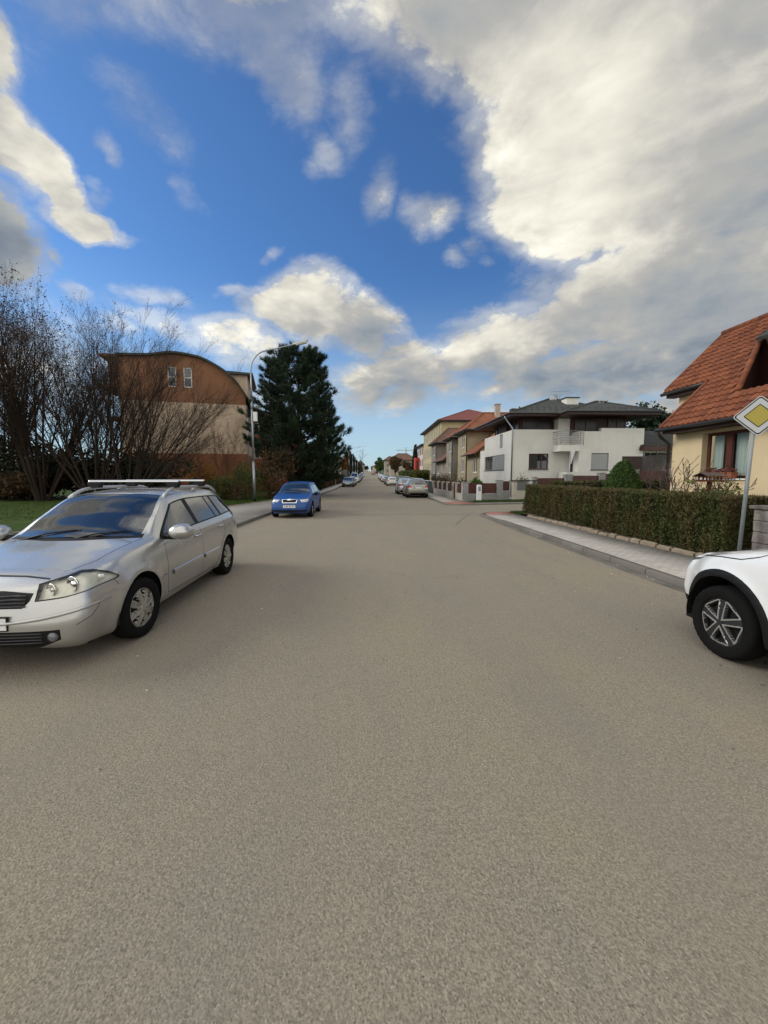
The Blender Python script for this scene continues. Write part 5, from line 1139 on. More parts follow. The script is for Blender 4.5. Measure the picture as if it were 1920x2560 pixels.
# white utility cabinet
o = (6.93, 24.85, .09); root = empty('utility_cabinet', o, 'narrow white rounded-top utility cabinet on the grass verge', 'cabinet'); mb = MB(o); n = 12
w_, d_, h_ = .135, .11, 1.07; pr = [(-w_, .0), (w_, .0), (w_, h_ - .07)] + [(w_ * math.cos(R(a)), h_ - .07 + .07 * math.sin(R(a))) for a in range(15, 180, 15)] + [(-w_, h_ - .07)]
F_ = [(o[0] + x, o[1] - d_, o[2] + z) for x, z in pr]; B_ = [(o[0] + x, o[1] + d_, o[2] + z) for x, z in pr]; mb.poly(F_); mb.poly(B_[::-1])
for i in range(len(pr)): j = (i + 1) % len(pr); mb.poly([F_[i], B_[i], B_[j], F_[j]])
mb.build('body', M['white'], root, bevel=.008)
mb = MB(o); mb.box(o[0] - .085, o[0] + .085, o[1] - d_ - .006, o[1] - d_ - .001, o[2] + .66, o[2] + .94); mb.build('label_plate', mat('blue_grey_label', (.22, .26, .36), .5, var=.05), root)
mb = MB(o); mb.box(o[0] - .125, o[0] + .125, o[1] - d_ - .004, o[1] - d_ - .001, o[2] + .47, o[2] + .478); mb.build('door_seam', M['frame_grey'], root)
# fences farther along the street
def mesh_fence(y0, y1, x, h, label, m, rail=None, step=2.5, z0=0, name='mesh_fence'):
    o = (x, y0, gz(x, y0)); root = empty(name, o, label, 'fence')
    mb = MB(o); n = max(1, round((y1 - y0) / 6))
    for i in range(n):
        a, b = y0 + (y1 - y0) * i / n, y0 + (y1 - y0) * (i + 1) / n; za, zb = gz(x, a) + z0, gz(x, b) + z0
        mb.hexa([(x, a, za), (x + .03, a, za), (x + .03, b, zb), (x, b, zb), (x, a, za + h), (x + .03, a, za + h), (x + .03, b, zb + h), (x, b, zb + h)])
    mb.build('panel', m, root)
    k = int((y1 - y0) / step)
    for i in range(k + 1): y = y0 + (y1 - y0) * i / k; mb = MB(o); mb.tube([(x - .04, y, gz(x, y) - .05), (x - .04, y, gz(x, y) + z0 + h + .06)], .028, 6); mb.build('post', M['metal'], root, smooth=True)
    if rail: mb = MB(o); mb.tube([(x - .04, y0, gz(x, y0) + z0 + h + .04), (x - .04, y1, gz(x, y1) + z0 + h + .04)], .035, 6); mb.build('rail', rail, root, smooth=True)
M['mesh_green'] = mat('green_mesh', (.035, .050, .040), .8, var=.2, vscale=3); M['mesh_grey'] = mat('grey_green_mesh', (.10, .12, .10), .8, var=.15, vscale=1.5)
mesh_fence(37.5, 47, 6.0, 1.2, 'dark green screened fence beyond the board fence', M['mesh_green'], M['white'])
mesh_fence(47, 62, 6.3, 1.35, 'brown board fence with pale top rail below the grass bank', M['wood_dark'], M['cornice'])
mesh_fence(62, 110, 6.2, 1.5, 'long grey-green mesh fence beside the row of far parked cars', M['mesh_grey'], M['metal'], 4)
hedge((7.2, 62), (7.2, 98), 2.2, 2.35, 12000, 'broad green hedge bank in front of the school', 95, M['bush_green'], side=-1, size=.16)
hedge((6.6, 38), (6.6, 41.2), .6, 1.15, 2600, 'short dark hedge inside the board fence', 96, M['bush_dark'], side=-1, size=.07)
hedge((-6.15, 38), (-6.15, 112), 1.1, 1.55, 30000, 'long brownish garden hedge along the left pavement beyond the pine', 97, M['bush_brown'], side=1, size=.10)
bush((7.6, 27.6, .05), .55, 1.55, 700, M['conifer'], 'spiky green yucca behind the red-brown boards', 63, .22, lobes=4)
bush((10.6, 26.6, .05), .9, 2.0, 500, M['bush_green'], 'young sparse shrub with pale leaves behind the meter pillar', 64, .06, lobes=8)
bush((7.4, 36.5, .05), 1.3, 2.4, 1500, M['bush_brown'], 'bare brownish shrub in the front garden of the tan house', 65, .06)
bush((7.6, 33.0, .05), .9, 1.5, 1400, M['bush_dark'], 'dark low shrub behind the concrete post fence', 66, .06)
bush((7.9, 41.0, .05), 1.3, 1.8, 1800, M['bush_dark'], 'dark garden shrub between the two nearest old houses', 67, .08)

# ------------------------------------------------------------------ priority road sign, pillar, lamp, poles
def road_sign():
    o = (6.56, 6.70, .11); root = empty('road_sign', o, 'white-edged yellow diamond priority sign on a grey post by the hedge end', 'road sign')
    top = (6.665, 6.70, 3.0); mb = MB(o); mb.tube([o, top], .031, 14); mb.build('post', M['post_grey'], root, smooth=True)
    mb = MB(o); mb.tube([(top[0], top[1], top[2]), (top[0] + .001, top[1], top[2] + .02)], [.034, .02], 14); mb.build('post_cap', M['black'], root)
    c = Vector((6.668, 6.64, 2.715)); nrm = Vector((-math.sin(R(40)), -math.cos(R(40)), 0)); u = Vector((math.cos(R(40)), -math.sin(R(40)), 0)); v = Vector((0, 0, 1))
    def diamond(mb, r, d0, d1, rc):
        P = []
        for k in range(4):
            a = R(90 * k); ctr = Vector((math.cos(a), math.sin(a), 0)) * (r - rc * 1.414)
            for j in range(-45, 46, 15): b = a + R(j); P.append(ctr + Vector((math.cos(b), math.sin(b), 0)) * rc)
        f = [c + u * p.x + v * p.y + nrm * d1 for p in P]; g = [c + u * p.x + v * p.y + nrm * d0 for p in P]; mb.poly(f); mb.poly(g[::-1])
        for i in range(len(P)): j = (i + 1) % len(P); mb.poly([f[i], g[i], g[j], f[j]])
    mb = MB(o); diamond(mb, .350, .0, .012, .045); s_ = mb.build('plate', M['sign_white'], root)
    for (r1, dd, rc, m_, nm) in ((.330, .0135, .035, M['black'], 'black_edge'), (.306, .015, .032, M['sign_white'], 'white_field'), (.202, .0165, .012, M['black'], 'inner_edge'), (.184, .018, .010, M['sign_yellow'], 'yellow_field')):
        mb = MB(o); diamond(mb, r1, .002, dd, rc); mb.build(nm, m_, s_)
    mb = MB(o); mb.tube([Vector((6.66, 6.70, 2.55)), c + nrm * 0 + Vector((0, 0, -.17))], .02, 6); mb.tube([Vector((6.66, 6.70, 2.85)), c + Vector((0, 0, .14))], .02, 6); mb.build('clamp', M['metal'], root)
M['post_grey'] = mat('grey_painted_post', (.21, .235, .24), .5, .2, var=.14, vscale=7, bump=.06)
M['sign_white'] = mat('sign_white', (.42, .42, .415), .45, var=.05, vscale=4); M['sign_yellow'] = mat('sign_yellow', (.33, .265, .04), .45, var=.05, vscale=4)
road_sign()
def stone_pillar():
    o = (6.88, 6.5, .1); root = empty('stone_pillar', o, 'split-stone gate pillar with a flat slab cap behind the road sign', 'pillar'); rg = random.Random(8)
    mb = MB(o); x0, x1, y0, y1 = 6.88, 7.28, 6.40, 6.80; z = .1
    for r_ in range(5):
        h = .20; seam = y0 + (.27 if r_ % 2 else .13)
        for (a, b, c, d) in ((x0, x0 + .2, y0, y1), (x0 + .205, x1, y0, y1)):
            j = [rg.uniform(-.008, .008) for _ in range(8)]
            mb.hexa([(a + j[0], c + j[1], z), (b, c + j[2], z), (b, d, z), (a + j[3], d, z), (a + j[4], c + j[5], z + h - .008), (b, c + j[6], z + h - .008), (b, d, z + h - .008), (a + j[7], d, z + h - .008)])
        z += h
    mb.build('blocks', M['stone_block'], root, bevel=.012)
    mb = MB(o); mb.box(x0 - .05, x1 + .05, y0 - .05, y1 + .05, 1.105, 1.165); mb.build('cap', M['kerb'], root, bevel=.008)
    mb = MB(o); mb.box(x0 + .02, x1 - .02, y0 + .02, y1 - .02, .1, 1.10); mb.build('core', M['soil'], root)
stone_pillar()
def bird_feeder():
    o = (8.23, 9.3, .14); root = empty('bird_feeder', o, 'red-brown wooden bird feeder house on a post before the yellow wall', 'bird feeder')
    mb = MB(o); mb.box(8.195, 8.265, 9.265, 9.335, .14, 1.55); mb.build('post', M['frame_brown'], root)
    mb = MB(o); mb.box(8.05, 8.41, 9.12, 9.48, 1.55, 1.57)
    for (a, b, c, d) in ((8.04, 8.06, 9.11, 9.49), (8.40, 8.42, 9.11, 9.49), (8.06, 8.40, 9.11, 9.13), (8.06, 8.40, 9.47, 9.49)): mb.box(a, b, c, d, 1.552, 1.60)
    mb.build('tray', M['frame_brown'], root)
    mb = MB(o)
    for x in (8.09, 8.20, 8.29, 8.37):
        for y in (9.14, 9.45): mb.box(x - .012, x + .012, y - .012, y + .012, 1.57, 1.69)
    mb.build('uprights', M['frame_brown'], root)
    mb = MB(o); mb.slab([(7.99, 9.06, 1.69), (8.47, 9.06, 1.69), (8.47, 9.3, 1.78), (7.99, 9.3, 1.78)], .02); mb.slab([(7.99, 9.3, 1.78), (8.47, 9.3, 1.78), (8.47, 9.54, 1.69), (7.99, 9.54, 1.69)], .02); mb.build('roof', M['bark_grey'], root)
bird_feeder()
def lamp_proto():
    o = (0, 0, 0); root = empty('street_lamp', o, '', 'street lamp'); mb = MB()
    mb.tube([(0, 0, .25), (0, 0, 2.45)], [.085, .080], 14); mb.tube([(0, 0, 2.45), (0, 0, 6.1)], [.068, .060], 14)
    mb.tube([(0, 0, 6.1), (0, 0, 7.9)], [.050, .046], 12); mb.tube([(0, 0, 2.42), (0, 0, 2.47)], [.083, .068], 14); mb.build('pole', M['metal'], root, smooth=True)
    mb = MB(); mb.tube([(0, 0, 0), (0, 0, .28)], .095, 14); mb.build('base_sleeve', M['black'], root, smooth=True)
    pts = [(0, 0, 7.85)]
    for i in range(9): a = R(10 * i); pts.append((1.15 * (1 - math.cos(a)), 0, 8.0 + 1.20 * math.sin(a)))
    pts += [(1.6, 0, 9.32), (2.35, 0, 9.50), (2.75, 0, 9.60)]
    mb = MB(); mb.tube(pts, [.042] * 4 + [.038] * (len(pts) - 4), 10); mb.build('arm', M['metal'], root, smooth=True)
    mb = MB(); prof = [(2.55, .05, 9.54), (2.75, .10, 9.56), (3.05, .13, 9.63), (3.35, .125, 9.71), (3.5, .07, 9.78)]
    for (a, b) in zip(prof[:-1], prof[1:]):
        mb.hexa([(a[0], -a[1], a[2]), (b[0], -b[1], b[2]), (b[0], b[1], b[2]), (a[0], a[1], a[2]), (a[0], -a[1] * .6, a[2] + .12), (b[0], -b[1] * .6, b[2] + .13), (b[0], b[1] * .6, b[2] + .13), (a[0], a[1] * .6, a[2] + .12)])
    hd = mb.build('lamp_head', M['lamp_shell'], root)
    mb = MB(); mb.hexa([(2.78, -.085, 9.50), (3.42, -.085, 9.66), (3.42, .085, 9.66), (2.78, .085, 9.50), (2.76, -.10, 9.56), (3.44, -.10, 9.73), (3.44, .10, 9.73), (2.76, .10, 9.56)]); mb.build('diffuser', M['lamp_lens'], hd)
    return root
M['lamp_shell'] = mat('lamp_housing', (.42, .42, .38), .5, var=.08); M['lamp_lens'] = mat('lamp_lens', (.50, .52, .50), .2, var=.05)
def copy_tree(r, loc, rz=0, label=None, group=None):
    c = r.copy(); COL.objects.link(c); c.location = loc; c.rotation_euler = (0, 0, rz)
    if label: c['label'] = label
    if group: c['group'] = group
    for ch in r.children:
        d = ch.copy(); COL.objects.link(d); d.parent = c
        for g in ch.children: e = g.copy(); COL.objects.link(e); e.parent = d
    return c
lp = lamp_proto(); GL = 'tall street lamps along the left pavement'
lp.location = (-7.25, 25.0, .12); lp['label'] = 'nearest street lamp, grey pole with curved arm over the left pavement'; lp['group'] = GL
for (y, lb) in ((118, 'second street lamp, first one seen right of the pine'), (143, 'third street lamp, just right of the second far down the left pavement'), (170, 'street lamp beside the dark cypresses, third of the far row'), (200, 'farthest street lamp on the left at the row of parked cars')):
    copy_tree(lp, (-6.2, y, gz(0, y) + .1), 0, lb, GL)
o = (-7.25, 25, 5.9); root = empty('camera_box', (-7.05, 24.93, 5.3), 'small white box with a bracket fixed high on the nearest lamp pole', 'equipment box'); o = (-7.05, 24.93, 5.3)
mb = MB(o); mb.box(-7.15, -6.93, 24.85, 25.05, 5.05, 5.62); mb.build('box', M['white'], root, bevel=.02)
mb = MB(o); mb.tube([(-7.25, 25, 5.9), (-6.75, 24.95, 5.95)], .02, 6); mb.box(-7.0, -6.72, 24.88, 25.02, 5.85, 6.0); mb.box(-7.32, -7.17, 24.9, 25.1, 5.86, 5.96); mb.build('bracket', M['frame_grey'], root)
def pole(name, x, y, h, label, cat='post', plate=None, r=.03, m='metal', back=True):
    z = gz(x, y) + .08; o = (x, y, z); root = empty(name, o, label, cat); mb = MB(o); mb.tube([o, (x, y, z + h)], r, 8); mb.build('pole', M[m], root, smooth=True)
    if plate: a, b, c = plate; mb = MB(o); mb.box(x - a / 2, x + a / 2, y - r - .03, y - r - .005, z + h - b - c, z + h - c); mb.build('plate', M['frame_grey'], root, bevel=.004)
    return root
pole('sign_post', -6.3, 49.5, 2.6, 'grey sign post with a plate behind the blue car, under the pine', 'sign post', (.5, .7, .05))
pole('sign_post', -6.05, 70, 2.6, 'thin pale post with small plate by the left hedge', 'sign post', (.25, .4, 1.1), m='white')
pole('sign_post', -6.0, 95, 2.9, 'sign post with tall grey plate left of the parked dark hatchback', 'sign post', (1.2, 1.6, .02))
def side_sign():
    o = (12.5, 24.4, .2); root = empty('street_sign', o, 'thin sign post with edge-on white triangular sign in front of the white house', 'road sign'); mb = MB(o); mb.tube([o, (12.5, 24.4, 3.25)], .03, 8); mb.build('pole', M['metal'], root, smooth=True)
    mb = MB(o); mb.hexa([(12.52, 24.36, 3.25), (12.68, 24.16, 3.25), (12.70, 24.18, 3.25), (12.54, 24.38, 3.25), (12.52, 24.36, 2.45), (12.55, 24.34, 2.45), (12.57, 24.36, 2.45), (12.54, 24.38, 2.45)]); mb.build('plate', M['sign_white'], root)
side_sign()
# ------------------------------------------------------------------ distant trees and a crane
def T(x, y): return (x, y, gz(x, y))
cone_tree(T(12.6, 110), 9.6, 1.5, 5000, M['bush_dark'], 'dark pointed conifer left of the red slab', 101, .22)
round_tree(T(9.6, 150), 9.0, 3.1, 9000, M['bush_brown'], 'rusty autumn tree with thin leaves in front of the far red-brown roof', 102, .24, lobes=18, base=.12)
round_tree(T(13.2, 138), 6.5, 2.6, 4000, M['bush_brown'], 'olive-brown bushy tree right of the rusty autumn tree', 103, .22, lobes=9)
round_tree(T(5.8, 232), 9.8, 3.6, 7000, M['conifer'], 'round green tree right of the far street end', 104, .35, base=.05)
round_tree(T(9.3, 245), 8.5, 3.0, 4000, M['conifer'], 'lower green tree behind the round green tree', 105, .35, base=.05)
bare_tree(T(-5.0, 215), 13.5, 'tall bare tree far down the left side against the sky', 106, 1, (0, 4), .22, leafn=0,
    spec=[(16, .42, .42, 42, .02, 7, .04, .3), (7, .5, .5, 34, .03, 4, .1, .2), (0, 0, 0, 0, .03, 3, .1, 0)])
for i, (x, y, h, r, lb) in enumerate([(-7.6, 128, 8.6, 1.5, 'dark cypress nearest on the left beyond the second lamp'), (-7.7, 150, 10.0, 1.7, 'tallest dark cypress on the left side'), (-7.6, 176, 9.4, 1.8, 'dark cypress behind the tallest one'), (-7.8, 205, 8.6, 2.0, 'farther dark conifer on the left'), (-8.2, 240, 8.0, 2.4, 'dark conifer before the dark-roofed far house'), (-8, 290, 6.5, 3.0, 'smallest dark conifer near the left street end')]):
    cone_tree(T(x, y), h, r, 3200, M['bush_dark'], lb, 110 + i, .3, name='cypress_tree', power=.5)
cone_tree(T(-7.4, 116), 6.4, 1.0, 2500, M['bush_orange'], 'narrow golden-leaved tree beside the beige house', 117, .2, name='golden_tree', power=.4)
round_tree(T(31, 42), 8.2, 4.2, 9000, M['needle'], 'dark pine crown behind the carport roof between the two houses', 118, .26, lobes=14)
bare_tree(T(7.0, 268), 9, 'small round tree at the crest of the street', 119, 1, (0, 4), .15, leafn=2500, lm=M['conifer'], leaf=.5, foliage_from=.3, spec=[(9, .45, .45, 38, .02, 5, .05, .3), (0, 0, 0, 0, .03, 3, .1, 0)])
for i, (x, y, h, r, m_, lb) in enumerate([(-12, 330, 7, 6, 'bush_brown', 'brown tree clump at the left street end'), (12, 330, 8, 7, 'bush_brown', 'brown tree clump at the right street end'), (3.5, 480, 5, 4, 'bush_brown', 'tiny brown tree over the crest'), (-6, 470, 6, 5, 'bush_dark', 'tiny dark tree over the crest'), (22, 190, 9, 6, 'bush_green', 'green trees behind the far red-brown roof')]):
    round_tree(T(x, y), h, r, 3000, M[m_], lb, 130 + i, .5, base=.05)
o = T(30, 330); root = empty('tower_crane', o, 'faint tower crane with long horizontal jib above the far roofs', 'crane'); mb = MB(o)
mb.box(29.6, 30.4, 329.6, 330.4, o[2], 24.5); mb.build('mast', M['metal'], root)
mb = MB(o); mb.box(22, 38.5, 329.8, 330.2, 23.0, 23.5); mb.tube([(30, 330, 26), (23, 330, 23.5)], .06, 4); mb.tube([(30, 330, 26), (38, 330, 23.5)], .06, 4); mb.box(29.8, 30.2, 329.8, 330.2, 24.5, 26); mb.build('jib', M['metal'], root)
# ------------------------------------------------------------------ cars
SX, FX, TX = 'side', 'front', 'top'
def proj(view, p, sgn=1):
    """2-D picture of a point in a drafting view"""
    if view == 'side': return p.x, p.z
    if view == 'front': return p.y, p.z
    if view == 'top': return p.x, p.y
    a = R(view) * sgn; return -p.x * math.sin(a) + p.y * math.cos(a), p.z       # turned elevation
def basis(view, sgn=1):
    if view == 'side': return Vector((1, 0, 0)), Vector((0, 0, 1))
    if view == 'front': return Vector((0, 1, 0)), Vector((0, 0, 1))
    if view == 'top': return Vector((1, 0, 0)), Vector((0, 1, 0))
    a = R(view) * sgn; return Vector((-math.sin(a), math.cos(a), 0)), Vector((0, 0, 1))
def in_poly(x, y, P):
    c = False; n = len(P); j = n - 1
    for i in range(n):
        xi, yi = P[i]; xj, yj = P[j]
        if (yi > y) != (yj > y) and x < (xj - xi) * (y - yi) / (yj - yi) + xi: c = not c
        j = i
    return c
class Shell:
    """smooth car body lofted through design lines, then cut into its parts"""
    def __init__(s, sp, nx=110, nv=34):
        s.sp = sp; s.wp = sp.get('warp') or (lambda v: v); L = sp['L']; Df, Dr = sp['Df'], sp['Dr']; K = sp['lines']         # lines: list of (xs, ys, zs) from floor centre to roof centre
        xs = np.linspace(Df, L - Dr, nx); ny = len(K)
        Y = np.array([pchip(k[0], k[1], xs) for k in K]); Z = np.array([pchip(k[0], k[2], xs) for k in K])
        tv = np.linspace(0, ny - 1, nv); kt = np.arange(ny)
        def cr(A):
            out = np.zeros((nv, A.shape[1])); Ap = np.vstack([2 * A[0] - A[1], A, 2 * A[-1] - A[-2]])
            for i, t in enumerate(tv):
                k = min(int(t), ny - 2); f = t - k; p0, p1, p2, p3 = Ap[k], Ap[k + 1], Ap[k + 2], Ap[k + 3]; te = sp.get('tension', .42)
                m1, m2 = (p2 - p0) * te, (p3 - p1) * te
                out[i] = (2*f**3 - 3*f**2 + 1) * p1 + (f**3 - 2*f**2 + f) * m1 + (-2*f**3 + 3*f**2) * p2 + (f**3 - f**2) * m2
            return out
        Ys, Zs = cr(Y), cr(Z); Ys[0] = 0; Ys[-1] = 0
        ringY = np.vstack([Ys, -Ys[-2:0:-1]]).T; ringZ = np.vstack([Zs, Zs[-2:0:-1]]).T; n = ringY.shape[1]; X = np.repeat(xs[:, None], n, 1)
        def cap(i, x0, D, sgn, zc, ne):
            rx, ry, rz = [], [], []
            for sc in (.985, .965, .94, .91, .87, .82, .76, .69, .61, .52, .42, .31, .2, .1):
                rx.append(np.full(n, x0 + sgn * D * (1 - sc ** ne) ** (1 / 2.0))); ry.append(ringY[i] * sc); rz.append(zc + (ringZ[i] - zc) * sc)
            return np.array(rx), np.array(ry), np.array(rz)
        fx, fy, fz = cap(0, Df, Df, -1, sp['zf'], sp.get('nef', 5)); bx, by, bz = cap(-1, L - Dr, Dr, 1, sp['zr'], sp.get('ner', 5))
        X = np.vstack([fx[::-1], X, bx]); Yg = np.vstack([fy[::-1], ringY, by]); Zg = np.vstack([fz[::-1], ringZ, bz])
        wf = np.clip((sp['wf'] - X) / sp['wf'], 0, 1) ** 1.2; wr = np.clip((X - (L - sp['wr'])) / sp['wr'], 0, 1) ** 1.2
        X = X + wf * np.interp(Zg, *sp['nose']) - wr * np.interp(Zg, *sp['tail'])
        for (xw, rw) in ((sp['xf'], sp['R']), (sp['xr'], sp['R'])):          # flared arches
            d = np.hypot(X - xw, Zg - sp['R']); g = np.exp(-((d - sp['ra'] - .03) / .06) ** 2) * (np.abs(Yg) > .55) * (Zg < sp['R'] + sp['ra'] + .16); Yg = Yg + np.sign(Yg) * g * sp.get('flare', .018)
        if 'sculpt' in sp: X, Yg, Zg = sp['sculpt'](X, Yg, Zg)
        rows = X.shape[0]; bm = bmesh.new(); s.bm = bm; vs = [[bm.verts.new((X[i, j], Yg[i, j], Zg[i, j])) for j in range(n)] for i in range(rows)]
        for i in range(rows - 1):
            for j in range(n): k = (j + 1) % n; bm.faces.new((vs[i][j], vs[i][k], vs[i + 1][k], vs[i + 1][j]))
        bm.faces.new([vs[0][j] for j in range(n)]); bm.faces.new([vs[-1][j] for j in range(n - 1, -1, -1)])
        bm.normal_update()
        c = sum((f.calc_area() * f.normal.dot(f.calc_center_median() - Vector((L / 2, 0, .7))) for f in bm.faces), 0)
        if c < 0:
            bmesh.ops.reverse_faces(bm, faces=bm.faces[:]); bm.normal_update()
        s.reg = bm.faces.layers.int.new('reg'); s.names = ['body']; s.off = {}
    def cut(s, name, view, poly, filt, both=True, only=None, offset=0):
        if name not in s.names: s.names.append(name)
        rid = s.names.index(name); s.off[rid] = offset
        for sgn in ((1, -1) if both else (1,)):
            P = poly if (sgn == 1 or view in ('side',)) else [(-a, b) for a, b in poly] if view in ('front',) or isinstance(view, (int, float)) else [(a, -b) for a, b in poly]
            if view in ('side',): ok = lambda c, nn, g=sgn: c.y * g > 0 and filt(c, nn)
            elif both: ok = lambda c, nn, g=sgn: c.y * g > -.02 and filt(c, nn)
            else: ok = filt
            a0, a1 = min(p[0] for p in P), max(p[0] for p in P); b0, b1 = min(p[1] for p in P), max(p[1] for p in P); mg = .10
            F = []
            for f in s.bm.faces:
                c = f.calc_center_median(); u, v = proj(view, c, sgn)
                if a0 - mg < u < a1 + mg and b0 - mg < v < b1 + mg and ok(c, f.normal): F.append(f)
            if not F: continue
            e1, e2 = basis(view, sgn); geom = set(F)
            for f in F: geom.update(f.edges); geom.update(f.verts)
            geom = list(geom)
            for i in range(len(P)):
                p, q = P[i], P[(i + 1) % len(P)]; dx_, dy_ = q[0] - p[0], q[1] - p[1]
                if math.hypot(dx_, dy_) < 1e-5: continue
                no = (e1 * dy_ - e2 * dx_).normalized(); co = e1 * p[0] + e2 * p[1]
                geom = bmesh.ops.bisect_plane(s.bm, geom=geom, dist=1e-5, plane_co=co, plane_no=no)['geom']
            for g in geom:
                if isinstance(g, bmesh.types.BMFace) and g.is_valid:
                    c = g.calc_center_median(); u, v = proj(view, c, sgn)
                    if (only is None or s.names[g[s.reg]] in only) and ok(c, g.normal) and in_poly(u, v, P): g[s.reg] = rid
    def part(s, name, m, parent, T, offset=0.0, out_name=None, split=None):
        """mesh of one region, normals of the whole body kept"""
        rid = s.names.index(name); sid = s.names.index('seam') if name == 'body' and 'seam' in s.names else -1; F = [f for f in s.bm.faces if f[s.reg] in (rid, sid)]; MI = [1 if f[s.reg] == sid else 0 for f in F]
        if split is not None: F = [f for f in F if split(f.calc_center_median())]
        if not F: return None
        vid = {}; V = []; Nn = []; Fi = []
        for f in F:
            ids = []
            for v in f.verts:
                if v.index not in vid: vid[v.index] = len(V); V.append(T @ s.wp(v.co + v.normal * offset)); Nn.append((T.to_3x3() @ v.normal).normalized())
                ids.append(vid[v.index])
            Fi.append(ids)
        me = bpy.data.meshes.new(out_name or name); me.from_pydata([tuple(v) for v in V], [], Fi); me.polygons.foreach_set('use_smooth', [True] * len(Fi)); me.update()
        me.materials.append(m)
        if sid >= 0: me.materials.append(M['seam']); me.polygons.foreach_set('material_index', MI)
        me.normals_split_custom_set_from_vertices([tuple(q) for q in Nn])
        o = bpy.data.objects.new(out_name or name, me); COL.objects.link(o); o.parent = parent; return o
    def finish(s):
        bmesh.ops.recalc_face_normals if False else None
        s.bm.normal_update(); s.bm.verts.index_update(); s.bm.verts.ensure_lookup_table()

def wheel(parent, x, y, R_, wd, kind, T, turn=0.0):
    """tyre, rim and brake disc; outer face towards +/-y"""
    sg = 1 if y > 0 else -1; c = T @ Vector((x, y, R_)); ang = turn
    def loc(o): o.location = c; o.rotation_euler = (0, 0, ang + (math.pi if sg * (T.to_3x3() @ Vector((0, 1, 0))).x < 0 else 0)); o.parent = parent
    key = ('w', kind, round(R_, 3), round(wd, 3))
    if key not in WH:
        # axis along local +x = outward
        mb = MB(); rr = R_ * .66; h = wd / 2
        mb.lathe([(.05, -h * .6), (rr * .9, -h * .6), (rr * .9, h * .1), (.05, h * .1)], (0, 0, 0), 0, 24); hub = mb.build('wheel', M['dark'], None); COL.objects.unlink(hub)
        mb = MB(); n = 72; pr = [(rr * .97, -h * .8), (rr * 1.02, -h), (R_ * .86, -h * 1.06), (R_ * .955, -h * .93), (R_ * .99, -h * .72), (R_, -h * .35), (R_, h * .35), (R_ * .99, h * .72), (R_ * .955, h * .93), (R_ * .86, h * 1.06), (rr * 1.06, h * 1.0), (rr * 1.0, h * .92), (rr * .97, h * .8)]
        mb.lathe(pr, (0, 0, 0), 0, n)
        for i in range(len(pr)):               # tread blocks: every other slice cut lower
            if 4 <= i <= 7 and i not in (5, 6) or i in (3, 8):
                for k in range(0, n, 2):
                    v = Vector(mb.v[i * n + k]); v.y *= .982; v.z *= .982; mb.v[i * n + k] = tuple(v)
        
        ty = mb.build('tyre', M['rubber'], None, smooth=True, autos=50); COL.objects.unlink(ty)
        mb = MB(); NR, NT_ = (26, 128) if kind != 'alloy' else (64, 260); ids = {}
        def height(r, t):
            q = r / rr; prof = h * (.80 + .16 * (1 - q * q))
            if kind == 'cap':              # wheel trim with broad petals
                ph = (t / (2 * math.pi) * 8) % 1 - .5; edge = .10 + .24 * min(1, max(0, (q - .42) / .5)) ; inslot = .50 < q < .90 and abs(ph) < edge * (1 - abs((q - .70) / .42) ** 4) * .72
                if inslot: return prof - .022, 1
                if q > .93: return prof - .004, 0
                if q < .17: return prof + .006, 0
                return prof + .004 * math.cos(ph * 6.28), 0
            if kind == 'alloy':            # dark five-spoke rim with bright outlined windows
                ph = ((t / (2 * math.pi) * 5) % 1 - .5) * 2 * math.pi / 5; x_, y_ = q * math.cos(ph), q * math.sin(ph)
                tri = ((.42, 0), (.73, -.19), (.73, .19)); dd = -9
                for e in range(3):
                    a_, b_ = tri[e], tri[(e + 1) % 3]; ex, ey = b_[0] - a_[0], b_[1] - a_[1]; l_ = math.hypot(ex, ey); dd = max(dd, ((x_ - a_[0]) * ey - (y_ - a_[1]) * ex) / l_)
                dd = max(dd - .115, q - .90)
                if dd < -.055: return prof - .05, 1
                if dd < -.008: return prof - .02, 2
                if dd < .048: return prof + .004, 3
                if q > .94: return prof, 2
                if q < .12: return prof + .008, 2
                return prof - .002, 2
            ph = (t / (2 * math.pi) * 7) % 1 - .5
            if .32 < q < .86 and abs(ph) < .27 * (q + .25): return prof - .03, 1
            return prof, 0
        for i in range(NR + 1):
            r = rr * (i + .0) / NR
            for k in range(NT_): t = 2 * math.pi * k / NT_; hh, _ = height(r, t); ids[i, k] = len(mb.v); mb.v.append((hh, r * math.cos(t), r * math.sin(t)))
        for i in range(NR):
            for k in range(NT_):
                k2 = (k + 1) % NT_; _, mi = height(rr * (i + .5) / NR, 2 * math.pi * (k + .5) / NT_); mb.f.append((ids[i, k], ids[i + 1, k], ids[i + 1, k2], ids[i, k2])); mb.mi.append(mi)
        base = {'cap': M['cap_silver'], 'alloy': M['rim_dark'], 'plain': M['rim_silver']}[kind]
        rm = mb.build('rim', [base, M['dark'], M['rim_dark'], M['rim_bright']], None, smooth=True, autos=35); COL.objects.unlink(rm)
        WH[key] = (hub, ty, rm)
    hub, ty, rm = WH[key]; a = hub.copy(); COL.objects.link(a); loc(a)
    for q in (ty, rm): b = q.copy(); COL.objects.link(b); b.parent = a; b.location = (0, 0, 0); b.rotation_euler = (R(17), 0, 0)
    return a
WH = {}
M['cap_silver'] = mat('wheel_trim_silver', (.38, .36, .32), .45, .5, var=.22, vscale=14, coords='obj', col2=(.26, .235, .20), c2scale=9)
M['rim_silver'] = mat('alloy_silver', (.42, .42, .42), .4, .6, var=.15, vscale=10, coords='obj')
M['rim_dark'] = mat('dark_rim', (.030, .030, .032), .42, .3, var=.15, vscale=12, coords='obj')
M['rim_bright'] = mat('machined_rim', (.52, .51, .49), .35, .7, var=.15, vscale=12, coords='obj')
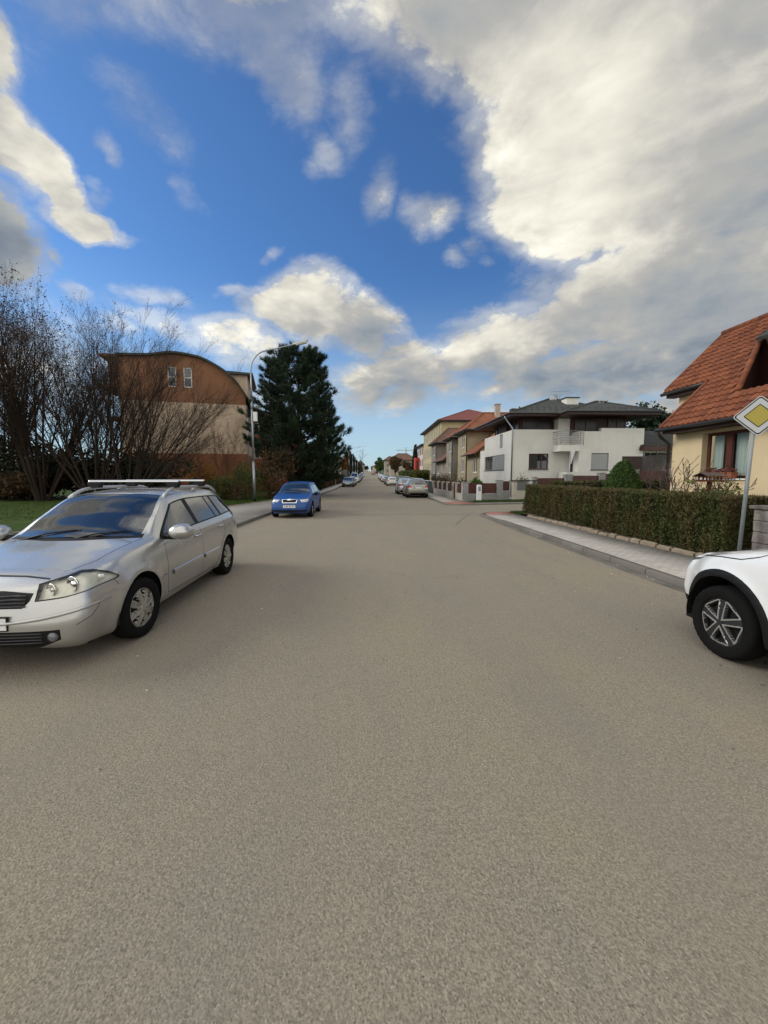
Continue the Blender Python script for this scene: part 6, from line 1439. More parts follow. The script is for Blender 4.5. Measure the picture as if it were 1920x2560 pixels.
M['lens'] = glass_mat('lamp_glass', clear=.97, ior=1.4); M['lens'].node_tree.nodes['Transparent BSDF'].inputs[0].default_value = (.97, .97, .95, 1)
M['lens_red'] = mat('red_lens', (.32, .012, .010), .15, coat=1, var=0); M['lens_pale'] = mat('pale_lens', (.50, .50, .47), .12, coat=1, var=.05); M['lens_white'] = mat('white_lens', (.65, .62, .58), .15, coat=1, var=0)
M['reflector'] = mat('reflector', (.78, .76, .70), .22, .75, var=.05, coords='obj'); M['lens_yellowed'] = mat('lamp_bowl', (.74, .72, .62), .35, .2, var=.12, vscale=9, coords='obj')
M['seam'] = mat('panel_gap', (.012, .012, .012), .8, var=0); M['plate'] = mat('number_plate', (.68, .68, .66), .5, var=.05, coords='obj')
M['p_silver'] = paint_mat('silver_paint', (.50, .49, .465), .65, .25, dirt=.42, coat=1.0); M['p_blue'] = paint_mat('blue_paint', (.007, .062, .24), .0, .42, spec=.25, coat=.35, dirt=.15)
M['p_white'] = paint_mat('white_car_paint', (.72, .72, .715), 0, .32, dirt=.16, dcol=(.42, .38, .31)); M['p_black'] = paint_mat('black_car_paint', (.022, .026, .032), .1, .3, dirt=.3)
M['p_grey'] = paint_mat('grey_beige_paint', (.25, .245, .215), .5, .35, dirt=.4); M['p_dblue'] = paint_mat('dark_blue_paint', (.03, .045, .075), .3, .3, dirt=.3); M['p_red'] = paint_mat('red_car_paint', (.30, .03, .035), .1, .3, dirt=.3)
M['p_lblue'] = paint_mat('grey_blue_paint', (.20, .25, .32), .4, .33, dirt=.35); M['p_lilac'] = paint_mat('cool_silver_paint', (.45, .44, .50), .5, .33, dirt=.35)
M['interior'] = mat('car_interior', (.030, .030, .031), .9, var=.1, coords='obj'); M['seat_fabric'] = mat('seat_fabric', (.045, .045, .048), .95, var=.2, vscale=9, coords='obj')
M['headlight_on'] = None
me_ = bpy.data.materials.new('lit_headlamp'); me_.use_nodes = True; b_ = me_.node_tree.nodes['Principled BSDF']; b_.inputs['Emission Color'].default_value = (1, .95, .75, 1); b_.inputs['Emission Strength'].default_value = 9; M['headlight_on'] = me_

def circ(x, z, r, n=26, a0=-25, a1=205):
    return [(x + r * math.cos(R(a0 + (a1 - a0) * i / n)), z + r * math.sin(R(a0 + (a1 - a0) * i / n))) for i in range(n + 1)]
def glyphs(txt, m, parent, loc, rot, size, ext=.001):
    cu = bpy.data.curves.new('lettering', 'FONT'); cu.body = txt; cu.size = size; cu.extrude = ext; cu.align_x = 'CENTER'; cu.align_y = 'CENTER'; cu.space_character = 1.05
    ob = bpy.data.objects.new('lettering', cu); COL.objects.link(ob); dg = bpy.context.evaluated_depsgraph_get(); me = bpy.data.meshes.new_from_object(ob.evaluated_get(dg)); COL.objects.unlink(ob); bpy.data.objects.remove(ob)
    me.materials.clear(); me.materials.append(m); o = bpy.data.objects.new('lettering', me); COL.objects.link(o); o.parent = parent; o.location = loc; o.rotation_euler = rot; return o

def make_car(sp, paint, label, group=None, name='parked_car', detail=2):
    """design frame: x from the nose backwards, y across, z up; the finished car points its nose to -Y"""
    root = empty(name, (0, 0, 0), label, 'car', group); L = sp['L']; W2 = sp['W'] / 2; T = Matrix(((0, -1, 0, 0), (1, 0, 0, -(sp['xf'] + sp['xr']) / 2), (0, 0, 1, 0), (0, 0, 0, 1))); Wp = sp.get('warp') or (lambda v: v)
    T0 = T.copy()
    mid = (Wp(Vector((sp['xf'], 0, 0))).x + Wp(Vector((sp['xr'], 0, 0))).x) / 2; T = Matrix(((0, -1, 0, 0), (1, 0, 0, -mid), (0, 0, 1, 0), (0, 0, 0, 1)))
    S = Shell(sp, *sp.get('res', (110, 34))); top = lambda x: float(pchip(*[sp['lines'][sp['cant']][i] for i in (0, 2)], x)); bel = lambda x: float(pchip(*[sp['lines'][sp['belt']][i] for i in (0, 2)], x))
    side = lambda c, n: abs(n.y) > .35; up = lambda c, n: n.z > .1 and c.z > sp['cowl_z']; arch = sp['ra']
    S.cut('hole', 'side', [(sp['xf'] - arch - .02, -.2), (sp['xf'] + arch + .02, -.2)] + circ(sp['xf'], sp['R'] + .01, arch, 26, 0, 180), lambda c, n: abs(c.y) > W2 * .72 and c.z < 1.1)
    S.cut('hole', 'side', [(sp['xr'] - arch - .02, -.2), (sp['xr'] + arch + .02, -.2)] + circ(sp['xr'], sp['R'] + .01, arch, 26, 0, 180), lambda c, n: abs(c.y) > W2 * .72 and c.z < 1.1)
    for (nm, view, poly, kw) in sp['cuts'](sp, top, bel):
        f = kw.pop('f', None) or {'side': side, 'top': up, 'front': (lambda c, n: n.x < -.15 and c.x < .9)}.get(view, side); S.cut(nm, view, poly, f, **kw)
    S.finish()
    mats = dict(body=paint, side_window=sp.get('glass', M['car_glass']), windscreen=sp.get('wglass', M['car_glass']), rear_window=M['car_glass'], seam=M['seam'], trim=M['black'], pillar=M['black'], bumper_grille=M['black'], plate_recess=M['black'], rear_valance=M['black'], grille=M['black'], moulding=paint,
                headlight=M['lens_pale'], tail_light=M['lens_red'], tail_pale=M['lens_white'], hood=paint, door=paint, tailgate=paint, cladding=M['black'], fog=M['black'], grille_trim=M['chrome'], chrome_strip=M['chrome'], sill_strip=M['silver_trim'], bumper=paint, sill=M['black'])
    mats.update(sp.get('mats', {}))
    body = None; parts = {}
    for nm in S.names:
        if nm in ('hole', 'void', 'seam'): continue
        split = [None]
        if nm in ('headlight', 'tail_light', 'side_window', 'door', 'tail_pale', 'moulding') and detail > 0: split = [(lambda c: c.y > 0), (lambda c: c.y <= 0)]
        ps = []
        for q in split:
            o_ = S.part(nm, mats.get(nm, paint), root, T, sp.get('offs', {}).get(nm, 0), None, q)
            if o_: ps.append(o_)
        parts[nm] = ps
        if nm == 'body': body = ps[0]
    # wheel arch liners and floor
    mb = MB()
    P = lambda x, y, z: tuple(T @ Wp(Vector((x, y, z))))
    for xw in (sp['xf'], sp['xr']):
        for sg in (1, -1):
            c = [(xw + (arch + .012) * math.cos(R(a)), sp['R'] + .01 + (arch + .012) * math.sin(R(a))) for a in range(-10, 191, 10)]
            for (a, b) in zip(c[:-1], c[1:]): mb.poly([P(a[0], sg * (W2 - .04), a[1]), P(b[0], sg * (W2 - .04), b[1]), P(b[0], sg * .50, b[1]), P(a[0], sg * .50, a[1])])
            mb.poly([P(x, sg * .50, z) for x, z in c]); mb.build('wheel_arch', M['dark'], root); mb = MB()
    mb = MB(); mb.hexa([P(.25, -W2 * .8, .19), P(L - .25, -W2 * .8, .21), P(L - .25, W2 * .8, .21), P(.25, W2 * .8, .19), P(.25, -W2 * .8, .26), P(L - .25, -W2 * .8, .30), P(L - .25, W2 * .8, .30), P(.25, W2 * .8, .26)]); mb.build('underbody', M['dark'], root)
    hw = sp.get('wheel_y', W2 - .11)
    for xw in (sp['xf'], sp['xr']):
        for sg in (1, -1): q = Wp(Vector((xw, sg * hw, .3))); wheel(root, q.x, q.y, sp.get('Rw', sp['R']), sp.get('tw', .205), sp.get('rim', 'plain'), T, sp.get('steer', 0) if xw == sp['xf'] else 0)
    if detail: sp['extras'](sp, root, T, P, paint, parts, S)
    return root

def line_quad(a, b, w_):
    a, b = Vector(a), Vector(b); d = (b - a).normalized(); n = Vector((-d.y, d.x)) * w_ / 2; return [tuple(a + n), tuple(b + n), tuple(b - n), tuple(a - n)]
def seams(paths, w_=.007, view='side', **kw):
    return [('seam', view, line_quad(a, b, w_), dict(only=('body', 'door', 'hood', 'moulding', 'sill', 'cladding', 'bumper', 'tailgate'), **kw)) for p in paths for a, b in zip(p[:-1], p[1:])]
def glass_between(top, bel, x0b, x1b, x0t, x1t, mt=.055, mb_=.03, n=6):
    """side window outline between belt and roof lines; x at the bottom and at the top of each end"""
    B = [(x0b + (x1b - x0b) * i / n, bel(x0b + (x1b - x0b) * i / n) + mb_) for i in range(n + 1)]; Tt = [(x1t + (x0t - x1t) * i / n, top(x1t + (x0t - x1t) * i / n) - mt) for i in range(n + 1)]
    return B + [p for p in Tt if p[1] > bel(p[0]) + mb_ + .01]
def mirror(root, P, x, y, z, paint, sg, s=1.0, black=False):
    mb = MB(); n = 12; prof = [(-.115, .05), (-.10, .085), (-.04, .10), (.04, .095), (.075, .06)]
    c = Vector((x, sg * (y + .13 * s), z))
    rings = []
    for (dx_, r) in [(-.10, .02), (-.085, .055), (-.05, .08), (0, .092), (.045, .095), (.062, .088)]:
        rings.append([P(c.x + dx_ * s, c.y + sg * r * 1.25 * s * math.cos(2 * math.pi * k / n), c.z + r * .86 * s * math.sin(2 * math.pi * k / n)) for k in range(n)])
    for a, b in zip(rings[:-1], rings[1:]):
        for k in range(n): k2 = (k + 1) % n; mb.poly([a[k], a[k2], b[k2], b[k]])
    mb.poly(rings[0]); o_ = mb.build('mirror', M['black'] if black else paint, root, smooth=True)
    me = o_.data; bm = bmesh.new(); bm.from_mesh(me); bmesh.ops.remove_doubles(bm, verts=bm.verts, dist=1e-4); bmesh.ops.recalc_face_normals(bm, faces=bm.faces); bm.to_mesh(me); bm.free()
    mb = MB(); mb.poly(rings[-1]); mb.build('mirror_glass', M['car_glass'], o_)
    mb = MB(); mb.tube([P(c.x + .02 * s, sg * (y - .05), z - .05 * s), P(c.x, c.y - sg * .03, c.z - .045 * s)], .03 * s, 8); mb.build('mirror_arm', M['black'], o_, smooth=True)
def handles(root, P, S, spots, m, ysurf):
    for (x, z) in spots:
        for sg in (1, -1):
            y = sg * ysurf(x, z); mb = MB(); mb.tube([P(x - .085, y, z), P(x - .075, y + sg * .028, z + .002), P(x, y + sg * .036, z + .006), P(x + .075, y + sg * .028, z + .012), P(x + .085, y, z + .012)], [.012, .016, .017, .016, .012], 8); mb.build('door_handle', m, root, smooth=True)
def surf_y(S):
    """outer half width of the body at (x, z)"""
    pts = [(v.co.x, v.co.z, v.co.y) for v in S.bm.verts if v.co.y > .4]; A = np.array(pts)
    def f(x, z): d = (A[:, 0] - x) ** 2 + (A[:, 1] - z) ** 2; k = np.argsort(d)[:4]; return float(A[k, 2].max())
    return f
def front_x(S, rear=False):
    A = np.array([(v.co.y, v.co.z, v.co.x) for v in S.bm.verts if (v.co.x > S.sp['L'] - 1.0 if rear else v.co.x < 1.2)])
    def f(y, z): d = (A[:, 0] - y) ** 2 + (A[:, 1] - z) ** 2; k = np.argsort(d)[:6]; return float(A[k, 2].max() if rear else A[k, 2].min())
    return f
def cabin(root, P, sp, sw=-.38, steer=True):
    L = sp['L']; x0, x1 = sp['cabin']; mb = MB(); w_ = sp['W'] / 2 - .14
    mb.hexa([P(x0, -w_, .3), P(x1, -w_, .3), P(x1, w_, .3), P(x0, w_, .3), P(x0, -w_, .33), P(x1, -w_, .33), P(x1, w_, .33), P(x0, w_, .33)])
    for sg in (1, -1): mb.hexa([P(x0, sg * w_, .3), P(x1, sg * w_, .3), P(x1, sg * (w_ + .02), .3), P(x0, sg * (w_ + .02), .3), P(x0, sg * w_, .92), P(x1, sg * w_, .96), P(x1, sg * (w_ + .02), .96), P(x0, sg * (w_ + .02), .92)])
    mb.build('floor', M['interior'], root)
    mb = MB(); z = sp['cowl_z'] - .03; c = sp['cowl']; rings = []
    for (dx_, zz) in ((c + .02, z - .02), (c + .25, z + .015), (c + .42, z + .01), (c + .52, z - .08), (c + .50, z - .4)): rings.append([P(dx_ + .05 * (y / w_) ** 2, y, zz - .02 * (y / w_) ** 2 + (.045 * math.exp(-((y - sw) / .2) ** 2) if .1 < dx_ - c < .5 else 0)) for y in np.linspace(-w_, w_, 15)])
    for a, b in zip(rings[:-1], rings[1:]):
        for i in range(14): mb.poly([a[i], a[i + 1], b[i + 1], b[i]])
    mb.build('dashboard', M['interior'], root, smooth=True)
    mb = MB(); cx, cy, cz = c + .68, sw, z + .01; pts = []
    for k in range(25): a = 2 * math.pi * k / 24; pts.append(P(cx + .07 * math.sin(a) * -1, cy + .185 * math.cos(a), cz + .17 * math.sin(a)))
    mb.tube(pts, .014, 8, cap=False); mb.tube([P(cx - .2, cy, cz - .12), P(cx, cy, cz)], [.03, .05], 8)
    for a in (0, 180, 270): mb.tube([P(cx, cy, cz), P(cx - .07 * math.sin(R(a)), cy + .18 * math.cos(R(a)), cz + .165 * math.sin(R(a)))], .016, 6)
    mb.build('steering_wheel', M['black'], root, smooth=True)
    for (x, ys_) in ((c + 1.02, (-.37, .37)), (c + 1.9, (-.42, 0, .42))):
        for y in ys_:
            mb = MB(); h = .24; mb.hexa([P(x - .25, y - h, .36), P(x + .25, y - h, .34), P(x + .25, y + h, .34), P(x - .25, y + h, .36), P(x - .25, y - h, .56), P(x + .22, y - h, .52), P(x + .22, y + h, .52), P(x - .25, y + h, .56)])
            mb.hexa([P(x + .18, y - h, .5), P(x + .30, y - h, .5), P(x + .30, y + h, .5), P(x + .18, y + h, .5), P(x + .34, y - h * .85, 1.10), P(x + .43, y - h * .85, 1.10), P(x + .43, y + h * .85, 1.10), P(x + .34, y + h * .85, 1.10)])
            mb.hexa([P(x + .36, y - .12, 1.14), P(x + .44, y - .12, 1.14), P(x + .44, y + .12, 1.14), P(x + .36, y + .12, 1.14), P(x + .38, y - .10, 1.30), P(x + .45, y - .10, 1.30), P(x + .45, y + .10, 1.30), P(x + .38, y + .10, 1.30)])
            mb.build('seat', M['seat_fabric'], root, bevel=.03)
# canonical estate car, the others are its lines pulled to other proportions
X7 = [.25, .6, .95, 1.22, 1.6, 2.05, 2.6, 3.4, 4.0, 4.3]
WAGON = [
 ([.25, 4.3], [0, 0], [.20, .28]), ([.25, .7, 3.7, 4.3], [.58, .70, .70, .62], [.17, .19, .20, .28]),
 ([.25, .8, 3.6, 4.3], [.73, .825, .83, .74], [.22, .23, .24, .34]), ([.25, .8, 3.6, 4.3], [.795, .872, .878, .81], [.42, .42, .43, .50]),
 ([.25, .6, 1.2, 2.0, 3.4, 4.0, 4.3], [.795, .862, .882, .888, .888, .865, .80], [.60, .63, .66, .68, .70, .72, .74]),
 ([.25, .6, 1.2, 2.0, 3.4, 4.0, 4.3], [.755, .825, .85, .862, .866, .835, .765], [.735, .79, .845, .875, .905, .92, .92]),
 ([.25, .6, 1.0, 1.3, 2.0, 3.4, 4.0, 4.3], [.69, .77, .795, .805, .822, .815, .785, .73], [.80, .868, .925, .955, .975, 1.015, 1.035, 1.03]),
 (X7, [.60, .685, .725, .735, .69, .615, .60, .60, .585, .56], [.825, .892, .948, .985, 1.165, 1.375, 1.415, 1.41, 1.365, 1.32]),
 (X7, [.52, .60, .645, .665, .635, .555, .535, .535, .52, .50], [.838, .905, .963, 1.0, 1.205, 1.428, 1.470, 1.465, 1.42, 1.37]),
 (X7, [.30, .34, .36, .37, .37, .31, .30, .30, .29, .28], [.850, .922, .985, 1.05, 1.255, 1.462, 1.505, 1.50, 1.455, 1.40]),
 (X7, [0] * 10, [.855, .930, .995, 1.065, 1.272, 1.472, 1.515, 1.51, 1.465, 1.41])]
def wagon_cuts(sp, top, bel, hero=True, rear=True):
    C = []; L = sp['L']
    ws = [(1.07 + .20 * (y / .66) ** 2, y) for y in np.linspace(-.655, .655, 9)] + [(1.6, .62)] + [(1.985 + .06 * (y / .52) ** 2, y) for y in np.linspace(.53, -.53, 7)] + [(1.6, -.62)]
    cw = [(.985 + .22 * (y / .68) ** 2, y) for y in np.linspace(-.70, .70, 9)] + [(1.09 + .22 * (y / .68) ** 2, y) for y in np.linspace(.68, -.68, 9)]
    C.append(('trim', 'top', cw, dict(both=False)))
    C.append(('windscreen', 'top', ws, dict(both=False)))
    C.append(('pillar', 'side', glass_between(top, bel, 1.40, 4.17, 1.99, 3.90, .040, .015, 12), {}))
    for (a, b, c, d) in ((1.50, 2.40, 2.04, 2.37), (2.52, 3.20, 2.50, 3.12), (3.25, 3.42, 3.17, 3.33), (3.50, 4.10, 3.41, 3.83)):
        C.append(('side_window', 'side', glass_between(top, bel, a, b, c, d, .058, .032), dict(only=('pillar', 'body'))))
    if hero:
        hl = [(.305, .642), (.335, .705), (.365, .757), (.42, .777), (.50, .797), (.58, .813), (.66, .823), (.74, .820), (.83, .788), (.92, .746), (.91, .728), (.83, .717), (.75, .707), (.66, .695), (.573, .682), (.44, .658)]
        fl = lambda c, n: c.x < 1.0 and abs(c.y) > .25 and c.z < .90
        ol = [(u + (.010 if u > .8 else -.008 if u < .4 else 0), z + (.008 if 0 < i < 9 else -.008)) for i, (u, z) in enumerate(hl)]
        C.append(('seam', -54, ol, dict(f=fl))); C.append(('headlight', -54, hl, dict(f=fl)))
        ff = lambda c, n: n.x < -.12 and c.x < .9
        C.append(('grille', 'front', [(-.34, .585), (.34, .585), (.385, .64), (.40, .70), (.16, .722), (-.16, .722), (-.40, .70), (-.385, .64)], dict(both=False, f=ff)))
        C.append(('bumper_grille', 'front', [(-.40, .225), (.40, .225), (.62, .31), (.62, .40), (-.62, .40), (-.62, .31)], dict(both=False, f=ff)))
        C += seams([[(.705, .578), (.69, .53), (.62, .47), (.50, .42)]], .006, -54, f=fl)
        C += seams([[(-.46, .795), (-.25, .815), (0, .822), (.25, .815), (.46, .795)]], .010, 'front', both=False, f=ff)
        C += seams([[(.30, .50), (.55, .625), (.9, .672), (1.22, .705)]], .008, 'top', f=lambda c, n: c.z > .6 and c.x < 1.3)
        C += seams([[(.47, .725), (.51, .66)]], .006)
        C += seams([[(1.415, .93), (1.40, .70), (1.40, .38), (1.44, .30), (2.44, .285), (2.455, .6), (2.45, .965)], [(2.455, .285), (3.05, .30), (3.13, .42), (3.22, .60), (3.40, .76), (3.44, 1.0)], [(1.22, .52), (1.31, .545), (1.38, .54)]], .008)
        C += seams([[(1.24, .27), (3.14, .265)]], .006)
    if rear:
        fr = lambda c, n: c.x > 3.5 and n.x > .2
        C.append(('rear_window', 'front', [(-.53, 1.04), (.53, 1.04), (.56, 1.10), (.47, 1.36), (-.47, 1.36), (-.56, 1.10)], dict(both=False, f=fr)))
        ft = lambda c, n: c.x > 3.8 and abs(c.y) > .3 and n.x > -.2
        C.append(('tail_light', 41, [(-2.56, .74), (-2.10, .74), (-2.08, .86), (-2.12, 1.00), (-2.48, 1.00)], dict(f=ft)))
        C.append(('tail_pale', 41, [(-2.56, .74), (-2.10, .74), (-2.10, .80), (-2.55, .80)], dict(f=ft, only=('tail_light',))))
        C += seams([[(-.60, .98), (-.60, .58), (.60, .58), (.60, .98)]], .008, 'front', both=False, f=fr)
        C.append(('plate_recess', 'front', [(-.30, .74), (.30, .74), (.28, .87), (-.28, .87)], dict(both=False, f=fr)))
        C.append(('rear_valance', 'front', [(-.60, .28), (.60, .28), (.62, .40), (-.62, .40)], dict(both=False, f=lambda c, n: c.x > 3.9 and n.x > .0)))
    return C
BASE = dict(L=4.5, W=1.776, Df=.25, Dr=.20, zf=.52, zr=.82, lines=WAGON, cant=7, belt=6, xf=.86, xr=3.546, R=.315, ra=.365, wf=.85, wr=.95, cowl=1.07, cowl_z=.93, cabin=(1.2, 4.2),
            nose=([.18, .28, .45, .60, .72, .84, .95], [.06, .0, .0, .04, .09, .17, .16]), tail=([.28, .42, .6, .9, 1.0, 1.4, 1.5], [.06, .0, .0, .04, .07, .34, .40]))

def hero_extras(sp, root, T, P, paint, parts, S):
    sy = surf_y(S); fx = front_x(S)
    cabin(root, P, sp)
    for sg in (1, -1): mirror(root, P, 1.43, .875, 1.03, paint, sg, 1.2)
    for sg in (1, -1): mb = MB(); y = sg * .835; mb.poly([P(1.37, sg * (sy(1.37, .95) + .004), .95), P(1.50, sg * (sy(1.5, .965) + .004), .965), P(1.56, sg * (sy(1.56, 1.06) + .004), 1.07)]); mb.build('mirror_base', M['black'], root)
    handles(root, P, S, [(2.30, .86), (3.24, .885)], paint, sy)
    for sg in (1, -1):
        for (a, b) in ((1.52, 2.42), (2.50, 3.08)):
            mb = MB(); xs_ = np.linspace(a, b, 8)
            for x, x2 in zip(xs_[:-1], xs_[1:]):
                q = lambda X_, zz, o_: P(X_, sg * (sy(X_, .53) + o_), zz + (X_ - a) * .012)
                for (za, oa, zb, ob_) in ((.498, .0, .506, .016), (.506, .016, .548, .018), (.548, .018, .560, .0)): mb.poly([q(x, za, oa), q(x2, za, oa), q(x2, zb, ob_), q(x, zb, ob_)])
            mb.build('moulding', paint, root)
        mb = MB(); pts = []
        for t in np.linspace(0, 1, 14):
            y = .13 + .70 * t; z = .468 + .10 * t ** 1.6; pts.append(P(fx(sg * y, z) - .002, sg * y, z))
        mb.tube(pts, [.006] + [.015] * 12 + [.005], 8); mb.build('bumper_strip', paint, root, smooth=True)
    # headlamp insides: reflector bowl pushed in behind the glass, two round lamps
    for o_ in parts.get('headlight', []):
        sgn = 1 if sum(v.co.x for v in o_.data.vertices) < 0 else -1    # +y of the design is -X of the car
        r_ = o_.copy(); r_.data = o_.data.copy(); r_.name = 'reflector'; r_.data.materials[0] = M['lens_yellowed']; COL.objects.link(r_); r_.parent = o_; r_.location = (sgn * .012, .045, -.008)
        for (x, y, z, rr) in ((.20, .50, .712, .044), (.25, .64, .745, .056)):
            mb = MB(); prof = [(rr * 1.25, .0), (rr * 1.08, .008), (rr * 1.0, .0), (rr * .92, -.004), (rr * .74, -.03), (rr * .66, -.022), (rr * .5, -.004), (rr * .25, .008), (.002, .012)]
            mb.lathe(prof, (0, 0, 0), 0, 24); b = mb.build('lamp_bowl', M['reflector'] if rr < .045 else M['chrome'], o_, smooth=True)
            b.location = P(x - .055, sgn * y, z); b.rotation_euler = (0, 0, R(-90) - sgn * R(-22)); b.scale = (1, 1, 1)
        mb = MB(); c = P(.36, sgn * .775, .770); bb = mb; bb.lathe([(.001, .02), (.018, .015), (.024, 0), (.024, -.02)], (0, 0, 0), 0, 14); b = bb.build('indicator_bulb', M['lens_pale'], o_, smooth=True); b.location = c; b.rotation_euler = (0, 0, R(-90) - sgn * R(-40))
    # grille slats and lower intake bars, number plate, fog lamps
    mb = MB()
    for i in range(4): z = .602 + i * .027; mb.tube([P(fx(y, z) - .004, y, z) for y in np.linspace(-.36, .36, 13)], .008, 6)
    mb.build('grille_bars', M['grille_dark'], parts['grille'][0], smooth=True)
    mb = MB()
    for i in range(4): z = .30 + i * .026; mb.tube([P(fx(y, z) - .002, y, z) for y in np.linspace(-.50, .50, 13)], .006, 6)
    mb.build('intake_bars', M['grille_dark'], parts['bumper_grille'][0], smooth=True)
    for sg in (1, -1):
        x = fx(sg * .56, .34); mb = MB(); mb.lathe([(.001, .014), (.02, .012), (.036, .004), (.042, -.01), (.040, -.03)], (0, 0, 0), 0, 20); b = mb.build('fog_lamp', M['lens_fog'], root, smooth=True); b.location = P(x + .005, sg * .56, .34); b.rotation_euler = (0, 0, R(-90) + sg * R(12))
    x = fx(0, .46) - .010; mb = MB(); mb.hexa([P(x, -.24, .42), P(x + .010, -.24, .42), P(x + .010, .24, .42), P(x, .24, .42), P(x, -.24, .52), P(x + .010, -.24, .52), P(x + .010, .24, .52), P(x, .24, .52)]); mb.build('number_plate', M['plate'], root)
    mb = MB(); mb.hexa([P(x + .003, -.25, .41), P(x + .02, -.25, .41), P(x + .02, .25, .41), P(x + .003, .25, .41), P(x + .003, -.25, .53), P(x + .02, -.25, .53), P(x + .02, .25, .53), P(x + .003, .25, .53)]); mb.build('plate_holder', M['black'], root)
    # wipers
    for (a, b) in (((1.10, .52, .985), (1.175, -.05, 1.085)), ((1.08, .05, .985), (1.22, -.55, 1.06))):
        zc = lambda x, y: 0
        mb = MB(); p0, p1 = Vector(a), Vector(b); mb.tube([P(p0.x - .03, p0.y, p0.z + .0), P(*(p0.lerp(p1, .5) + Vector((-.03, 0, .03)))), P(p1.x - .01, p1.y, p1.z + .012)], [.011, .008, .006], 6); mb.tube([P(*(p0.lerp(p1, .18) + Vector((-.02, 0, .014)))), P(p1.x - .014, p1.y - .05, p1.z + .008)], .007, 6); mb.build('wiper', M['black'], root, smooth=True)
    # roof rails
    for sg in (1, -1):
        xs_ = np.linspace(1.98, 3.95, 24); zt = pchip(X7, WAGON[8][2], xs_); yt = pchip(X7, WAGON[8][1], xs_) + .02; pts = []
        for i, x in enumerate(xs_):
            t = (x - 1.98) / 1.97; lift = .068 * min(1, math.sin(min(1, min(t, 1 - t) / .16) * math.pi / 2)); pts.append(P(x, sg * yt[i], zt[i] - .012 + lift))
        mb = MB(); mb.tube(pts, [.022] * 24, 10); 
        for i in (12,): x = xs_[i]; mb.tube([P(x, sg * yt[i], zt[i] - .01), P(x, sg * yt[i], zt[i] + .05)], .022, 8)
        mb.build('roof_rail', M['rail_silver'], root, smooth=True)
M['grille_dark'] = mat('dark_plastic_bars', (.035, .035, .036), .4, var=.1); M['rail_silver'] = mat('rail_silver', (.45, .45, .46), .4, .5, var=.08, coords='obj')
M['lens_fog'] = mat('fog_lamp_glass', (.12, .125, .13), .15, coat=1, var=.1, coords='obj')

wagon_sp = dict(BASE, cuts=wagon_cuts, extras=hero_extras, rim='cap', res=(130, 44), offs=dict(moulding=.010), glass=M['car_glass'], wglass=M['clear_glass'], wheel_y=.775, tw=.205, steer=R(-5),
                mats=dict(headlight=M['lens'], moulding=M['p_silver']))
wg = make_car(wagon_sp, M['p_silver'], 'silver estate car with roof rails and crossbars parked in the left foreground')
wg.location = (-3.29, 5.44, 0); wg.rotation_euler = (0, 0, R(1.7))
# crossbars clamped on the rails: lift-off things
for (y, lb) in ((5.44 - 2.203 + 2.38, 'front silver roof crossbar on the silver estate car'), (5.44 - 2.203 + 3.22, 'rear silver roof crossbar on the silver estate car')):
    zr = 1.558; o = (-3.30, y, zr); root = empty('roof_crossbar', o, lb, 'roof bar', 'roof crossbars on the silver estate car'); mb = MB(o)
    mb.hexa([(-3.88, y - .038, zr + .045), (-2.66, y - .038, zr + .045), (-2.66, y + .038, zr + .045), (-3.88, y + .038, zr + .045), (-3.88, y - .022, zr + .072), (-2.66, y - .022, zr + .072), (-2.66, y + .022, zr + .072), (-3.88, y + .022, zr + .072)])
    mb.build('bar', M['silver_trim'], root, bevel=.008)
    for x in (-3.80, -2.74): mb = MB(o); mb.hexa([(x - .06, y - .05, zr - .035), (x + .06, y - .05, zr - .035), (x + .06, y + .05, zr - .035), (x - .06, y + .05, zr - .035), (x - .10, y - .042, zr + .045), (x + .10, y - .042, zr + .045), (x + .10, y + .042, zr + .045), (x - .10, y + .042, zr + .045)]); mb.build('clamp_foot', M['black'], root, bevel=.01)

# ------------------------------------------------------------------ white crossover in the right foreground (only its front quarter is in the picture)
X7b = [.25, .6, .95, 1.2, 1.5, 1.95, 2.5, 3.2, 3.7, 3.95]
SUVL = [
 ([.25, 3.95], [0, 0], [.25, .30]), ([.25, .7, 3.4, 3.95], [.60, .72, .72, .64], [.25, .25, .25, .30]),
 ([.25, .45, .8, 3.3, 3.95], [.66, .765, .835, .84, .76], [.31, .30, .29, .29, .37]), ([.25, .45, .8, 3.3, 3.95], [.70, .80, .866, .87, .82], [.48, .48, .48, .49, .54]),
 ([.25, .6, 1.2, 2.0, 3.3, 3.7, 3.95], [.70, .845, .874, .876, .876, .86, .81], [.67, .73, .77, .80, .82, .84, .86]),
 ([.25, .6, 1.2, 2.0, 3.3, 3.7, 3.95], [.68, .812, .855, .862, .862, .84, .78], [.77, .85, .925, .965, 1.0, 1.02, 1.02]),
 ([.25, .6, 1.0, 1.3, 2.0, 3.2, 3.7, 3.95], [.64, .765, .81, .82, .825, .82, .785, .73], [.84, .92, .985, 1.03, 1.06, 1.09, 1.10, 1.09]),
 (X7b, [.57, .685, .74, .75, .715, .635, .615, .61, .60, .58], [.865, .945, 1.01, 1.06, 1.24, 1.49, 1.53, 1.53, 1.49, 1.44]),
 (X7b, [.52, .61, .655, .675, .65, .57, .55, .545, .535, .51], [.885, .965, 1.03, 1.08, 1.28, 1.54, 1.58, 1.58, 1.54, 1.49]),
 (X7b, [.30, .34, .36, .37, .37, .32, .31, .31, .30, .29], [.90, .985, 1.05, 1.115, 1.34, 1.575, 1.62, 1.62, 1.58, 1.53]),
 (X7b, [0] * 10, [.905, .99, 1.06, 1.13, 1.355, 1.585, 1.63, 1.63, 1.59, 1.54])]
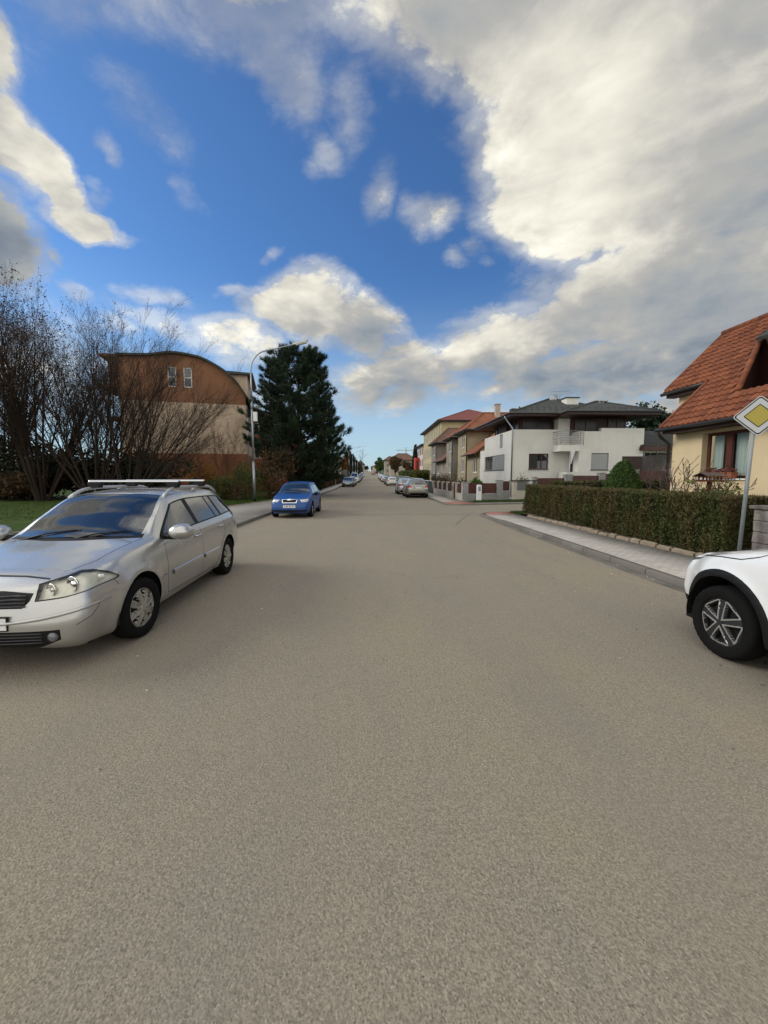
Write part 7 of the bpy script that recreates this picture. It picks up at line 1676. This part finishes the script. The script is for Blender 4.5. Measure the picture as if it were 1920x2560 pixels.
def suv_cuts(sp, top, bel):
    C = []; fl = lambda c, n: c.x < 1.0 and abs(c.y) > .2 and n.z < .93; ff = lambda c, n: n.x < -.12 and c.x < .9
    C.append(('cladding', 'side', circ(.83, .345, .478, 34, -14, 194), dict(only=('body',))))
    C.append(('cladding', 'side', circ(3.43, .345, .478, 34, -14, 194), dict(only=('body',))))
    C.append(('cladding', 'side', [(.2, .15), (4.1, .15), (4.1, .40), (3.0, .36), (1.2, .36), (.2, .42)], dict(f=lambda c, n: True, only=('body',))))
    C.append(('cladding', 'front', [(-.9, .15), (.9, .15), (.9, .42), (.5, .40), (-.5, .40), (-.9, .42)], dict(both=False, f=ff, only=('body',))))
    C.append(('windscreen', 'top', [(1.05 + .18 * (y / .66) ** 2, y) for y in np.linspace(-.665, .665, 9)] + [(1.5, .635)] + [(1.90 + .06 * (y / .52) ** 2, y) for y in np.linspace(.54, -.54, 7)] + [(1.5, -.635)], dict(both=False)))
    C.append(('pillar', 'side', glass_between(top, bel, 1.36, 3.72, 1.88, 3.50, .04, .015, 12), {}))
    for (a, b, c, d) in ((1.44, 2.25, 1.93, 2.23), (2.33, 2.98, 2.31, 2.92), (3.06, 3.62, 3.0, 3.44)): C.append(('side_window', 'side', glass_between(top, bel, a, b, c, d, .058, .032), dict(only=('pillar', 'body'))))
    C.append(('headlight', -54, [(.36, .760), (.42, .80), (.58, .83), (.74, .862), (.72, .842), (.60, .80), (.44, .758)], dict(f=fl)))
    C.append(('grille', 'front', [(-.62, .60), (.62, .60), (.56, .70), (-.56, .70)], dict(both=False, f=ff)))
    C += seams([[(.30, .86), (.45, .885), (.70, .925), (.95, .95), (1.10, 1.0), (1.2, 1.06)]], .010, 'side', f=lambda c, n: abs(n.y) > .08 and c.x < 1.4)
    C += seams([[(1.40, 1.02), (1.38, .85), (1.41, .60), (1.41, .36)], [(2.28, 1.06), (2.28, .36)], [(3.0, .36), (3.06, .6), (3.2, .85), (3.2, 1.08)]], .009)
    C.append(('rear_window', 'front', [(-.52, 1.12), (.52, 1.12), (.46, 1.45), (-.46, 1.45)], dict(both=False, f=lambda c, n: c.x > 3.2 and n.x > .2)))
    C.append(('tail_light', 41, [(-2.34, .82), (-1.95, .82), (-1.95, 1.0), (-2.30, 1.0)], dict(f=lambda c, n: c.x > 3.5 and abs(c.y) > .3)))
    return C
def suv_extras(sp, root, T, P, paint, parts, S):
    sy = surf_y(S); cabin(root, P, sp)
    for sg in (1, -1): mirror(root, P, 1.70, .87, 1.12, M['black'], sg, 1.0, True)
    handles(root, P, S, [(2.14, .90), (2.98, .92)], paint, sy)
suv_sp = dict(L=4.15, W=1.75, Df=.25, Dr=.20, nef=3.2, zf=.60, zr=.85, lines=SUVL, cant=7, belt=6, xf=.83, xr=3.43, R=.335, ra=.415, wf=.85, wr=.8, cowl=1.05, cowl_z=1.0, cabin=(1.2, 3.8), flare=.022,
              nose=([.24, .36, .50, .70, .86, .95, 1.0], [.12, .03, .0, .03, .10, .20, .22]), tail=([.28, .42, .6, .95, 1.1, 1.5], [.05, .0, .0, .04, .08, .28]),
              cuts=suv_cuts, extras=suv_extras, rim='alloy', res=(130, 44), glass=M['car_glass'], wglass=M['clear_glass'], wheel_y=.765, tw=.215, offs=dict(cladding=.008), mats=dict(headlight=M['car_glass']), Rw=.335)
sv = make_car(suv_sp, M['p_white'], 'white crossover with black wheel-arch trim cut off by the right picture edge')
sv.location = (4.10, 2.13, 0); sv.rotation_euler = (0, 0, R(180))

# ------------------------------------------------------------------ the rest of the parked cars
def warp_fn(xa, za, ky):
    x0, x1 = zip(*xa); z0, z1 = zip(*za)
    return lambda v: Vector((float(np.interp(v.x, x0, x1)), v.y * ky, float(np.interp(v.z, z0, z1))))
def plain_cuts(rear=True, front=True):
    def f(sp, top, bel):
        C = wagon_cuts(sp, top, bel, False, rear)
        if front:
            ff = lambda c, n: n.x < -.12 and c.x < .9; fl = lambda c, n: c.x < .9 and abs(c.y) > .2 and n.z < .93
            C.append(('headlight', -54, [(.36, .655), (.36, .755), (.55, .775), (.78, .785), (.76, .73), (.62, .665)], dict(f=fl)))
            C.append(('grille_trim', 'front', sp.get('gtrim', [(-.30, .62), (.30, .62), (.34, .775), (-.34, .775)]), dict(both=False, f=ff)))
            C.append(('grille', 'front', sp.get('gr', [(-.27, .642), (.27, .642), (.305, .752), (-.305, .752)]), dict(both=False, f=ff)))
            C.append(('bumper_grille', 'front', [(-.74, .275), (.74, .275), (.74, .345), (-.74, .345)], dict(both=False, f=ff)))
            C += seams([[(.30, .52), (.55, .635), (.9, .68), (1.22, .71)]], .010, 'top', f=lambda c, n: c.z > .6 and c.x < 1.3)
        C += seams([[(1.40, .94), (1.39, .38), (1.44, .30), (2.44, .285), (2.45, .965)], [(2.455, .285), (3.05, .30), (3.22, .60), (3.42, .78), (3.44, 1.0)]], .010)
        return C
    return f
def plain_extras(sp, root, T, P, paint, parts, S):
    sy = surf_y(S); fx = front_x(S); rx = front_x(S, True)
    for sg in (1, -1): mirror(root, P, 1.50, .84, .99, M['black'], sg, .9, True)
    x = fx(0, .46) - .012; mb = MB(); mb.hexa([P(x, -.26, .43), P(x + .012, -.26, .43), P(x + .012, .26, .43), P(x, .26, .43), P(x, -.26, .54), P(x + .012, -.26, .54), P(x + .012, .26, .54), P(x, .26, .54)]); pl = mb.build('number_plate', M['plate'], root)
    if sp.get('text'): glyphs(sp['text'], M['black'], pl, P(x - .002, 0, .485), (R(90), 0, 0), .105)
    x = rx(0, .80) + .005; mb = MB(); mb.hexa([P(x, -.26, .75), P(x + .012, -.26, .75), P(x + .012, .26, .75), P(x, .26, .75), P(x, -.26, .86), P(x + .012, -.26, .86), P(x + .012, .26, .86), P(x, .26, .86)]); mb.build('number_plate', M['plate'], root)
    handles(root, P, S, [(2.30, .86), (3.24, .885)], sp.get('hm', M['black']), sy)
    if sp.get('lit'):
        for sg in (1, -1):
            mb = MB(); mb.lathe([(.001, .05), (.06, .045), (.11, .02), (.12, -.02)], (0, 0, 0), 0, 12); b = mb.build('headlamp_lit', M['headlight_on'], root, smooth=True); b.location = P(fx(sg * .58, .71) + .0, sg * .58, .71); b.rotation_euler = (0, 0, R(-90))
    if sp.get('emblem'):
        mb = MB(); x = fx(0, .76) - .01; mb.lathe([(.001, .02), (.035, .018), (.05, .008), (.052, -.01)], (0, 0, 0), 0, 16); b = mb.build('emblem', M['chrome'], root, smooth=True); b.location = P(x, 0, .752); b.rotation_euler = (0, 0, R(-90))
        mb = MB(); pts = [P(fx(y, z) - .008, y, z) for y, z in ((-.33, .765), (-.15, .768), (-.06, .740), (0, .728), (.06, .740), (.15, .768), (.33, .765))]; mb.tube(pts, .011, 6); mb.build('grille_lip', M['chrome'], root, smooth=True)
LOW = dict(res=(64, 28), rim='plain', wheel_y=.775, extras=plain_extras)
hatch = warp_fn([(0, 0), (.86, .79), (1.15, 1.02), (2.05, 1.80), (2.6, 2.30), (3.546, 3.25), (4.0, 3.62), (4.5, 3.97)], [(0, 0), (.7, .70), (1.0, .96), (1.52, 1.46)], .93)
mid = warp_fn([(0, 0), (.86, .83), (1.15, 1.10), (2.05, 1.95), (3.546, 3.38), (4.0, 3.78), (4.5, 4.20)], [(0, 0), (.7, .72), (1.0, .98), (1.52, 1.50)], .98)
fab = make_car(dict(BASE, **LOW, cuts=plain_cuts(), warp=hatch, text='5S8 8599', emblem=True, Rw=.295) | dict(res=(84, 34)), M['p_blue'], 'bright blue hatchback with chrome-framed grille parked at the left kerb under the pine')
fab.location = (-3.22, 17.78, 0)
oct_ = make_car(dict(BASE, **LOW, cuts=plain_cuts(), Rw=.31, hm=M['p_grey']), M['p_grey'], 'grey-beige estate car seen from behind, nearest in the right row')
oct_.location = (3.72, 32.6, gz(3.7, 32)); oct_.rotation_euler = (0, 0, R(180))
hat = make_car(dict(BASE, **LOW, cuts=plain_cuts(), warp=mid, Rw=.305) | dict(res=(56, 24)), M['p_white'], 'white hatchback seen from behind, third in the right row'); hat.location = (3.66, 66.5, gz(0, 66)); hat.rotation_euler = (0, 0, R(180))
van_w = warp_fn([(0, 0), (.86, .85), (1.15, 1.0), (2.05, 1.75), (3.546, 3.9), (4.0, 4.5), (4.5, 5.0)], [(0, 0), (.7, .95), (1.0, 1.30), (1.52, 2.25)], 1.08)
van = make_car(dict(BASE, **LOW, cuts=plain_cuts(), warp=van_w, Rw=.33) | dict(res=(56, 24)), M['p_white'], 'tall white van with wide dark windscreen in the left row'); van.location = (-3.35, 86, gz(0, 86))
def copy_car(src, x, y, front_to_us, paint, label, group=None):
    """another car of the same build in another colour (mesh data shared unless the paint differs)"""
    c = copy_tree(src, (x, y, gz(x, y)), 0 if front_to_us else R(180), label, group)
    for ch in c.children:
        if ch.type == 'MESH' and ch.data.materials and ch.data.materials[0] in PAINTS and ch.data.materials[0] is not paint: ch.data = ch.data.copy(); ch.data.materials[0] = paint
    return c
PAINTS = [M[k] for k in M if k.startswith('p_')]
GR, GLf = 'cars parked along the right kerb', 'cars parked along the left kerb'
for o_, g_ in ((wg, GLf), (fab, GLf), (van, GLf), (sv, GR), (oct_, GR), (hat, GR)): o_['group'] = g_
copy_car(oct_, 3.45, 38.6, False, M['p_lilac'], 'cool silver car half hidden in front of the grey-beige estate', GR)
for (x, y, p, lb) in ((-3.35, 61.0, 'p_dblue', 'dark blue-black hatchback, nearest of the far left row'), (-3.30, 66.6, 'p_lblue', 'grey-blue hatchback right behind the dark one on the left'), (-3.35, 73.5, 'p_white', 'white hatchback between the grey-blue car and the white van'),
                      (-3.3, 94, 'p_white', 'white car just behind the tall white van'), (-3.3, 101, 'p_lilac', 'pale silver car second behind the tall white van'), (-3.3, 108, 'p_black', 'black car third behind the tall white van'), (-3.3, 117, 'p_lblue', 'grey-blue car in the middle of the far left row'),
                      (-3.3, 127, 'p_lilac', 'silver car beyond the far grey-blue one on the left'), (-3.3, 141, 'p_dblue', 'dark blue car near the end of the left row'), (-3.3, 158, 'p_white', 'white car near the far end of the left row'), (-3.3, 172, 'p_lilac', 'last pale car of the left row')):
    copy_car(hat, x, y, True, M[p], lb, GLf)
for (x, y, p, lb) in ((3.55, 74.0, 'p_black', 'black car in front of the white hatchback on the right'), (3.7, 92, 'p_lilac', 'pale silver car behind the gap in the right row'), (3.7, 99, 'p_white', 'white car second after the gap in the right row'), (3.7, 106, 'p_black', 'black car third after the gap in the right row'),
                      (3.7, 113, 'p_lilac', 'pale car fourth after the gap in the right row'), (3.7, 121, 'p_white', 'white car fifth after the gap in the right row'), (3.7, 130, 'p_lblue', 'grey-blue car near the end of the right row'), (3.7, 140, 'p_white', 'last white car of the right row')):
    copy_car(hat, x, y, False, M[p], lb, GR)
red = copy_car(hat, 1.75, 205, False, M['p_red'], 'small red car driving away in the right lane far down the street'); del red['group']
onc = make_car(dict(BASE, **LOW, cuts=plain_cuts(), warp=mid, Rw=.305, lit=True) | dict(res=(40, 20)), M['p_dblue'], 'oncoming car with lit headlamps near the crest of the street', name='oncoming_car'); onc.location = (-.6, 300, gz(0, 300)); 
cv = copy_tree(van, (3.9, 238, gz(0, 238)), R(180), 'dark van standing at the right near the street end')
if 'group' in cv: del cv['group']
for ch in cv.children:
    if ch.type == 'MESH' and ch.data.materials and ch.data.materials[0] in PAINTS: ch.data = ch.data.copy(); ch.data.materials[0] = M['p_black']
